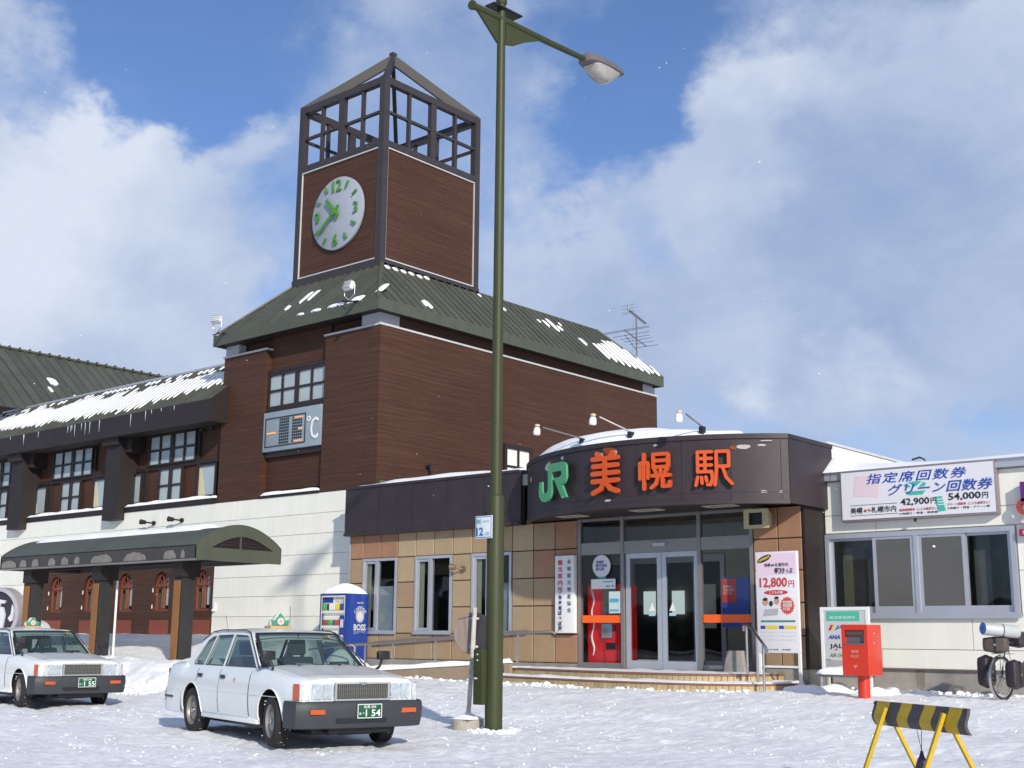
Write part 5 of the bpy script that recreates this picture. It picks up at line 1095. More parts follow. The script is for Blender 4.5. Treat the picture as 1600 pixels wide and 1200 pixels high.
#-11.69, 2.23, .055, .07), (0, yb-.002, 0), (1, 0, 0), (0, 0, 1), .002), SK, tb)
part('picture', MB().prism([(-11.99, 1.95), (-11.68, 1.97), (-11.66, 2.09), (-11.95, 2.07)], (0, yb-.002, 0), (1, 0, 0), (0, 0, 1), .002), GY, tb)
part('picture', MB().prism(ell(-11.93, 2.26, .05, .03), (0, yb-.005, 0), (1, 0, 0), (0, 0, 1), .002).prism(ell(-11.69, 2.285, .045, .025), (0, yb-.005, 0), (1, 0, 0), (0, 0, 1), .002).prism(ell(-11.81, 2.18, .04, .05), (0, yb-.005, 0), (1, 0, 0), (0, 0, 1), .002), DK, tb)
part('green_rule', MB().box(-12.04, -11.32, yb-.001, yb+.001, 1.835, 1.87), DG, tb)
for x in (-12.05, -11.66):
    part('table_head', MB().box(x, x+.10, yb-.001, yb+.001, 1.71, 1.77), BL, tb); part('table_head', MB().box(x+.10, x+.36, yb-.001, yb+.001, 1.71, 1.77), YL, tb)
    for k in range(3): text('table_text', random.choice(('７：３０　１２：００　１５', '９：００　１３：３０　１７', '６：４５　１０：３０　１８')), GY, tb, (x+.18, yb-.002, 1.65-k*.07), w=.34, h=.025, ext=.001)
text('small_text', 'JR北海道　美幌駅', DK, tb, (-11.68, yb-.002, 1.33), w=.5, h=.03, ext=.001)
# airline board
ab = thing('airline_board', 'white framed airline notice board with a green header behind the red post box', 'signboard', (-10.6, 21.6, .6))
qx0, qx1, qy = -10.93, -9.98, 21.5
part('frame', MB().box(qx0, qx0+.06, qy, qy+.06, .55, 2.11).box(qx1-.06, qx1, qy, qy+.06, .55, 2.11).box(qx0+.06, qx1-.06, qy, qy+.06, 2.05, 2.11), WHITE, ab)
part('panel', MB().box(qx0+.06, qx1-.06, qy+.01, qy+.05, 1.17, 2.048), mat('panel_grey', (.52, .52, .52), .5), ab); part('lower_panel', MB().box(qx0+.06, qx1-.06, qy+.02, qy+.04, .98, 1.16), mat('grey_plain', (.33, .33, .33), .6), ab)
part('lower_rail', MB().box(qx0+.06, qx1-.06, qy-.2, qy+.3, .86, .90), CONC, ab)
part('green_header', MB().box(qx0+.12, qx1-.18, qy+.005, qy+.009, 1.86, 2.03), mat('mint', (.06, .45, .30), .5), ab); text('header_text', '航空券発売中', WHITE, ab, (-10.49, qy+.004, 1.92), w=.5, h=.055, ext=.002)
text('logo_text', 'JAS', BL, ab, (-10.52, qy+.005, 1.74), w=.26, h=.09, shear=.3, ext=.002, bold=.02); part('logo_bar', MB().prism([(-10.78, 1.69), (-10.73, 1.69), (-10.68, 1.79), (-10.73, 1.79)], (0, qy+.008, 0), (1, 0, 0), (0, 0, 1), .002), RD, ab)
part('logo_bar', MB().prism([(-10.725, 1.69), (-10.69, 1.69), (-10.64, 1.79), (-10.675, 1.79)], (0, qy+.008, 0), (1, 0, 0), (0, 0, 1), .002), YL, ab)
text('logo_text', 'ANA', BL, ab, (-10.67, qy+.005, 1.57), w=.24, h=.075, shear=.3, ext=.002, bold=.03); part('logo_bar', MB().prism([(-10.52, 1.53), (-10.45, 1.53), (-10.40, 1.61), (-10.47, 1.61)], (0, qy+.008, 0), (1, 0, 0), (0, 0, 1), .002), BL, ab)
text('logo_text', 'JAL', DK, ab, (-10.63, qy+.005, 1.40), w=.26, h=.10, ext=.002, bold=.01); part('logo_bar', MB().prism([(-10.66, 1.34), (-10.60, 1.34), (-10.63, 1.37)], (0, qy+.0, 0), (1, 0, 0), (0, 0, 1), .002), RD, ab)
text('logo_text', 'AIR DO', mat('ink_olive', (.2, .22, .06), .5), ab, (-10.62, qy+.005, 1.245), w=.30, h=.065, shear=.2, ext=.002, bold=.01)
def fn(u, v):
    x = -10.95+1.05*u; return (x, 21.25+.5*v, .905), .05+.12*abs(math.sin(u*4))*(.5+.5*noise.noise(V((x*3, v*3, 0)))+.2)
snow_cap('board_snow', fn, 24, 10, 'little heap of snow caught on the foot of the airline board')
def fn(u, v):
    x = -11.5+1.9*u; y = 20.9+1.3*v; return (x, y, .52), .28*max(0, .35+noise.noise(V((x*1.6, y*1.6, 9))))
snow_cap('snow_drift', fn, 30, 18, 'lumpy drift of snow around the feet of the boards beside the steps')
t = thing('sandbag_weight', 'grey plastic weight with a handle beside the step handrail', 'weight', (-12.75, 21.5, .88)); part('block', MB().prism([(-.24, 0), (.24, 0), (.17, .42), (-.15, .42)], (-12.75, 21.6, .88), (1, 0, 0), (0, 0, 1), .16), CONC, t, bevel=.02)

# ================================================================== VENDING MACHINES
vm = thing('vending_machine', 'blue canned coffee vending machine with snow on top beside the tiled wall corner', 'vending machine', (-24.1, 21.6, .7))
vx0, vx1, vy0, vy1, vz0, vz1 = -24.62, -23.58, 21.22, 21.93, .66, 2.56
BV = mat('vending_blue', (.012, .045, .26), .35, coat=.3, var=.04); VW = mat('vending_white', (.55, .55, .52), .4)
part('cabinet', MB().box(vx0, vx1, vy0+.09, vy1, vz0, vz1), BV, vm, bevel=.015)
ww = vx1-.36
part('door_frame', MB().box(vx0, vx0+.07, vy0, vy0+.088, vz0+.1, vz1).box(vx1-.10, vx1, vy0, vy0+.088, vz0+.1, vz1).box(vx0+.07, vx1-.10, vy0, vy0+.088, vz1-.06, vz1).box(vx0+.07, vx1-.1, vy0, vy0+.088, vz0+.1, vz0+.62), BV, vm)
part('display_back', MB().box(vx0+.07, vx1-.10, vy0+.07, vy0+.088, 1.28, vz1-.06), mat('vending_inside', (.6, .6, .55), .5, emit=.15), vm)
part('display_edge', MB().box(vx0+.05, vx0+.09, vy0-.006, vy0-.001, 1.28, vz1-.05).box(vx0+.09, vx1-.10, vy0-.006, vy0-.001, vz1-.09, vz1-.05).box(vx1-.13, vx1-.10, vy0-.006, vy0-.001, 1.9, vz1-.09), VW, vm)
CANS = [mat('can_green', (.06, .35, .06), .3), mat('can_white', (.6, .6, .6), .3), mat('can_black', (.03, .03, .035), .3), mat('can_yellow', (.6, .5, .02), .3), mat('can_brown', (.2, .08, .05), .3), mat('can_red', (.45, .05, .04), .3), mat('can_navy', (.04, .06, .25), .3)]
rows = ((2.15, [0, 0, 2, 1, 1, 1, 3, 3, 6, 6]), (1.78, [4, 4, 4, 0, 0, 6, 5, 5]), (1.42, [1, 1, 3, 0, 0, 0, 1, 1]))
for z, cs in rows:
    sh = part('shelf', MB().box(vx0+.075, vx1-(.12 if z > 2 else .3), vy0+.0, vy0+.068, z-.08, z-.01), VW, vm)
    for i, k in enumerate(cs):
        x = vx0+.12+i*.079; part('can', MB().lathe([(0, 0), (.03, 0), (.032, .01), (.032, .15 if z > 2 else .12), (.026, .16 if z > 2 else .13), (0, .16 if z > 2 else .13)], (x, vy0+.035, z), (0, 0, 1), 8), CANS[k], vm)
        part('button', MB().box(x-.025, x+.025, vy0-.004, vy0, z-.06, z-.03), WHITE, vm)
text('brand_text', 'BOSS', VW, vm, (vx1-.33, vy0+.06, 2.40), w=.36, h=.10, ext=.01, bold=.02); part('header_picture', MB().box(vx0+.1, vx0+.42, vy0+.05, vy0+.068, 2.34, 2.48), BV, vm)
part('coin_panel', MB().box(vx1-.27, vx1-.101, vy0-.012, vy0-.002, 1.30, 2.02), BV, vm); part('coin_slot', MB().box(vx1-.24, vx1-.13, vy0-.018, vy0-.013, 1.72, 1.92).box(vx1-.24, vx1-.12, vy0-.018, vy0-.013, 1.36, 1.54), VW, vm)
part('bottom_picture', MB().box(vx0+.6, vx1-.12, vy0-.008, vy0-.001, .92, 1.25), mat('vending_picture', (.3, .4, .45), .5, var=.5, vscale=9), vm)
part('flap', MB().box(vx0+.2, vx1-.25, vy0-.006, vy0-.001, .80, .9), BLACK, vm)
ux, vz = (0, 1, 0), (0, 0, 1); xs = vx1+.004; yc = (vy0+.09+vy1)/2+.02
text('maker_text', 'SUNTORY', VW, vm, (xs, yc, 2.33), w=.22, h=.045, u=ux, v=vz, ext=.002, bold=.01)
for i, ch in enumerate('COFFEE'):
    a = R(62-i*24.8); text('arc_letter', ch, VW, vm, (xs, yc-.0+.185*math.sin(-a)*.98, 2.02+.185*math.cos(a)), h=.085, w=.07, u=(0, math.cos(a), math.sin(a)), v=(0, -math.sin(a), math.cos(a)), ext=.003, bold=.01)
part('emblem_ring', MB().prism([(yc+.135*math.cos(t*6.2832/32), 2.0+.155*math.sin(t*6.2832/32)) for t in range(32)], (xs-.003, 0, 0), ux, vz, .004, [[(yc+.118*math.cos(t*6.2832/32), 2.0+.138*math.sin(t*6.2832/32)) for t in range(32)]]), VW, vm)
part('emblem_disc', MB().prism([(yc+.105*math.cos(t*6.2832/32), 2.0+.125*math.sin(t*6.2832/32)) for t in range(32)], (xs-.003, 0, 0), ux, vz, .004), VW, vm)
text('brand_text', 'BOSS', VW, vm, (xs, yc, 1.73), w=.40, h=.16, u=ux, v=vz, ext=.003, bold=.03); text('small_text', 'BOSS IS THE BOSS OF THEM ALL\nSINCE 1992', VW, vm, (xs, yc, 1.60), w=.38, h=.06, u=ux, v=vz, ext=.002)
def fn(u, v):
    x = vx0+.02+(vx1-vx0-.1)*u; y = vy0+.06+(vy1-vy0-.02)*v; return (x, y, vz1+.003), .27*math.sin(math.pi*min(1, max(0, u)))**.6*math.sin(math.pi*(.12+.76*v))**.5
snow_cap('machine_snow', fn, 26, 16, 'domed cap of snow on top of the blue vending machine')
def fn(u, v):
    x = -23.55+1.5*u; y = 20.35+1.4*v; return (x, y, .5), .62*math.exp(-(u*2.0)**2)*math.sin(math.pi*min(1, v+.05))**.6+.1
snow_cap('snow_heap', fn, 24, 16, 'white heap of snow at the foot of the blue vending machine behind the rail')
rv = thing('vending_machine', 'red vending machine with a white wavy ribbon inside the left entrance pane', 'vending machine', (-16.4, 22.400, .88))
VR = mat('vending_red_glow', (.70, .012, .014), .3, coat=.3, emit=.10)  # faint glow put into the red paint so it shows behind the glass
part('cabinet', MB().box(-16.86, -16.02, 22.220, 22.9, .88, 2.66), VR, rv, bevel=.02)
part('display_window', MB().box(-16.40, -16.06, 22.160, 22.218, 1.96, 2.56), mat('vending_display', (.22, .24, .16), .3, var=.5, vscale=8), rv)
part('door_panel', MB().box(-16.36, -16.05, 22.170, 22.218, .95, 1.9), VR, rv, bevel=.01)
part('coin_hatch', MB().box(-16.42, -16.14, 22.130, 22.169, 1.52, 1.86), STEEL, rv, bevel=.01); part('tray', MB().box(-16.32, -16.08, 22.155, 22.169, 1.28, 1.42), BLACK, rv); part('coin_slot', MB().box(-16.12, -16.07, 22.155, 22.169, 1.66, 1.80), BLACK, rv)
part('ribbon', MB().tube([(-16.71+.035*math.sin(k*.9), 22.210, 1.15+k*.075) for k in range(20)], [.012+.012*abs(math.sin(k*.45)) for k in range(20)], 6), WHITE, rv)

# dark line of conifers added out of view to darken the reflections in the panes
ft = MB(); rt3 = random.Random(5)
for i in range(230):
    a = R(172+rt3.uniform(0, 100)); d = rt3.uniform(80, 110); x, y = d*math.cos(a), d*math.sin(a); h = rt3.uniform(4, 6.5); r = h*rt3.uniform(.35, .6)
    for k in range(4): z0 = h*(.12+.2*k); ft.lathe([(r*(1-.12*k)*rt3.uniform(.7, 1.1), z0), (r*(1-.12*k)*.8, z0+h*.14), (0.02, z0+h*.26)], (x, y, 0), (0, 0, 1), 7, False)
part('unseen_treeline', ft, mat('conifer_dark', (.035, .045, .03), .9, var=.4, vscale=2), label='dark line of trees added out of view, mirrored in the window panes', cat='trees', kind='stuff', fixn=False)

# ================================================================== STREET LAMP
LX, LY = -11.97, 13.58; lz = GZ(LX, LY)-.03
sl_ = thing('street_lamp', 'tall olive green street lamp post standing in the snow before the station', 'street lamp', (LX, LY, lz))
part('pole', MB().tube([(LX, LY, 3.4), (LX, LY, 7), (LX-.0, LY, 11.35)], [.086, .077, .064], 20), LAMPGR, sl_)
part('sleeve', MB().lathe([(.126, 0), (.126, 3.30), (.120, 3.34), (.087, 3.36)], (LX, LY, lz), (0, 0, 1), 28), LAMPGR, sl_)
part('sleeve_seam', MB().box(LX-.008, LX+.008, LY-.132, LY-.12, lz, 3.5), LAMPGR, sl_)
cbx = part('control_box', MB().box(LX-.19, LX-.02, LY-.23, LY-.09, .58, 1.34), LAMPGR, sl_, bevel=.01); part('box_label', MB().box(LX-.17, LX-.11, LY-.235, LY-.231, .93, .95), WHITE, cbx)
part('box_screw', MB().box(LX-.12, LX-.10, LY-.236, LY-.231, 1.26, 1.28).box(LX-.12, LX-.10, LY-.236, LY-.231, 1.18, 1.2), WHITE, cbx)
part('arm', MB().tube([(LX, LY-.68, 11.02), (LX, LY, 11.06), (LX, LY+1.2, 11.13), (LX, LY+2.15, 11.20)], [.056, .056, .052, .046], 14), LAMPGR, sl_)
part('arm_cap', MB().tube([(LX, LY-.70, 11.018), (LX, LY-.66, 11.022)], .075, 14), LAMPGR, sl_)
gs = [(-.60, 10.98), (-.10, 10.60)]+[(.10, 10.56), (.35, 10.74), (.75, 10.93), (1.25, 11.06)]
part('gusset', MB().prism([(LY+a, b) for a, b in [(-.60, 11.0), (-.09, 10.62)]]+[(LY-.09, 11.05)], (LX-.02, 0, 0), (0, 1, 0), (0, 0, 1), .04), LAMPGR, sl_)
part('gusset', MB().prism([(LY+.09, 11.05), (LY+.09, 10.66), (LY+.30, 10.72), (LY+.60, 10.90), (LY+.95, 11.06)], (LX-.02, 0, 0), (0, 1, 0), (0, 0, 1), .04), LAMPGR, sl_)
part('pole_cap', MB().lathe([(.07, 11.30), (.088, 11.33), (.088, 11.40), (.04, 11.46), (0, 11.47)], (LX, LY, 0), (0, 0, 1), 20), LAMPGR, sl_)
part('cap_plate', MB().obox((LX, LY+.06, 11.22), (1, 0, 0), (0, 1, .05), (0, -.05, 1), .10, .34, .012), BLACK, sl_)
hd = MB(); hy = LY+2.15; prof = [(-.02, .06, .07), (.03, .15, .11), (.20, .20, .13), (.72, .20, .11), (.90, .18, .06), (.95, .165, .03)]
rows = []
for t, w_, h in prof:
    y = hy+t; z = 11.20+t*.05; rows.append([(LX-w_, y, z-.03), (LX-w_*.9, y, z+h*.6), (LX-w_*.5, y, z+h), (LX+w_*.5, y, z+h), (LX+w_*.9, y, z+h*.6), (LX+w_, y, z-.03), (LX+w_*.8, y, z-.05), (LX-w_*.8, y, z-.05)])
hd.grid(rows, False, True); k = len(hd.v); hd.f.append(tuple(range(k-8, k))); hd.sm.append(False); hd.f.append(tuple(range(7, -1, -1))); hd.sm.append(False)
h_ = part('lamp_head', hd, mat('lamp_housing', (.13, .11, .11), .5, var=.15), sl_, bevel=.008)
lens = []
for t, w_, d in ((.14, .13, .02), (.22, .17, .15), (.42, .175, .25), (.62, .172, .24), (.80, .16, .12), (.87, .14, .02)):
    y = hy+t; z = 11.16+t*.05; lens.append([(LX+w_*math.cos(math.pi*j/8), y, z-d*math.sin(math.pi*j/8)**.7) for j in range(9)])
part('lens', MB().grid(lens), mat('lamp_lens', (.34, .32, .29), .15, spec=.7, var=.25, vscale=5), h_)
np_ = thing('number_plate_sign', 'small white number plate reading 12 on the lamp post', 'sign', (-12.0, 13.35, 2.9))
part('plate', MB().box(-12.19, -11.87, 13.385, 13.40, 2.90, 3.225), mat('pale_plate', (.62, .68, .70), .4), np_, bevel=.004)
PLB = mat('plate_blue', (.03, .12, .35), .5); part('plate_border', MB().prism([(-12.18, 2.91), (-11.88, 2.91), (-11.88, 3.215), (-12.18, 3.215)], (0, 13.384, 0), (1, 0, 0), (0, 0, 1), .001, [[(-12.17, 2.92), (-12.17, 3.205), (-11.89, 3.205), (-11.89, 2.92)]]), PLB, np_)
text('plate_number', '12', PLB, np_, (-12.10, 13.383, 3.0), h=.12, ext=.002, bold=.03); text('plate_suffix', '-00', mat('plate_pale_blue', (.15, .35, .5), .5), np_, (-11.965, 13.383, 2.965), h=.05, ext=.002)
part('plate_mark', MB().box(-12.16, -12.145, 13.38, 13.383, 3.11, 3.18).box(-12.10, -12.085, 13.38, 13.383, 3.11, 3.18).box(-12.135, -12.11, 13.38, 13.383, 3.12, 3.17), mat('print_teal', (.1, .35, .35), .6), np_)
part('plate_faint_text', MB().box(-12.05, -11.92, 13.38, 13.383, 3.13, 3.16), mat('faint_pink', (.5, .5, .52), .6), np_)

# ================================================================== LEANING ROUND SIGN (seen from behind)
sx, sy = -12.50, 13.62; sz = GZ(sx, sy)
rs = thing('round_traffic_sign', 'leaning round sign seen from behind on a rusty white post in a round concrete foot', 'sign', (sx, sy, sz))
part('concrete_foot', MB().lathe([(0, 0), (.235, 0), (.235, .16), (.22, .175), (0, .175)], (sx, sy, sz-.03), (0, 0, 1), 32), mat('old_concrete', (.36, .34, .29), .9, var=.3, vscale=9, bump=.4), rs)
RP = mat('rusty_white_post', (.55, .53, .49), .7, var=.1, vscale=5, dark=(.22, .07, .02), streak=(3, 3, .9), bump=.2)
p0, p1 = V((sx+.01, sy, sz+.16)), V((sx+.135, sy-.03, 1.93)); part('post', MB().tube([p0, p0.lerp(p1, .5)+V((.008, 0, 0)), p1], .034, 12), RP, rs)
DSK = mat('weathered_disc', (.24, .19, .165), .65, var=.35, vscale=3, streak=(5, 5, .7), dark=(.10, .07, .06), bump=.15)
dc = V((sx+.02, sy+.085, 1.56)); part('disc', MB().lathe([(0, 0), (.30, 0), (.305, .008), (.305, .014), (0, .014)], dc, V((-.50, .86, .05)), 48), DSK, rs)
part('disc_seam', MB().bar(dc+V((-.20, -.135, .20)), dc+V((.0, -.02, .26)), .008, .006), BLACK, rs)
part('clamp', MB().box(sx+.04, sx+.16, sy-.02, sy+.05, 1.76, 1.79).box(sx+.02, sx+.14, sy-.01, sy+.05, 1.36, 1.39), RP, rs)
part('side_tag', MB().box(sx-.26, sx-.20, sy+.03, sy+.04, 1.52, 1.57), mat('tan_tag', (.5, .33, .18), .7), rs)
def fn(u, v):
    x = sx-.21+.42*u; y = sy-.21+.42*v; r = math.hypot(u-.5, v-.5)*2; return (x, y, sz+.148), .10*max(0, 1-r*.9)+.02*noise.noise(V((x*9, y*9, 0)))
snow_cap('foot_snow', fn, 16, 16, 'snow lying on the round concrete foot of the leaning sign')

# ================================================================== POST BOX
mx, my = -9.42, 20.0; mz = GZ(mx, my)-.03
pb = thing('post_box', 'orange red pillar post box on a round stem in front of the annex wall', 'post box', (mx, my, mz))
part('stem', MB().tube([(mx, my, mz), (mx, my, .97)], .10, 24), REDP, pb)
body = MB(); bx0, bx1, by0, by1 = mx-.25, mx+.21, my-.24, my+.30
body.box(bx0, bx1, by0, by1, .94, 1.77)
bd = part('box_body', MB().box(bx0, bx1, by0+.06, by1, .94, 1.77), REDP, pb, bevel=.012)
fp = [(bx0+.0, .94), (bx1, .94), (bx1, 1.77), (bx0, 1.77)]
part('front_door', MB().prism(fp, (0, by0+.055, 0), (1, 0, 0), (0, 0, 1), .055, [[(bx0+.06, 1.46), (bx0+.06, 1.68), (bx1-.06, 1.68), (bx1-.06, 1.46)]]), REDP, pb)
part('slot_recess', MB().add([(bx0+.06, by0+.056, 1.46), (bx1-.06, by0+.056, 1.46), (bx1-.06, by0+.056, 1.68), (bx0+.06, by0+.056, 1.68), (bx0+.06, by0+.004, 1.46), (bx1-.06, by0+.004, 1.46)], [(0, 1, 2, 3), (0, 4, 5, 1)]), mat('slot_grey', (.16, .14, .15), .4, metal=.4), pb, fixn=False)
part('slot_flap', MB().box(bx0+.08, bx1-.08, by0+.01, by0+.03, 1.60, 1.66), mat('flap_brown', (.10, .05, .045), .5), pb)
part('slot_lip', MB().box(bx0+.055, bx1-.055, by0-.012, by0-.001, 1.445, 1.462), STEEL, pb)
PWT = mat('post_print', (.55, .30, .27), .6)
text('lettering', '郵便', PWT, pb, (mx-.02, by0-.001, 1.33), w=.13, h=.055, ext=.002); text('lettering', 'POST', PWT, pb, (mx-.02, by0-.001, 1.25), w=.15, h=.045, ext=.002); text('lettering', '〒', PWT, pb, (mx-.02, by0-.001, 1.08), w=.07, h=.06, ext=.002, bold=.02)
part('side_rivet', MB().box(bx1, bx1+.004, my+.02, my+.04, 1.62, 1.64).box(bx1, bx1+.004, my+.0, my+.02, 1.46, 1.475), WHITE, pb)

# ================================================================== BARRIER
b0, b1 = V((-5.28, 11.42, 0)), V((-4.11, 10.67, 0)); bu = (b1-b0).normalized(); bn = V((bu.y, -bu.x, 0)); bc = (b0+b1)/2
bz = GZ(bc.x, bc.y)
br = thing('barrier', 'yellow and black striped A frame barrier at the bottom right', 'barrier', (bc.x, bc.y, bz))
YEL = mat('barrier_yellow', (.55, .36, .012), .5, var=.15, vscale=6); BGR = mat('barrier_black', (.07, .06, .065), .6, var=.25, vscale=8)
Lb = (b1-b0).length; H0, H1 = .735, .952
def bpnt(s_, z, d): return b0+bu*s_+V((0, 0, z))+bn*d
# board: curved section strip, split in slanted stripes
cuts = [c_*Lb/540 for c_ in (0, 15, 90, 160, 225, 295, 360, 435, 505, 540)]
for i in range(len(cuts)-1):
    a, b = cuts[i], cuts[i+1]; rows = []
    for t in range(7):
        v = t/6; z = H0+(H1-H0)*v; d = .035*math.sin(math.pi*v)+.012*math.sin(6.28*v); sh = .055*(v-.5)*1.0
        aa = a+(sh if i > 1 else sh*.3 if i else 0); bb = b+(sh if 0 < i < len(cuts)-2 else sh*.3 if i == 0 else 0)
        rows.append((bpnt(max(0, aa), z, d), bpnt(min(Lb, bb), z, d), bpnt(min(Lb, bb), z, d-.03), bpnt(max(0, aa), z, d-.03)))
    mb = MB()
    mb.grid([[r[0], r[1]] for r in rows]); mb.grid([[r[3], r[2]] for r in rows]); mb.grid([[r[0], r[3]] for r in rows], False); mb.grid([[r[1], r[2]] for r in rows], False)
    mb.add([*rows[0]], [(0, 1, 2, 3)]); mb.add([*rows[-1]], [(3, 2, 1, 0)])
    part('board_stripe', mb, YEL if i % 2 else BGR, br)
for s_ in (.17*Lb, .80*Lb):
    top = bpnt(s_, .90, .045)
    for d, w_, nm in ((.32, .022, 'leg'), (-.30, .022, 'leg')):
        ft = bpnt(s_-.10 if d > 0 else s_+.12, 0, d); ft.z = GZ(ft.x, ft.y)-.01
        tp = top if d > 0 else bpnt(s_+.02, .78, -.02)
        lg = part(nm, MB().bar(tp, ft, .042, .016, (bn.x, bn.y, .2)).bar(tp+bu*.02, ft+bu*.02, .008, .036, (bn.x, bn.y, .2)), YEL, br)
    part('bolt', MB().tube([top+bn*.0+V((0, 0, -.03)), top+bn*.012+V((0, 0, -.03))], .008, 8).tube([top+V((0, 0, -.10)), top+bn*.012+V((0, 0, -.10))], .008, 8), STEEL, br)
for v, s_ in ((H1-.02, .03), (H1-.02, Lb-.03)): part('hole_rim', MB().tube([bpnt(s_, v, .018), bpnt(s_, v, .026)], .010, 10), BLACK, br)
hb = bpnt(Lb*.53, .50, .02)
wt = thing('hanging_bag', 'small dark purple bag hanging by a string under the striped barrier', 'bag', (hb.x, hb.y, .28))
part('string', MB().tube([bpnt(Lb*.50, .735, .03), hb+V((0, 0, .06))], .003, 5).tube([bpnt(Lb*.55, .735, .03), hb+V((0, 0, .06))], .003, 5), BLACK, wt)
bp_ = []
for t, r in ((0, .01), (.05, .022), (.07, .035), (.12, .05), (.20, .075), (.30, .09), (.38, .085), (.42, .05), (.44, .01)):
    bp_.append([(hb.x+bu.x*math.cos(k)*r*1.1*(1+.15*math.sin(3*k+t*9))+bn.x*math.sin(k)*r, hb.y+bu.y*math.cos(k)*r*1.1*(1+.15*math.sin(3*k+t*9))+bn.y*math.sin(k)*r, hb.z+.06-t) for k in [i/14*6.2832 for i in range(14)]])
part('bag', MB().grid(bp_, True, True), mat('purple_black_cloth', (.035, .018, .05), .5, var=.5, vscale=14), wt)

# ================================================================== BICYCLE WITH LUGGAGE
kx, ky = -7.50, 21.0
bk = thing('bicycle', 'loaded touring bicycle leaning at the annex wall at the right edge', 'bicycle', (kx+.5, ky+.2, GZ(kx, ky)))
bd_ = V((.17, .98, 0)).normalized(); gz = GZ(kx, ky)+.03
rw = V((kx, ky, gz+.33)); fw_ = rw+bd_*1.02
def bwheel(c):
    n_ = V((-bd_.y, bd_.x, 0)); w = part('wheel', MB().lathe([(.335, -.018), (.345, 0), (.335, .018), (.315, .015), (.31, 0), (.315, -.015), (.335, -.018)], c, n_, 36), BLACK, bk)
    part('rim', MB().lathe([(.31, -.012), (.31, .012), (.295, .008), (.295, -.008), (.31, -.012)], c, n_, 36), STEEL, w); sp = MB(); x = bd_; z = V((0, 0, 1))
    for i in range(20):
        a = i/20*6.283; sp.tube([c+n_*.02*(1 if i % 2 else -1), c+(x*math.cos(a)+z*math.sin(a))*.3], .0025, 3, False)
    part('spokes', sp, STEEL, w, kind='stuff'); part('hub', MB().tube([c-n_*.04, c+n_*.04], .03, 10), STEEL, w)
bwheel(rw); bwheel(fw_)
FRM = mat('bike_frame_blue', (.03, .05, .12), .35, metal=.3); bb = rw+bd_*.44+V((0, 0, -.04)); seat = rw+bd_*.22+V((0, 0, .58)); hdt = rw+bd_*.85+V((0, 0, .52)); hdb = rw+bd_*.9+V((0, 0, .38))
part('frame', MB().tube([rw, bb, seat, rw], .012, 8).tube([bb, hdb, hdt, seat], .017, 8), FRM, bk); part('fork', MB().tube([hdt+V((0, 0, .1)), hdb, fw_], .014, 8), FRM, bk)
part('rear_rack', MB().tube([rw+V((0, 0, 0)), rw+V((0, 0, .40)), rw+bd_*.3+V((0, 0, .42))], .008, 6).box(kx-.12, kx+.2, ky-.06, ky+.12, gz+.71, gz+.725), STEEL, bk); part('mudguard', MB().lathe([(.36, -.025), (.37, 0), (.36, .025)], rw, V((-bd_.y, bd_.x, 0)), 30), STEEL, bk)
part('saddle', MB().bar(seat+bd_*.14+V((0, 0, .08)), seat-bd_*.13+V((0, 0, .08)), .12, .05), BLACK, bk, bevel=.015); part('seat_post', MB().tube([seat, seat+V((0, 0, .08))], .014, 8), STEEL, bk)
part('handlebar', MB().tube([hdt+V((0, 0, .14))+V((-bd_.y, bd_.x, 0))*.28, hdt+V((0, 0, .14)), hdt+V((0, 0, .14))-V((-bd_.y, bd_.x, 0))*.28], .013, 8), BLACK, bk); part('crank', MB().tube([bb-V((0, 0, .15)), bb+V((0, 0, .15))], .012, 6), STEEL, bk)
BAG = mat('black_purple_nylon', (.022, .014, .022), .55, var=.4, vscale=10, bump=.3, bscale=12); BAG2 = mat('olive_brown_bag', (.07, .055, .045), .6, var=.35, vscale=8, bump=.3)
def softbox(name, c, u, hx, hy, hz, m, label, cat, seed=0):
    u = V(u).normalized(); w = V((-u.y, u.x, 0)); t = thing(name, label, cat, (c[0], c[1], c[2]-hz)); rows = []
    for i in range(9):
        q = -1+2*i/8; zz = c[2]+hz*math.copysign(abs(q)**.8, q); k = (1-abs(q)**5)**.4*.92+.08; rows.append([])
        for j in range(20):
            a = j/20*6.2832; cx_, sy_ = math.cos(a), math.sin(a); cx_ = math.copysign(abs(cx_)**.45, cx_); sy_ = math.copysign(abs(sy_)**.45, sy_)
            f_ = k*(1+.05*noise.noise(V((cx_*2+seed, sy_*2, q*2)))); p = V(c)+u*hx*cx_*f_+w*hy*sy_*f_; rows[-1].append((p.x, p.y, zz))
    mb = MB().grid(rows, True, True); mb.f.append(tuple(range(20))); mb.sm.append(True); mb.f.append(tuple(range(160, 180))); mb.sm.append(True)
    o = part('bag_body', mb, m, t); part('strap', MB().bar(V(c)+w*(-hy-.004)+V((0, 0, hz*.9)), V(c)+w*(-hy-.004)+V((0, 0, -hz*.7)), .03, .006, (w.x, w.y, 0)), BLACK, t)
    part('buckle', MB().obox(V(c)+w*(-hy-.012), u, w, (0, 0, 1), .02, .006, .014), STEEL, t); return t
nrm = V((-bd_.y, bd_.x, 0))
softbox('pannier', tuple(rw+nrm*.20+V((-.03, -.05, .10))), bd_, .16, .10, .27, BAG, 'dark pannier hanging on the left side of the bicycle rear wheel', 'pannier', 1)
softbox('pannier', tuple(rw-nrm*.20+V((.04, -.02, .06))), bd_, .16, .10, .24, BAG, 'dark pannier hanging on the right side of the bicycle rear wheel', 'pannier', 2)
softbox('rack_bag', (kx-.06, ky+.02, gz+.86), (.97, .2, 0), .20, .13, .135, BAG2, 'brown bag tied on the bicycle rear rack under the rolled mat', 'bag', 3)
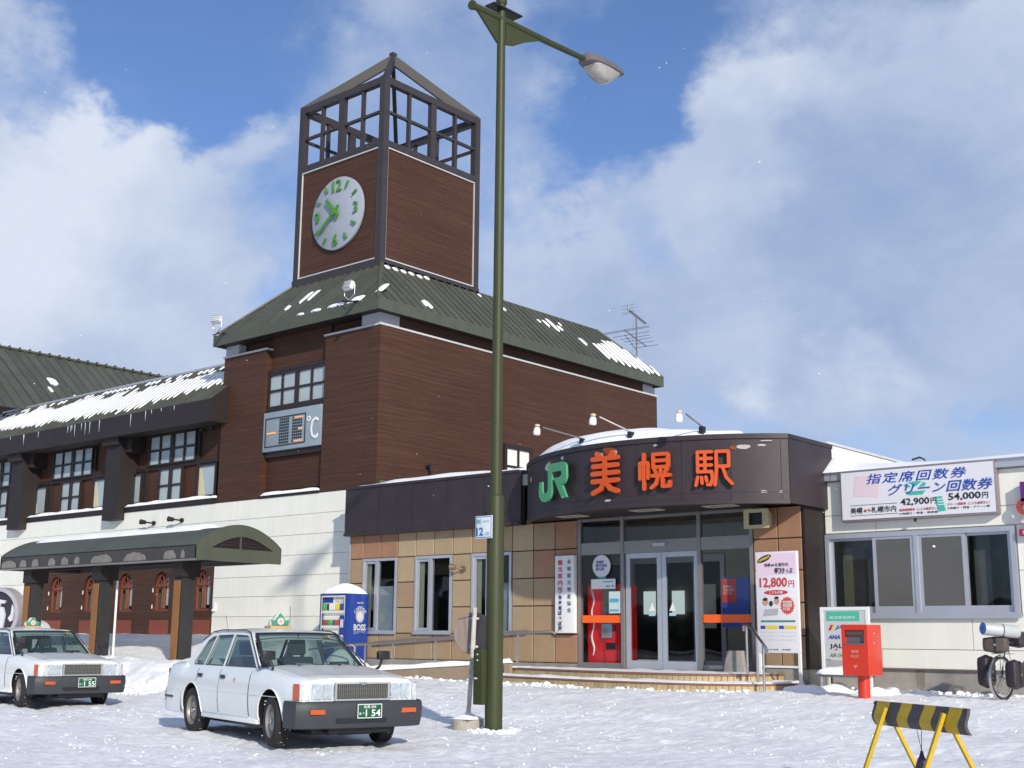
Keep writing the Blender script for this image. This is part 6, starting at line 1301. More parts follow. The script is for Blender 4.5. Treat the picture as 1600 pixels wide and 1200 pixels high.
softbox('handlebar_bag', tuple(rw+bd_*.62+V((0, 0, .62))), bd_, .18, .14, .14, BAG, 'black bag at the right frame edge on the bicycle', 'bag', 5)
mt = thing('rolled_mat', 'rolled sleeping mat, silver outside and blue inside, across the back of the bicycle', 'mat', (kx, ky, gz+1.0))
ma, mb_ = V((kx-.14, ky-.30, gz+1.12)), V((kx+.24, ky+.20, gz+1.07)); ax = (mb_-ma).normalized()
part('mat_roll', MB().lathe([(.098, 0), (.105, .01), (.105, (mb_-ma).length-.01), (.098, (mb_-ma).length)], ma, ax, 32), mat('silver_mat', (.50, .52, .52), .35, metal=.3, var=.1), mt)
for i, (r0, r1) in enumerate(((.098, .070), (.066, .042), (.038, .018))): part('mat_edge', MB().lathe([(r0, .002), (r0, -.002-.004*(i % 2)), (r1, -.002-.004*(i % 2)), (r1, .002)], ma, ax, 32), mat('mat_blue', (.09, .22, .50), .7, var=.1), mt)
part('mat_gap_shade', MB().lathe([(0, .012), (.098, .012)], ma, ax, 24), mat('mat_shadow_blue', (.02, .07, .25), .8), mt)  # darker blue disc paints the shade between the rolled layers
part('mat_strap', MB().lathe([(.108, .32), (.108, .335)], ma, ax, 24), BLACK, mt)

# ================================================================== TV ANTENNA AND FLOODLIGHTS ON THE BLOCK ROOF
ant = thing('tv_antenna', 'roof mast with two many pronged television aerials at the far end of the block roof', 'antenna', (-27.6, 35.0, 11.0))
AM = mat('antenna_metal', (.20, .20, .21), .5, metal=.5)
aX, aY = -26.7, 35.3
aX, aY = -25.0, 35.9
part('mast', MB().tube([(aX, aY, 10.9), (aX, aY, 12.90)], .028, 8), AM, ant)
part('guy_wires', MB().tube([(aX-.12, aY, 12.8), (aX-.3, aY+.1, 11.3)], .006, 3).tube([(aX+.02, aY, 12.0), (aX+.7, aY+.1, 10.6)], .006, 3).tube([(aX-.28, aY-.35, 12.2), (aX, aY, 11.65)], .012, 4), AM, ant)
B0, B1 = V((aX, aY-.72, 12.25)), V((aX, aY+.62, 11.90)); part('boom', MB().tube([B0, B1], .022, 6), AM, ant)
for t, w_ in ((.0, 1.05), (.06, 1.0), (.28, .80), (.45, .62), (.60, .62), (.78, .52), (1.0, .5)):
    p = B0.lerp(B1, t); part('prong', MB().tube([p-V((w_, 0, -.02)), p+V((w_, 0, .0))], .010, 5), AM, ant)
T0, T1 = V((aX, aY-.5, 13.05)), V((aX, aY+.58, 12.75)); part('upper_boom', MB().tube([T0, T1], .03, 6), AM, ant)
for i in range(14): p = T0.lerp(T1, .1+i*.068); part('short_prong', MB().tube([p-V((.09, 0, 0)), p+V((.09, 0, 0))], .008, 4), AM, ant)
for dz in (.16, .04, -.08, -.15): part('reflector_prong', MB().tube([T0+V((-.26, 0, dz)), T0+V((.26, 0, dz))], .007, 4), AM, ant)
part('reflector_post', MB().tube([T0+V((0, 0, -.16)), T0+V((0, 0, .17))], .018, 5), AM, ant)
for k, (fx, nm) in enumerate(((-24.75, 'white floodlight on the eave corner directly below the clock tower, facing front'), (-30.68, 'small tilted floodlight on the left eave corner of the tower block'))):
    t = thing('floodlight', nm, 'floodlight', (fx, 22.1, 10.45)); yy = 22.02
    part('bracket', MB().bar((fx+.05, 22.2, 10.50), (fx+.15, 21.75, 10.36), .13, .03), BROWN_DK, t)
    part('yoke', MB().tube([(fx-.02, 21.95, 10.48), (fx-.20, 21.95, 10.62), (fx-.22, 21.95, 10.88)], .014, 6).tube([(fx-.02, 21.95, 10.48), (fx+.20, 21.95, 10.62), (fx+.20, 21.95, 10.88)], .014, 6), ALU, t)
    c_ = V((fx-.02, 21.93, 10.88)); side = V((1, 0, 0)) if k == 0 else V((.90, .42, 0)).normalized(); tt_ = V((side.y, -side.x, .38)).normalized(); upv = side.cross(tt_).normalized()
    part('lamp_head', MB().obox(c_, side, tt_, upv, .16, .07, .12), WHITE, t, bevel=.04)
    for i in range(4): part('cooling_rib', MB().obox(c_+upv*(-.10+i*.065)+tt_*.085, side, tt_, upv, .15, .008, .012), ALU, t)
    sm = MB(); sm.prism([(-.3, 0), (-.1, .1), (.05, .0)], (fx-.12, 22.2, 10.47), (1, 0, 0), (0, .5, .8), .03); part('snow_scrap', sm, SNOW, t)

# ================================================================== FIGURE ROUND MONUMENT AT FAR LEFT
mo = thing('round_monument', 'large dark round monument with a pale rim behind the leftmost taxi', 'monument', (-33.2, 17.0, .4))
MOD = mat('monument_dark', (.03, .025, .04), .6, var=.2); MOR = mat('monument_rim', (.36, .34, .38), .6, var=.15)
mc = V((-33.95, 17.6, 2.02)); mn = V((.35, -.9, 0)).normalized()
part('drum', MB().lathe([(0, -.2), (.64, -.2), (.64, .10), (0, .10)], mc, mn, 48), MOD, mo)
part('rim', MB().lathe([(.64, -.22), (.75, -.20), (.75, .16), (.64, .18), (.64, -.22)], mc, mn, 56), MOR, mo)
um = V((-mn.y, mn.x, 0))
um = V((0, 0, 1)).cross(mn)*1.0
part('white_shape', MB().prism([(.0, -.55), (.22, -.48), (.28, .0), (.2, .2), (-.15, .24), (-.38, .2), (-.34, -.4)], mc+mn*.105, um, (0, 0, 1), .05), mat('monument_white', (.55, .57, .6), .6, var=.1), mo)
part('white_shape', MB().prism([(.48, -.20), (.55, -.16), (.57, .12), (.50, .27), (.48, .0), (.39, -.1)], mc+mn*.105, um, (0, 0, 1), .05), MATS['monument_white'], mo)
part('white_shape', MB().prism([(-.08, .24), (.0, .42), (.27, .38), (.23, .30), (.1, .30), (.08, .22)], mc+mn*.105, um, (0, 0, 1), .05), MATS['monument_white'], mo)
part('base', MB().box(-35.2, -32.4, 17.5, 18.6, .3, .95).box(-34.8, -32.9, 17.6, 18.4, .95, 1.2), MATS['monument_white'], mo)
part('side_lobe', MB().lathe([(0, -.2), (.42, -.2), (.42, .05), (0, .1)], (-32.75, 18.0, 1.45), mn, 24).box(-33.1, -32.45, 17.8, 18.2, .4, 1.35), MATS['monument_white'], mo)

# ================================================================== TAXIS
def body_section(x):
    """half section of the lower body at car x (front +2.3): list of (y, z)"""
    f = max(0, (x-1.6)/.7); r = max(0, (-x-1.7)/.6); w = 1-.055*f**2.2-.045*r**2.2
    hood = .955-.105*sstep(x, .9, 2.3)-.05*max(0, (x-2.1)/.2)**2 if x > 0 else 0
    trunk = .975-.02*sstep(-x, 1.5, 2.3)-.06*max(0, (-x-2.15)/.15)**2
    top = hood if x > 0 else trunk
    sh = top-.055
    cabin = -1.56 < x < .96
    lo = .235+.03*f+.05*r
    s_ = [(.70*w, lo-.01), (.79*w, lo+.02), (.825*w, .36), (.842*w, .50), (.845*w, .62), (.838*w, .74), (.815*w, .86)]
    if cabin: s_ = s_+[(.79, .905), (.765, .912), (.735, .905), (.72, .5), (.40, .45), (0, .45)]
    else: s_ = s_[:-1]+[(.81*w, sh-.02), (.785*w, sh+.018), (.75*w, top-.018), (.70*w, top-.004), (.55*w, top+.004), (.30*w, top+.012), (0, top+.016)]
    return s_
def side_y(x, z):
    s_ = body_section(x)[:8]
    for (ya, za), (yb, zb) in zip(s_, s_[1:]):
        if za <= z <= zb and zb > za: return ya+(yb-ya)*(z-za)/(zb-za)
    return s_[-1][0] if z > s_[-1][1] else s_[1][0]
CARW = mat('taxi_white', (.78, .80, .78), .28, coat=.5, spec=.5, var=.03, vscale=1.2)
CARW.node_tree.nodes['Principled BSDF'].inputs['Coat Roughness'].default_value = .12
BUMP = mat('bumper_grey', (.034, .037, .042), .55, var=.15, vscale=4); TYRE = mat('tyre', (.016, .015, .015), .85, var=.35, vscale=20, bump=.3)
RIMM = mat('steel_wheel', (.30, .28, .25), .45, metal=.6, var=.2); CHR = mat('chrome', (.6, .6, .6), .12, metal=1); SEAM = mat('shut_line', (.05, .05, .05), .8)
AMB = mat('amber_lens', (.52, .085, .006), .2, coat=.6); HLG = glass('headlight_glass', (.92, .94, .95), 1.5, mn=.06); REFL = mat('headlight_reflector', (.66, .68, .70), .22, metal=.35, coat=.6, var=.35, vscale=16)
PLG = mat('plate_green', (.008, .085, .035), .4); SEATW = mat('seat_cover_white', (.55, .57, .56), .9, var=.1); SEATG = mat('seat_grey', (.06, .065, .075), .9); INT = mat('car_interior', (.035, .036, .04), .8, var=.2)
AXF, AXR, WR = 1.48, -1.20, .312
def make_taxi(label, number):
    t = thing('taxi', label, 'taxi', (0, 0, 0), 'white taxis parked on the snow')
    xs = [2.30, 2.27, 2.20, 2.08, 1.9, 1.7, 1.5, 1.3, 1.1, .98, .955, .7, .3, -.2, -.7, -1.1, -1.4, -1.555, -1.58, -1.75, -1.95, -2.1, -2.2, -2.27, -2.30]
    mb = MB(); rings = []
    for x in xs:
        s_ = body_section(x); k = .965 if abs(x) > 2.29 else 1
        n_ = 13
        if len(s_) != n_: s_ = (s_+[s_[-1]]*n_)[:n_]
        left = [(x, y*k, z) for y, z in s_]; right = [(x, -y*k, z) for y, z in s_[::-1][1:]]
        rings.append(left+right)
    mb.grid(rings, True, True); m_ = len(rings[0]); nv = len(mb.v); mb.f.append(tuple(range(m_))); mb.sm.append(False); mb.f.append(tuple(range(nv-1, nv-m_-1, -1))); mb.sm.append(False)
    me = mb.mesh('body'); bm = bmesh.new(); bm.from_mesh(me); bmesh.ops.recalc_face_normals(bm, faces=bm.faces); bm.to_mesh(me); bm.free()
    bo = link('body', me, CARW); me.materials.append(BLACK); cut = MB()
    for ax_, rr in ((AXF, .372), (AXR, .362)):
        for sg in (1, -1): cut.tube([(ax_, sg*.50, WR+.02), (ax_, sg*1.0, WR+.02)], rr, 32)
    for ax_, rr in ((AXF, .372), (AXR, .362)):
        for sg in (1, -1): cut.box(ax_-rr, ax_+rr, sg*.501, sg*.999, .05, WR-.04)
    cm = cut.mesh('cut'); b2 = bmesh.new(); b2.from_mesh(cm); bmesh.ops.recalc_face_normals(b2, faces=b2.faces); b2.to_mesh(cm); b2.free(); co = link('cut', cm, BLACK)
    md = bo.modifiers.new('b', 'BOOLEAN'); md.object = co; md.operation = 'DIFFERENCE'; md.solver = 'EXACT'; md.use_self = True; bpy.context.view_layer.update()
    dg = bpy.context.evaluated_depsgraph_get(); nm = bpy.data.meshes.new_from_object(bo.evaluated_get(dg)); bo.modifiers.clear(); bo.data = nm; bpy.data.objects.remove(co)
    nm.materials.clear(); nm.materials.append(CARW); nm.materials.append(BLACK)
    for p in nm.polygons:
        c = p.center; idx = 0
        for ax_ in (AXF, AXR):
            if math.hypot(c.x-ax_, c.z-WR-.02) < .385 and abs(c.y) < .86 and abs(p.normal.z)+abs(p.normal.x) > .7 and c.z < .72 and abs(c.y) < .84: idx = 1
            if abs(abs(c.y)-.5) < .02 and abs(p.normal.y) > .9 and c.z < .75: idx = 1
        if abs(c.y) < .80 and -1.56 < c.x < .97 and c.z < .90 and p.normal.z > -.5 and c.z > .4 and abs(c.y) < .76: idx = 1
        if p.normal.z < -.8: idx = 1
        p.material_index = idx; p.use_smooth = True
    nm.set_sharp_from_angle(angle=R(32)); bo.parent = t; ORG[bo.name] = V((0, 0, 0))
    # side body greenhouse plate with window openings; (x,z) polygons, z .90 .. 1.39
    def gy(z): return .775-(z-.90)*.285-max(0, z-1.30)*.35
    outer = [(1.00, .90), (.70, 1.10), (.40, 1.315), (.30, 1.375), (.15, 1.405), (-.2, 1.415), (-.7, 1.41), (-1.0, 1.385), (-1.2, 1.30), (-1.45, 1.10), (-1.68, .955), (-1.72, .90)]
    w1 = [(.86, .935), (.40, 1.26), (.30, 1.325), (.20, 1.345), (-.19, 1.355), (-.19, .935)]
    w2 = [(-.27, .935), (-.27, 1.355), (-.80, 1.345), (-.92, .935)][::1]; w3 = [(-.97, .935), (-.855, 1.335), (-.96, 1.325), (-1.08, 1.27), (-1.34, .985), (-1.33, .935)]
    for sg in (1, -1):
        loops = [outer, w1, w2, w3]; L3 = [[V((p[0], p[1], 0)) for p in lp] for lp in loops]; tr = geometry.tessellate_polygon(L3); fl = [p for lp in L3 for p in lp]
        mb = MB(); vs = [(p.x, sg*gy(p.y), p.y) for p in fl]+[(p.x, sg*(gy(p.y)-.035), p.y) for p in fl]; nf = len(fl)
        fs = [tuple(i for i in q) for q in tr]+[tuple(i+nf for i in q[::-1]) for q in tr]; k = 0
        for lp in loops:
            for i in range(len(lp)): a, b = k+i, k+(i+1) % len(lp); fs.append((a, b, b+nf, a+nf))
            k += len(lp)
        mb.add(vs, fs); part('cabin_side', mb, CARW, t)
        for nm_, poly in (('front_side_window', w1), ('rear_side_window', w2), ('quarter_window', w3)):
            tr = geometry.tessellate_polygon([[V((p[0], p[1], 0)) for p in poly]]); wo = part(nm_, MB().add([(p[0], sg*(gy(p[1])-.015), p[1]) for p in poly], tr), GLC, t, fixn=False)
            sl2 = MB(); L_ = len(poly); cx_ = sum(p[0] for p in poly)/L_; cz_ = sum(p[1] for p in poly)/L_
            pin = [(cx_+(p[0]-cx_)*.945, cz_+(p[1]-cz_)*.93) for p in poly]
            sl2.add([(p[0], sg*(gy(p[1])+.003), p[1]) for p in poly]+[(p[0], sg*(gy(p[1])-.006), p[1]) for p in pin], [(i, (i+1) % L_, L_+(i+1) % L_, L_+i) for i in range(L_)]); part('window_seal', sl2, SEAM, wo, fixn=False)
        part('drip_rail', MB().tube([(.98, sg*(gy(.92)+.008), .93), (.42, sg*(gy(1.32)+.012), 1.325), (.30, sg*(gy(1.38)+.016), 1.385), (.12, sg*(gy(1.40)+.02), 1.415), (-.7, sg*(gy(1.40)+.02), 1.418), (-1.02, sg*(gy(1.38)+.016), 1.39), (-1.25, sg*(gy(1.28)+.01), 1.28)], .009, 6), SEAM, t)
        # doors: thin shells following the side, with handle; shut lines show between them
        for x0, x1, nm_ in ((.80, -.20, 'front_door'), (-.225, -1.02, 'rear_door')):
            rows = []
            for i in range(9):
                z = .315+(.885-.315)*i/8; r_ = []
                for j in range(9):
                    x = x0+(x1-x0)*j/8
                    if nm_ == 'rear_door' and z < .70: x = max(x, AXR+math.sqrt(max(0, .40**2-(z-WR)**2))) if x < AXR+.45 else x
                    r_.append((x, sg*(side_y(x, z)+.007), z))
                rows.append(r_)
            edge = MB().grid(rows); inner = [[(x, y-sg*.012, z) for x, y, z in r_] for r_ in rows]
            for a, b in ((rows[0], inner[0]), (rows[-1], inner[-1])): edge.grid([a, b], False)
            edge.grid([[r_[0] for r_ in rows], [r_[0] for r_ in inner]], False); edge.grid([[r_[-1] for r_ in rows], [r_[-1] for r_ in inner]], False)
            dr = part(nm_, edge, CARW, t); hx = x1+.13
            part('handle', MB().box(hx-.07, hx+.07, sg*(side_y(hx, .80)+.006), sg*(side_y(hx, .80)+.03), .775, .825), BLACK, dr, bevel=.01)
        for x in (.812, -.2125, -1.035):
            g_ = [(x, sg*(side_y(x, .33+.56*k/10)+.003), .33+.56*k/10) for k in range(11)]
            if x < -1: g_ = [p for p in g_ if p[2] > .70]
            part('shut_line', MB().tube(g_, .006, 4), SEAM, t)
        part('side_crease', MB().tube([(x, sg*(side_y(max(-2.2, min(2.2, x)), .605)+.0055), .605) for x in [1.95-.2*k for k in range(21)] if abs(x-AXF) > .3 and abs(x-AXR) > .3][:1]+[(.78, sg*(side_y(.7, .605)+.008), .605), (-.75, sg*(side_y(-.7, .605)+.008), .605)], .004, 4), CARW, t)
        part('sill', MB().box(AXF-.40, AXR+.40, sg*.76, sg*.835, .245, .305), CARW, t, bevel=.015)
        for ax_, rr in ((AXF, .372), (AXR, .362)):
            lip = [(ax_+rr*math.cos(a), sg*(side_y(max(-2.2, min(2.2, ax_+rr*math.cos(a))), max(.3, WR+.02+rr*math.sin(a)))+.003), WR+.02+rr*math.sin(a)) for a in [math.pi*k/20*1.06-.09 for k in range(21)]]
            part('wheel_arch_lip', MB().tube(lip, .011, 6), CARW, t)
            wc = V((ax_, sg*.735, WR)); th_ = R(-8) if ax_ > 0 else 0; ay = V((-math.sin(th_)*sg, sg*math.cos(th_), 0))
            w = part('wheel', MB().lathe([(.20, .085), (.215, .095), (.27, .098), (.300, .085), (.312, .06), (.314, 0), (.312, -.06), (.298, -.09), (.2, -.09)], wc, ay, 40), TYRE, t)
            part('rim', MB().lathe([(.205, .082), (.198, .086), (.185, .07), (.175, .04), (.14, .035), (.12, .06), (.09, .066), (.05, .06), (.0, .058)], wc, ay, 32), RIMM, w)
            ho = MB(); 
            for q in range(8): a = q*math.pi/4; tx_ = V((math.cos(th_), math.sin(th_), 0)); c = wc+tx_*(math.cos(a)*.155)+ay*.043+V((0, 0, math.sin(a)*.155)); ho.tube([c-ay*.004, c+ay*.001], .014, 8)
            part('rim_hole', ho, BLACK, w); part('hub_cap', MB().lathe([(.035, .06), (.033, .078), (.0, .082)], wc, ay, 16), CHR, w)
            sp = MB(); rnd_ = random.Random(int(ax_*10)+sg); pts = []
            for q in range(26): a = rnd_.uniform(0, 6.28); r_ = .305; pts.append((wc.x+math.cos(a)*r_, wc.y+rnd_.uniform(-.08, .08), wc.z+math.sin(a)*r_, rnd_.uniform(.006, .016)))
            lumps(sp, pts); part('packed_snow', sp, SNOW, w, kind='stuff', fixn=False)
        # fender mirror
        mp_ = V((1.30, sg*.73, .90)); mr = part('fender_mirror', MB().tube([mp_+V((-.02, 0, 0)), mp_+V((.06, sg*.03, .06)), mp_+V((.04, sg*.07, .14))], [.022, .016, .018], 10), BLACK, t)
        c = mp_+V((.04, sg*.09, .20)); part('mirror_head', MB().obox(c, (1, 0, 0), (0, 1, 0), (0, 0, 1), .04, .088, .058), BLACK, mr, bevel=.026); part('mirror_glass', MB().obox(c+V((-.041, 0, 0)), (1, 0, 0), (0, 1, 0), (0, 0, 1), .002, .068, .04), CHR, mr)
    # roof skin
    xr = [.45, .36, .27, .12, -.1, -.4, -.7, -.9, -1.02, -1.12]; zr = [1.325, 1.372, 1.400, 1.425, 1.443, 1.452, 1.446, 1.430, 1.405, 1.35]
    rows = []
    for x, z in zip(xr, zr): 
        hw = gy(min(z, 1.41))-.0; rows.append([(x, hw*math.sin(a)*1.0 if False else hw*(-1+2*j/12), z-.045*abs(-1+2*j/12)**3.2*(1)) for j in range(13)])
    rf = MB().grid(rows); rf.grid([[(a, b, c-.03) for a, b, c in r_] for r_ in rows]); part('roof', rf, CARW, t)
    def glassp(b0_, b1_, nmx, bulge, hwb, hwt):   # b0 bottom (x,z), b1 top
        rows = []
        for i in range(9):
            v = i/8; x = b0_[0]+(b1_[0]-b0_[0])*v; z = b0_[1]+(b1_[1]-b0_[1])*v; hw = hwb+(hwt-hwb)*v
            rows.append([(x+bulge*(1-abs(q)**2.2)*(1-.5*v), hw*q, z+.012*(1-q*q)) for q in [-1+j/6 for j in range(13)]])
        o_ = part(nmx, MB().grid(rows), GLC, t, fixn=False)
        # black ceramic border
        bd2 = MB(); off_ = .004 if bulge > 0 else -.004
        def pt(i, j): p = rows[i][j]; return V((p[0]+off_, p[1], p[2]+.003))
        for i in range(8):
            for j0, j1 in ((0, 1), (12, 11)):
                a, b = pt(i, j0), pt(i+1, j0); c, d = pt(i, j1), pt(i+1, j1); bd2.add([a, a.lerp(c, .42), b.lerp(d, .42), b], [(0, 1, 2, 3)])
        for j in range(12):
            a, b = pt(0, j), pt(0, j+1); c, d = pt(1, j), pt(1, j+1); bd2.add([a, b, b.lerp(d, .55), a.lerp(c, .55)], [(0, 1, 2, 3)])
            a, b = pt(8, j), pt(8, j+1); c, d = pt(7, j), pt(7, j+1); bd2.add([a, b, b.lerp(d, .5), a.lerp(c, .5)], [(0, 1, 2, 3)])
        part('glass_border', bd2, BLACK, o_, fixn=False); return o_
    ws = glassp((.985, .93), (.375, 1.378), 'windshield', .085, .735, .60); glassp((-1.62, .95), (-1.08, 1.365), 'rear_window', -.06, .70, .585)
    part('inspection_sticker', MB().obox((.46, .42, 1.335), V((-.61, 0, .45)).normalized(), (0, 1, 0), V((.45, 0, .61)).normalized(), .022, .045, .003), mat('sticker_orange', (.7, .35, .1), .5), ws)
    for y in (-.25, .05): part('wiper', MB().tube([(1.02, y+.35, .955), (1.0+.04, y, .972), (1.03, y-.25, .967)], .007, 5), BLACK, ws)
    part('cowl', MB().box(.955, 1.03, -.70, .70, .925, .955), BLACK, t)
    # bonnet and boot: thin skins with open shut line
    def skin(name, x0, x1, hw, dz):
        rows = []
        for i in range(13):
            x = x0+(x1-x0)*i/12; s_ = body_section(x); r_ = []
            for j in range(15):
                q = -1+j/7; y = hw*q; ya = abs(y); z = s_[-1][1]
                for (y0_, z0_), (y1_, z1_) in zip(s_[::-1], s_[::-1][1:]):
                    if y0_ <= ya <= y1_ and y1_ > y0_: z = z0_+(z1_-z0_)*(ya-y0_)/(y1_-y0_); break
                crown = .010*math.exp(-((abs(q)-.62)/.12)**2)
                r_.append((x, y, z+dz+crown))
            rows.append(r_)
        mb = MB().grid(rows); lo = [[(a, b, c-.012) for a, b, c in r_] for r_ in rows]
        mb.grid([rows[0], lo[0]], False).grid([rows[-1], lo[-1]], False).grid([[r_[0] for r_ in rows], [r_[0] for r_ in lo]], False).grid([[r_[-1] for r_ in rows], [r_[-1] for r_ in lo]], False)
        return part(name, mb, CARW, t)
    skin('bonnet', 1.04, 2.262, .68, .007); skin('boot_lid', -1.68, -2.26, .66, .006)
    for y in (-.30, .28): part('washer_nozzle', MB().box(1.12, 1.16, y-.015, y+.015, .965, .982), BLACK, t)
    # nose: grille, headlights, bumper
    gr = part('grille', MB().box(2.29, 2.315, -.35, .35, .595, .775), mat('grille_dark', (.045, .045, .042), .5), t)
    gfm = MB().box(2.30, 2.335, -.37, .37, .775, .797).box(2.30, 2.335, -.37, .37, .58, .597).box(2.30, 2.335, -.37, -.352, .597, .775).box(2.30, 2.335, .352, .37, .597, .775); part('grille_frame', gfm, mat('pale_chrome', (.50, .50, .48), .3, metal=.4), gr)
    gb = MB()
    for i in range(27): y = -.338+i*.026; gb.box(2.316, 2.326, y-.0035, y+.0035, .598, .774)
    for z in (.655, .715): gb.box(2.3155, 2.322, -.35, .35, z, z+.004)
    part('grille_bars', gb, mat('bar_grey', (.20, .20, .18), .4, metal=.3), gr)
    part('badge', MB().prism([(-.06, .02), (.06, .02), (.03, -.008), (0, -.018), (-.03, -.008)], (2.337, 0, .778), (0, 1, 0), (0, 0, 1), .006), CHR, gr)
    for sg in (1, -1):
        x = 2.285; hl = MB().box(x-.10, x+.005, sg*.385, sg*.70, .585, .785)
        h = part('headlight', MB().box(x+.0, x+.012, sg*.385, sg*.70, .59, .78), REFL, t)
        for yy in (.462, .605):
            rb = MB(); F_ = []
            for iy in range(5):
                F_.append([(2.300+.018*((iy+iz) % 2)+.012*random.random(), sg*(yy-.065+.0325*iy), .598+.0445*iz) for iz in range(5)])
            part('reflector', rb.grid(F_, False), REFL, h, fixn=False)
        gl_ = MB().grid([[(2.345-.035*((k)/6)**2*1.0, sg*(.383+.32*k/6), z) for k in range(7)] for z in (.585, .685, .787)]); part('lens', gl_, HLG, h, fixn=False)
        part('lens_flutes', MB().add([(2.347-.035*((.383+.32*k/40-.383)/.32)**2, sg*(.383+.32*k/40), z) for k in range(41) for z in (.588, .784)], [(2*k, 2*k+1, 2*k+3, 2*k+2) for k in range(0, 40, 4)]), HLG, h, fixn=False)
        part('trim_frame', MB().box(2.29, 2.338, sg*.37, sg*.384, .58, .79), CHR, h)
        cr_ = [[(2.262, sg*.812, z), (2.20, sg*.824, z), (2.13, sg*.833, z)] for z in (.59, .68, .78)]
        part('turn_signal', MB().grid(cr_), AMB if True else HLG, t, fixn=False)
        part('parking_lens', MB().grid([[(2.322, sg*.70, z), (2.314, sg*.755, z), (2.298, sg*.79, z), (2.264, sg*.811, z)] for z in (.59, .68, .778)]), REFL, h, fixn=False)
    bump = MB(); rows = []
    plan = []
    for k in range(25):
        q = -1+2*k/24; y = .875*q; 
        xf = 2.40-.055*abs(q)**2-.06*abs(q)**8
        plan.append((xf, y))
    plan = [(1.93, -.86), (2.10, -.868), (2.22, -.868), (2.29, -.862)]+[p for p in plan if abs(p[1]) < .84]+[(2.29, .862), (2.22, .868), (2.10, .868), (1.93, .86)]
    for z, d in ((.255, -.05), (.27, -.02), (.36, .0), (.46, .012), (.535, .008), (.563, -.008), (.575, -.04), (.577, -.14)):
        rows.append([(x+d*(1 if x > 2.2 else .2), y*(1+d*.35), z) for x, y in plan])
    bump.grid(rows); bump.grid([[(x, y, z) for x, y, z in rows[0]], [(x-.15, y*.9, z) for x, y, z in rows[0]]]); bp = part('front_bumper', bump, BUMP, t, fixn=False)
    part('air_slot', MB().box(2.40, 2.408, -.38, .30, .325, .375), BLACK, bp)
    for sg in (1, -1): part('fog_indicator', MB().obox((2.386, sg*.62, .455), (1, -.08*sg, 0), (.08*sg, 1, 0), (0, 0, 1), .012, .10, .028), AMB, bp, bevel=.004)
    py = .05; pl = part('number_plate', MB().box(2.425, 2.437, py-.165, py+.165, .375, .54), PLG, t, bevel=.005)
    part('plate_rim', MB().prism([(py-.166, .374), (py+.166, .374), (py+.166, .541), (py-.166, .541)], (2.436, 0, 0), (0, 1, 0), (0, 0, 1), .003, [[(py-.158, .382), (py-.158, .533), (py+.158, .533), (py+.158, .382)]]), WHITE, pl)
    part('plate_bracket', MB().box(2.39, 2.424, py-.03, py+.03, .35, .40), BLACK, pl)
    text('plate_region', '北見 500', WHITE, pl, (2.4375, py+.0, .508), w=.17, h=.035, u=(0, 1, 0), ext=.002, bold=.01)
    text('plate_kana', 'あ', WHITE, pl, (2.4375, py-.13, .43), h=.03, u=(0, 1, 0), ext=.002, bold=.01); text('plate_dot', '・', WHITE, pl, (2.4375, py-.085, .435), w=.018, h=.012, u=(0, 1, 0), ext=.002)
    t['_num'] = 0; nobj = text('plate_number', number, WHITE, pl, (2.4375, py+.045, .435), w=.20, h=.08, u=(0, 1, 0), ext=.002, bold=.012); del t['_num']
    # underside, rear
    part('chassis', MB().box(-2.0, 2.1, -.55, .55, .17, .26).box(1.9, 2.25, -.4, .45, .20, .28).tube([(1.3, -.2, .2), (2.0, -.1, .18), (2.2, .2, .2)], .03), BLACK, t)
    rb2 = [[(-x if x > 0 else x, y, z) for x, y, z in r_] for r_ in rows]
    rbp = [(-1.62, -.845), (-1.9, -.848), (-2.15, -.846), (-2.27, -.83), (-2.335, -.78), (-2.35, -.5), (-2.355, 0), (-2.35, .5), (-2.335, .78), (-2.27, .83), (-2.15, .846), (-1.9, .848), (-1.62, .845)]
    rb_ = MB().grid([[(x*(1+d*.02), y*(1+d*.012), z) for x, y in rbp] for z, d in ((.25, -2.4), (.27, -.6), (.40, 0), (.55, .2), (.60, -.4), (.61, -2.6))]); part('rear_bumper', rb_, CARW, t, fixn=False)
    part('bumper_strip', MB().tube([(-1.9, -.85, .47), (-2.2, -.846, .47), (-2.30, -.82, .47), (-2.357, -.6, .47), (-2.357, .6, .47), (-2.30, .82, .47), (-1.9, .85, .47)], .016, 6), BLACK, t)
    for sg in (1, -1): part('tail_light', MB().box(-2.31, -2.2, sg*.45, sg*.79, .66, .86), mat('tail_red', (.4, .01, .01), .2, coat=.5), t, bevel=.01)
    # interior
    part('dashboard', MB().prism([(.52, .62), (.98, .62), (.98, .905), (.80, .93), (.62, .92), (.55, .84)], (0, .70, 0), (1, 0, 0), (0, 0, 1), 1.40), INT, t)
    sw_ = V((.42, -.36, .86)); part('steering_wheel', MB().tube([sw_+V((.09*math.cos(a)*.5, .185*math.sin(a), .185*math.cos(a)*.9)) for a in [k/20*6.2832 for k in range(21)]], .014, 6, False).tube([sw_, sw_+V((.2, 0, -.08))], .025, 8), BLACK, t)
    for y, m1 in ((-.36, SEATG), (.36, SEATW)):
        s1 = part('front_seat', MB().prism([(.30, .50), (.30, .62), (-.18, .60), (-.30, 1.06), (-.42, 1.05), (-.34, .50)], (0, y+.24, 0), (1, 0, 0), (0, 0, 1), .48), m1, t, bevel=.04)
        part('headrest', MB().obox((-.37, y, 1.17), (1, 0, .2), (0, 1, 0), (-.2, 0, 1), .045, .13, .09), m1 if y > 0 else SEATG, s1, bevel=.03)
    part('rear_seat', MB().prism([(-.75, .50), (-.72, .62), (-1.12, .60), (-1.28, 1.02), (-1.42, 1.0), (-1.36, .50)], (0, .66, 0), (1, 0, 0), (0, 0, 1), 1.32), SEATW, t, bevel=.04)
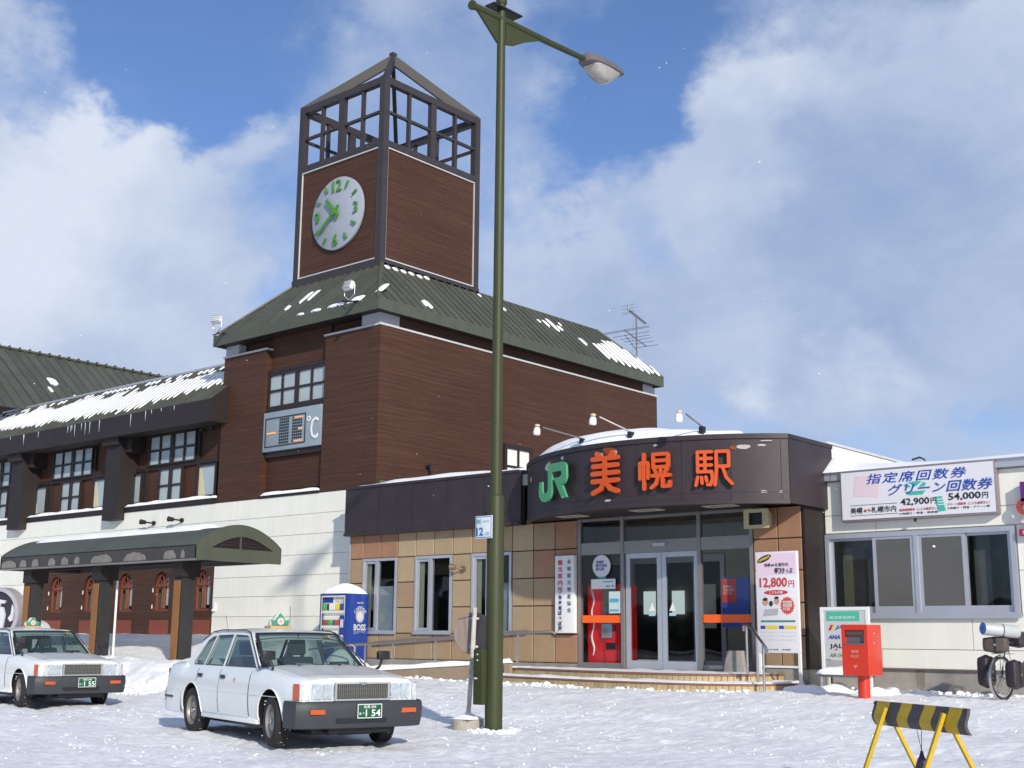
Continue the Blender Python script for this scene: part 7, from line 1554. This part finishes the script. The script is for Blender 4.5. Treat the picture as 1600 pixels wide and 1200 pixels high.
    part('parcel_shelf', MB().box(-1.62, -1.38, -.66, .66, .88, .905), INT, t)
    part('driver_partition', MB().prism([(-.62, .95), (-.10, .95), (-.14, 1.28), (-.56, 1.28)], (-.47, 0, 0), (0, 1, 0), (0, 0, 1), .012), GLC, t)
    part('rear_view_mirror', MB().obox((.42, .0, 1.27), (1, 0, 0), (0, 1, 0), (0, 0, 1), .015, .11, .035), BLACK, t, bevel=.01); part('mirror_stem', MB().tube([(.44, 0, 1.37), (.42, 0, 1.28)], .008, 5), BLACK, t)
    mtr = part('dash_sign', MB().box(.80, .86, .30, .56, .93, 1.01), INT, t, bevel=.008); part('dash_sign_panel', MB().box(.8605, .864, .335, .53, .95, .995), mat('dash_red_grey', (.16, .06, .055), .4), mtr); text('dash_sign_text', '空車', mat('dash_text', (.45, .40, .38), .5), mtr, (.866, .43, .972), w=.11, h=.032, u=(0, 1, 0), ext=.002)
    part('fare_card', MB().obox((.70, -.46, 1.0), (1, 0, .3), (0, 1, 0), (-.3, 0, 1), .002, .05, .04), SEATW, t)
    # roof emblem
    ZR = 1.452; sg_b = part('roof_sign_base', MB().box(-.34, -.12, -.16, .16, ZR-.01, ZR+.028), mat('amber_base', (.45, .32, .14), .5), t, bevel=.01)
    RG = mat('roof_sign_green', (.05, .26, .15), .4); RW = mat('roof_sign_white', (.60, .62, .58), .4)
    part('roof_sign_side', MB().prism([(-.14, 0), (.14, 0), (.14, .07), (.08, .09), (.04, .16), (-.04, .16), (-.08, .09), (-.14, .07)], (-.27, 0, ZR+.028), (0, 1, 0), (0, 0, 1), .09), RW, sg_b, bevel=.01)
    part('roof_sign_crown', MB().prism([(-.125, .01), (-.135, .08), (-.08, .07), (-.05, .115), (0, .172), (.05, .115), (.08, .07), (.135, .08), (.125, .01)], (-.176, 0, ZR+.03), (0, 1, 0), (0, 0, 1), .02), RG, sg_b)
    part('roof_sign_disc', MB().lathe([(0, .0), (.05, .0), (.05, .01), (0, .01)], (-.154, 0, ZR+.088), (1, 0, 0), 24), mat('roof_disc_pink', (.60, .50, .47), .4), sg_b)
    text('roof_sign_mark', 'ハ', mat('mark_red', (.5, .06, .05), .5), sg_b, (-.142, 0, ZR+.088), h=.045, w=.04, u=(0, 1, 0), ext=.002, bold=.02)
    part('antenna', MB().tube([(-.36, .24, ZR-.02), (-.42, .26, ZR+.30)], .004, 5).lathe([(.018, ZR-.02), (.014, ZR+.02), (0, ZR+.025)], (-.36, .24, 0), (0, 0, 1), 10), BLACK, t)
    part('aerial', MB().tube([(-.55, -.60, 1.40), (-.62, -.62, 1.62)], .003, 4), BLACK, t)
    part('door_logo', MB().lathe([(.022, 0), (.034, 0), (.034, .003), (.022, .003)], (.34, -(side_y(.34, .76)+.008), .76), (0, -1, 0), 18), mat('logo_pink', (.6, .25, .22), .5), t)
    return t, pl, nobj
taxi, plate_, num_ = make_taxi('white taxi with number plate 1 54 parked in front of the street lamp', '1 54')
taxi2 = copy_tree(taxi)
taxi2['label'] = 'white taxi with number plate 1 55 parked at the far left edge near the canopy'
def find(o, nm):
    for c in o.children_recursive:
        if c.name.split('.')[0] == nm: return c
pn2 = find(taxi2, 'plate_number'); par = pn2.parent; bpy.data.objects.remove(pn2)
text('plate_number', '1 55', WHITE, par, (2.4375, .095, .435), w=.20, h=.08, u=(0, 1, 0), ext=.002, bold=.012)
taxi.location = (-13.84, 11.31, GZ(-13.9, 11.4)-.015); taxi.rotation_euler[2] = R(-14.7)
taxi2.location = (-23.65, 13.02, GZ(-23.6, 13)-.01); taxi2.rotation_euler[2] = R(-6.8)

# ================================================================== FALLING SNOWFLAKES
fl = MB(); rr_ = random.Random(3); pts = []
for i in range(130):
    d = 2.2+rr_.random()**.7*16; x, y = rr_.uniform(-.46, .46), rr_.uniform(-.35, .35); p = V((0, 0, 1.5))+(fw+r2*x+u2*y)*d
    if p.z < .5: continue
    pts.append((p.x, p.y, p.z, .0040*rr_.uniform(.4, 1.5)))
lumps(fl, pts)
part('snowflakes', fl, SNOW, label='sparse tiny snowflakes drifting through the air', cat='snowflakes', kind='stuff', fixn=False)
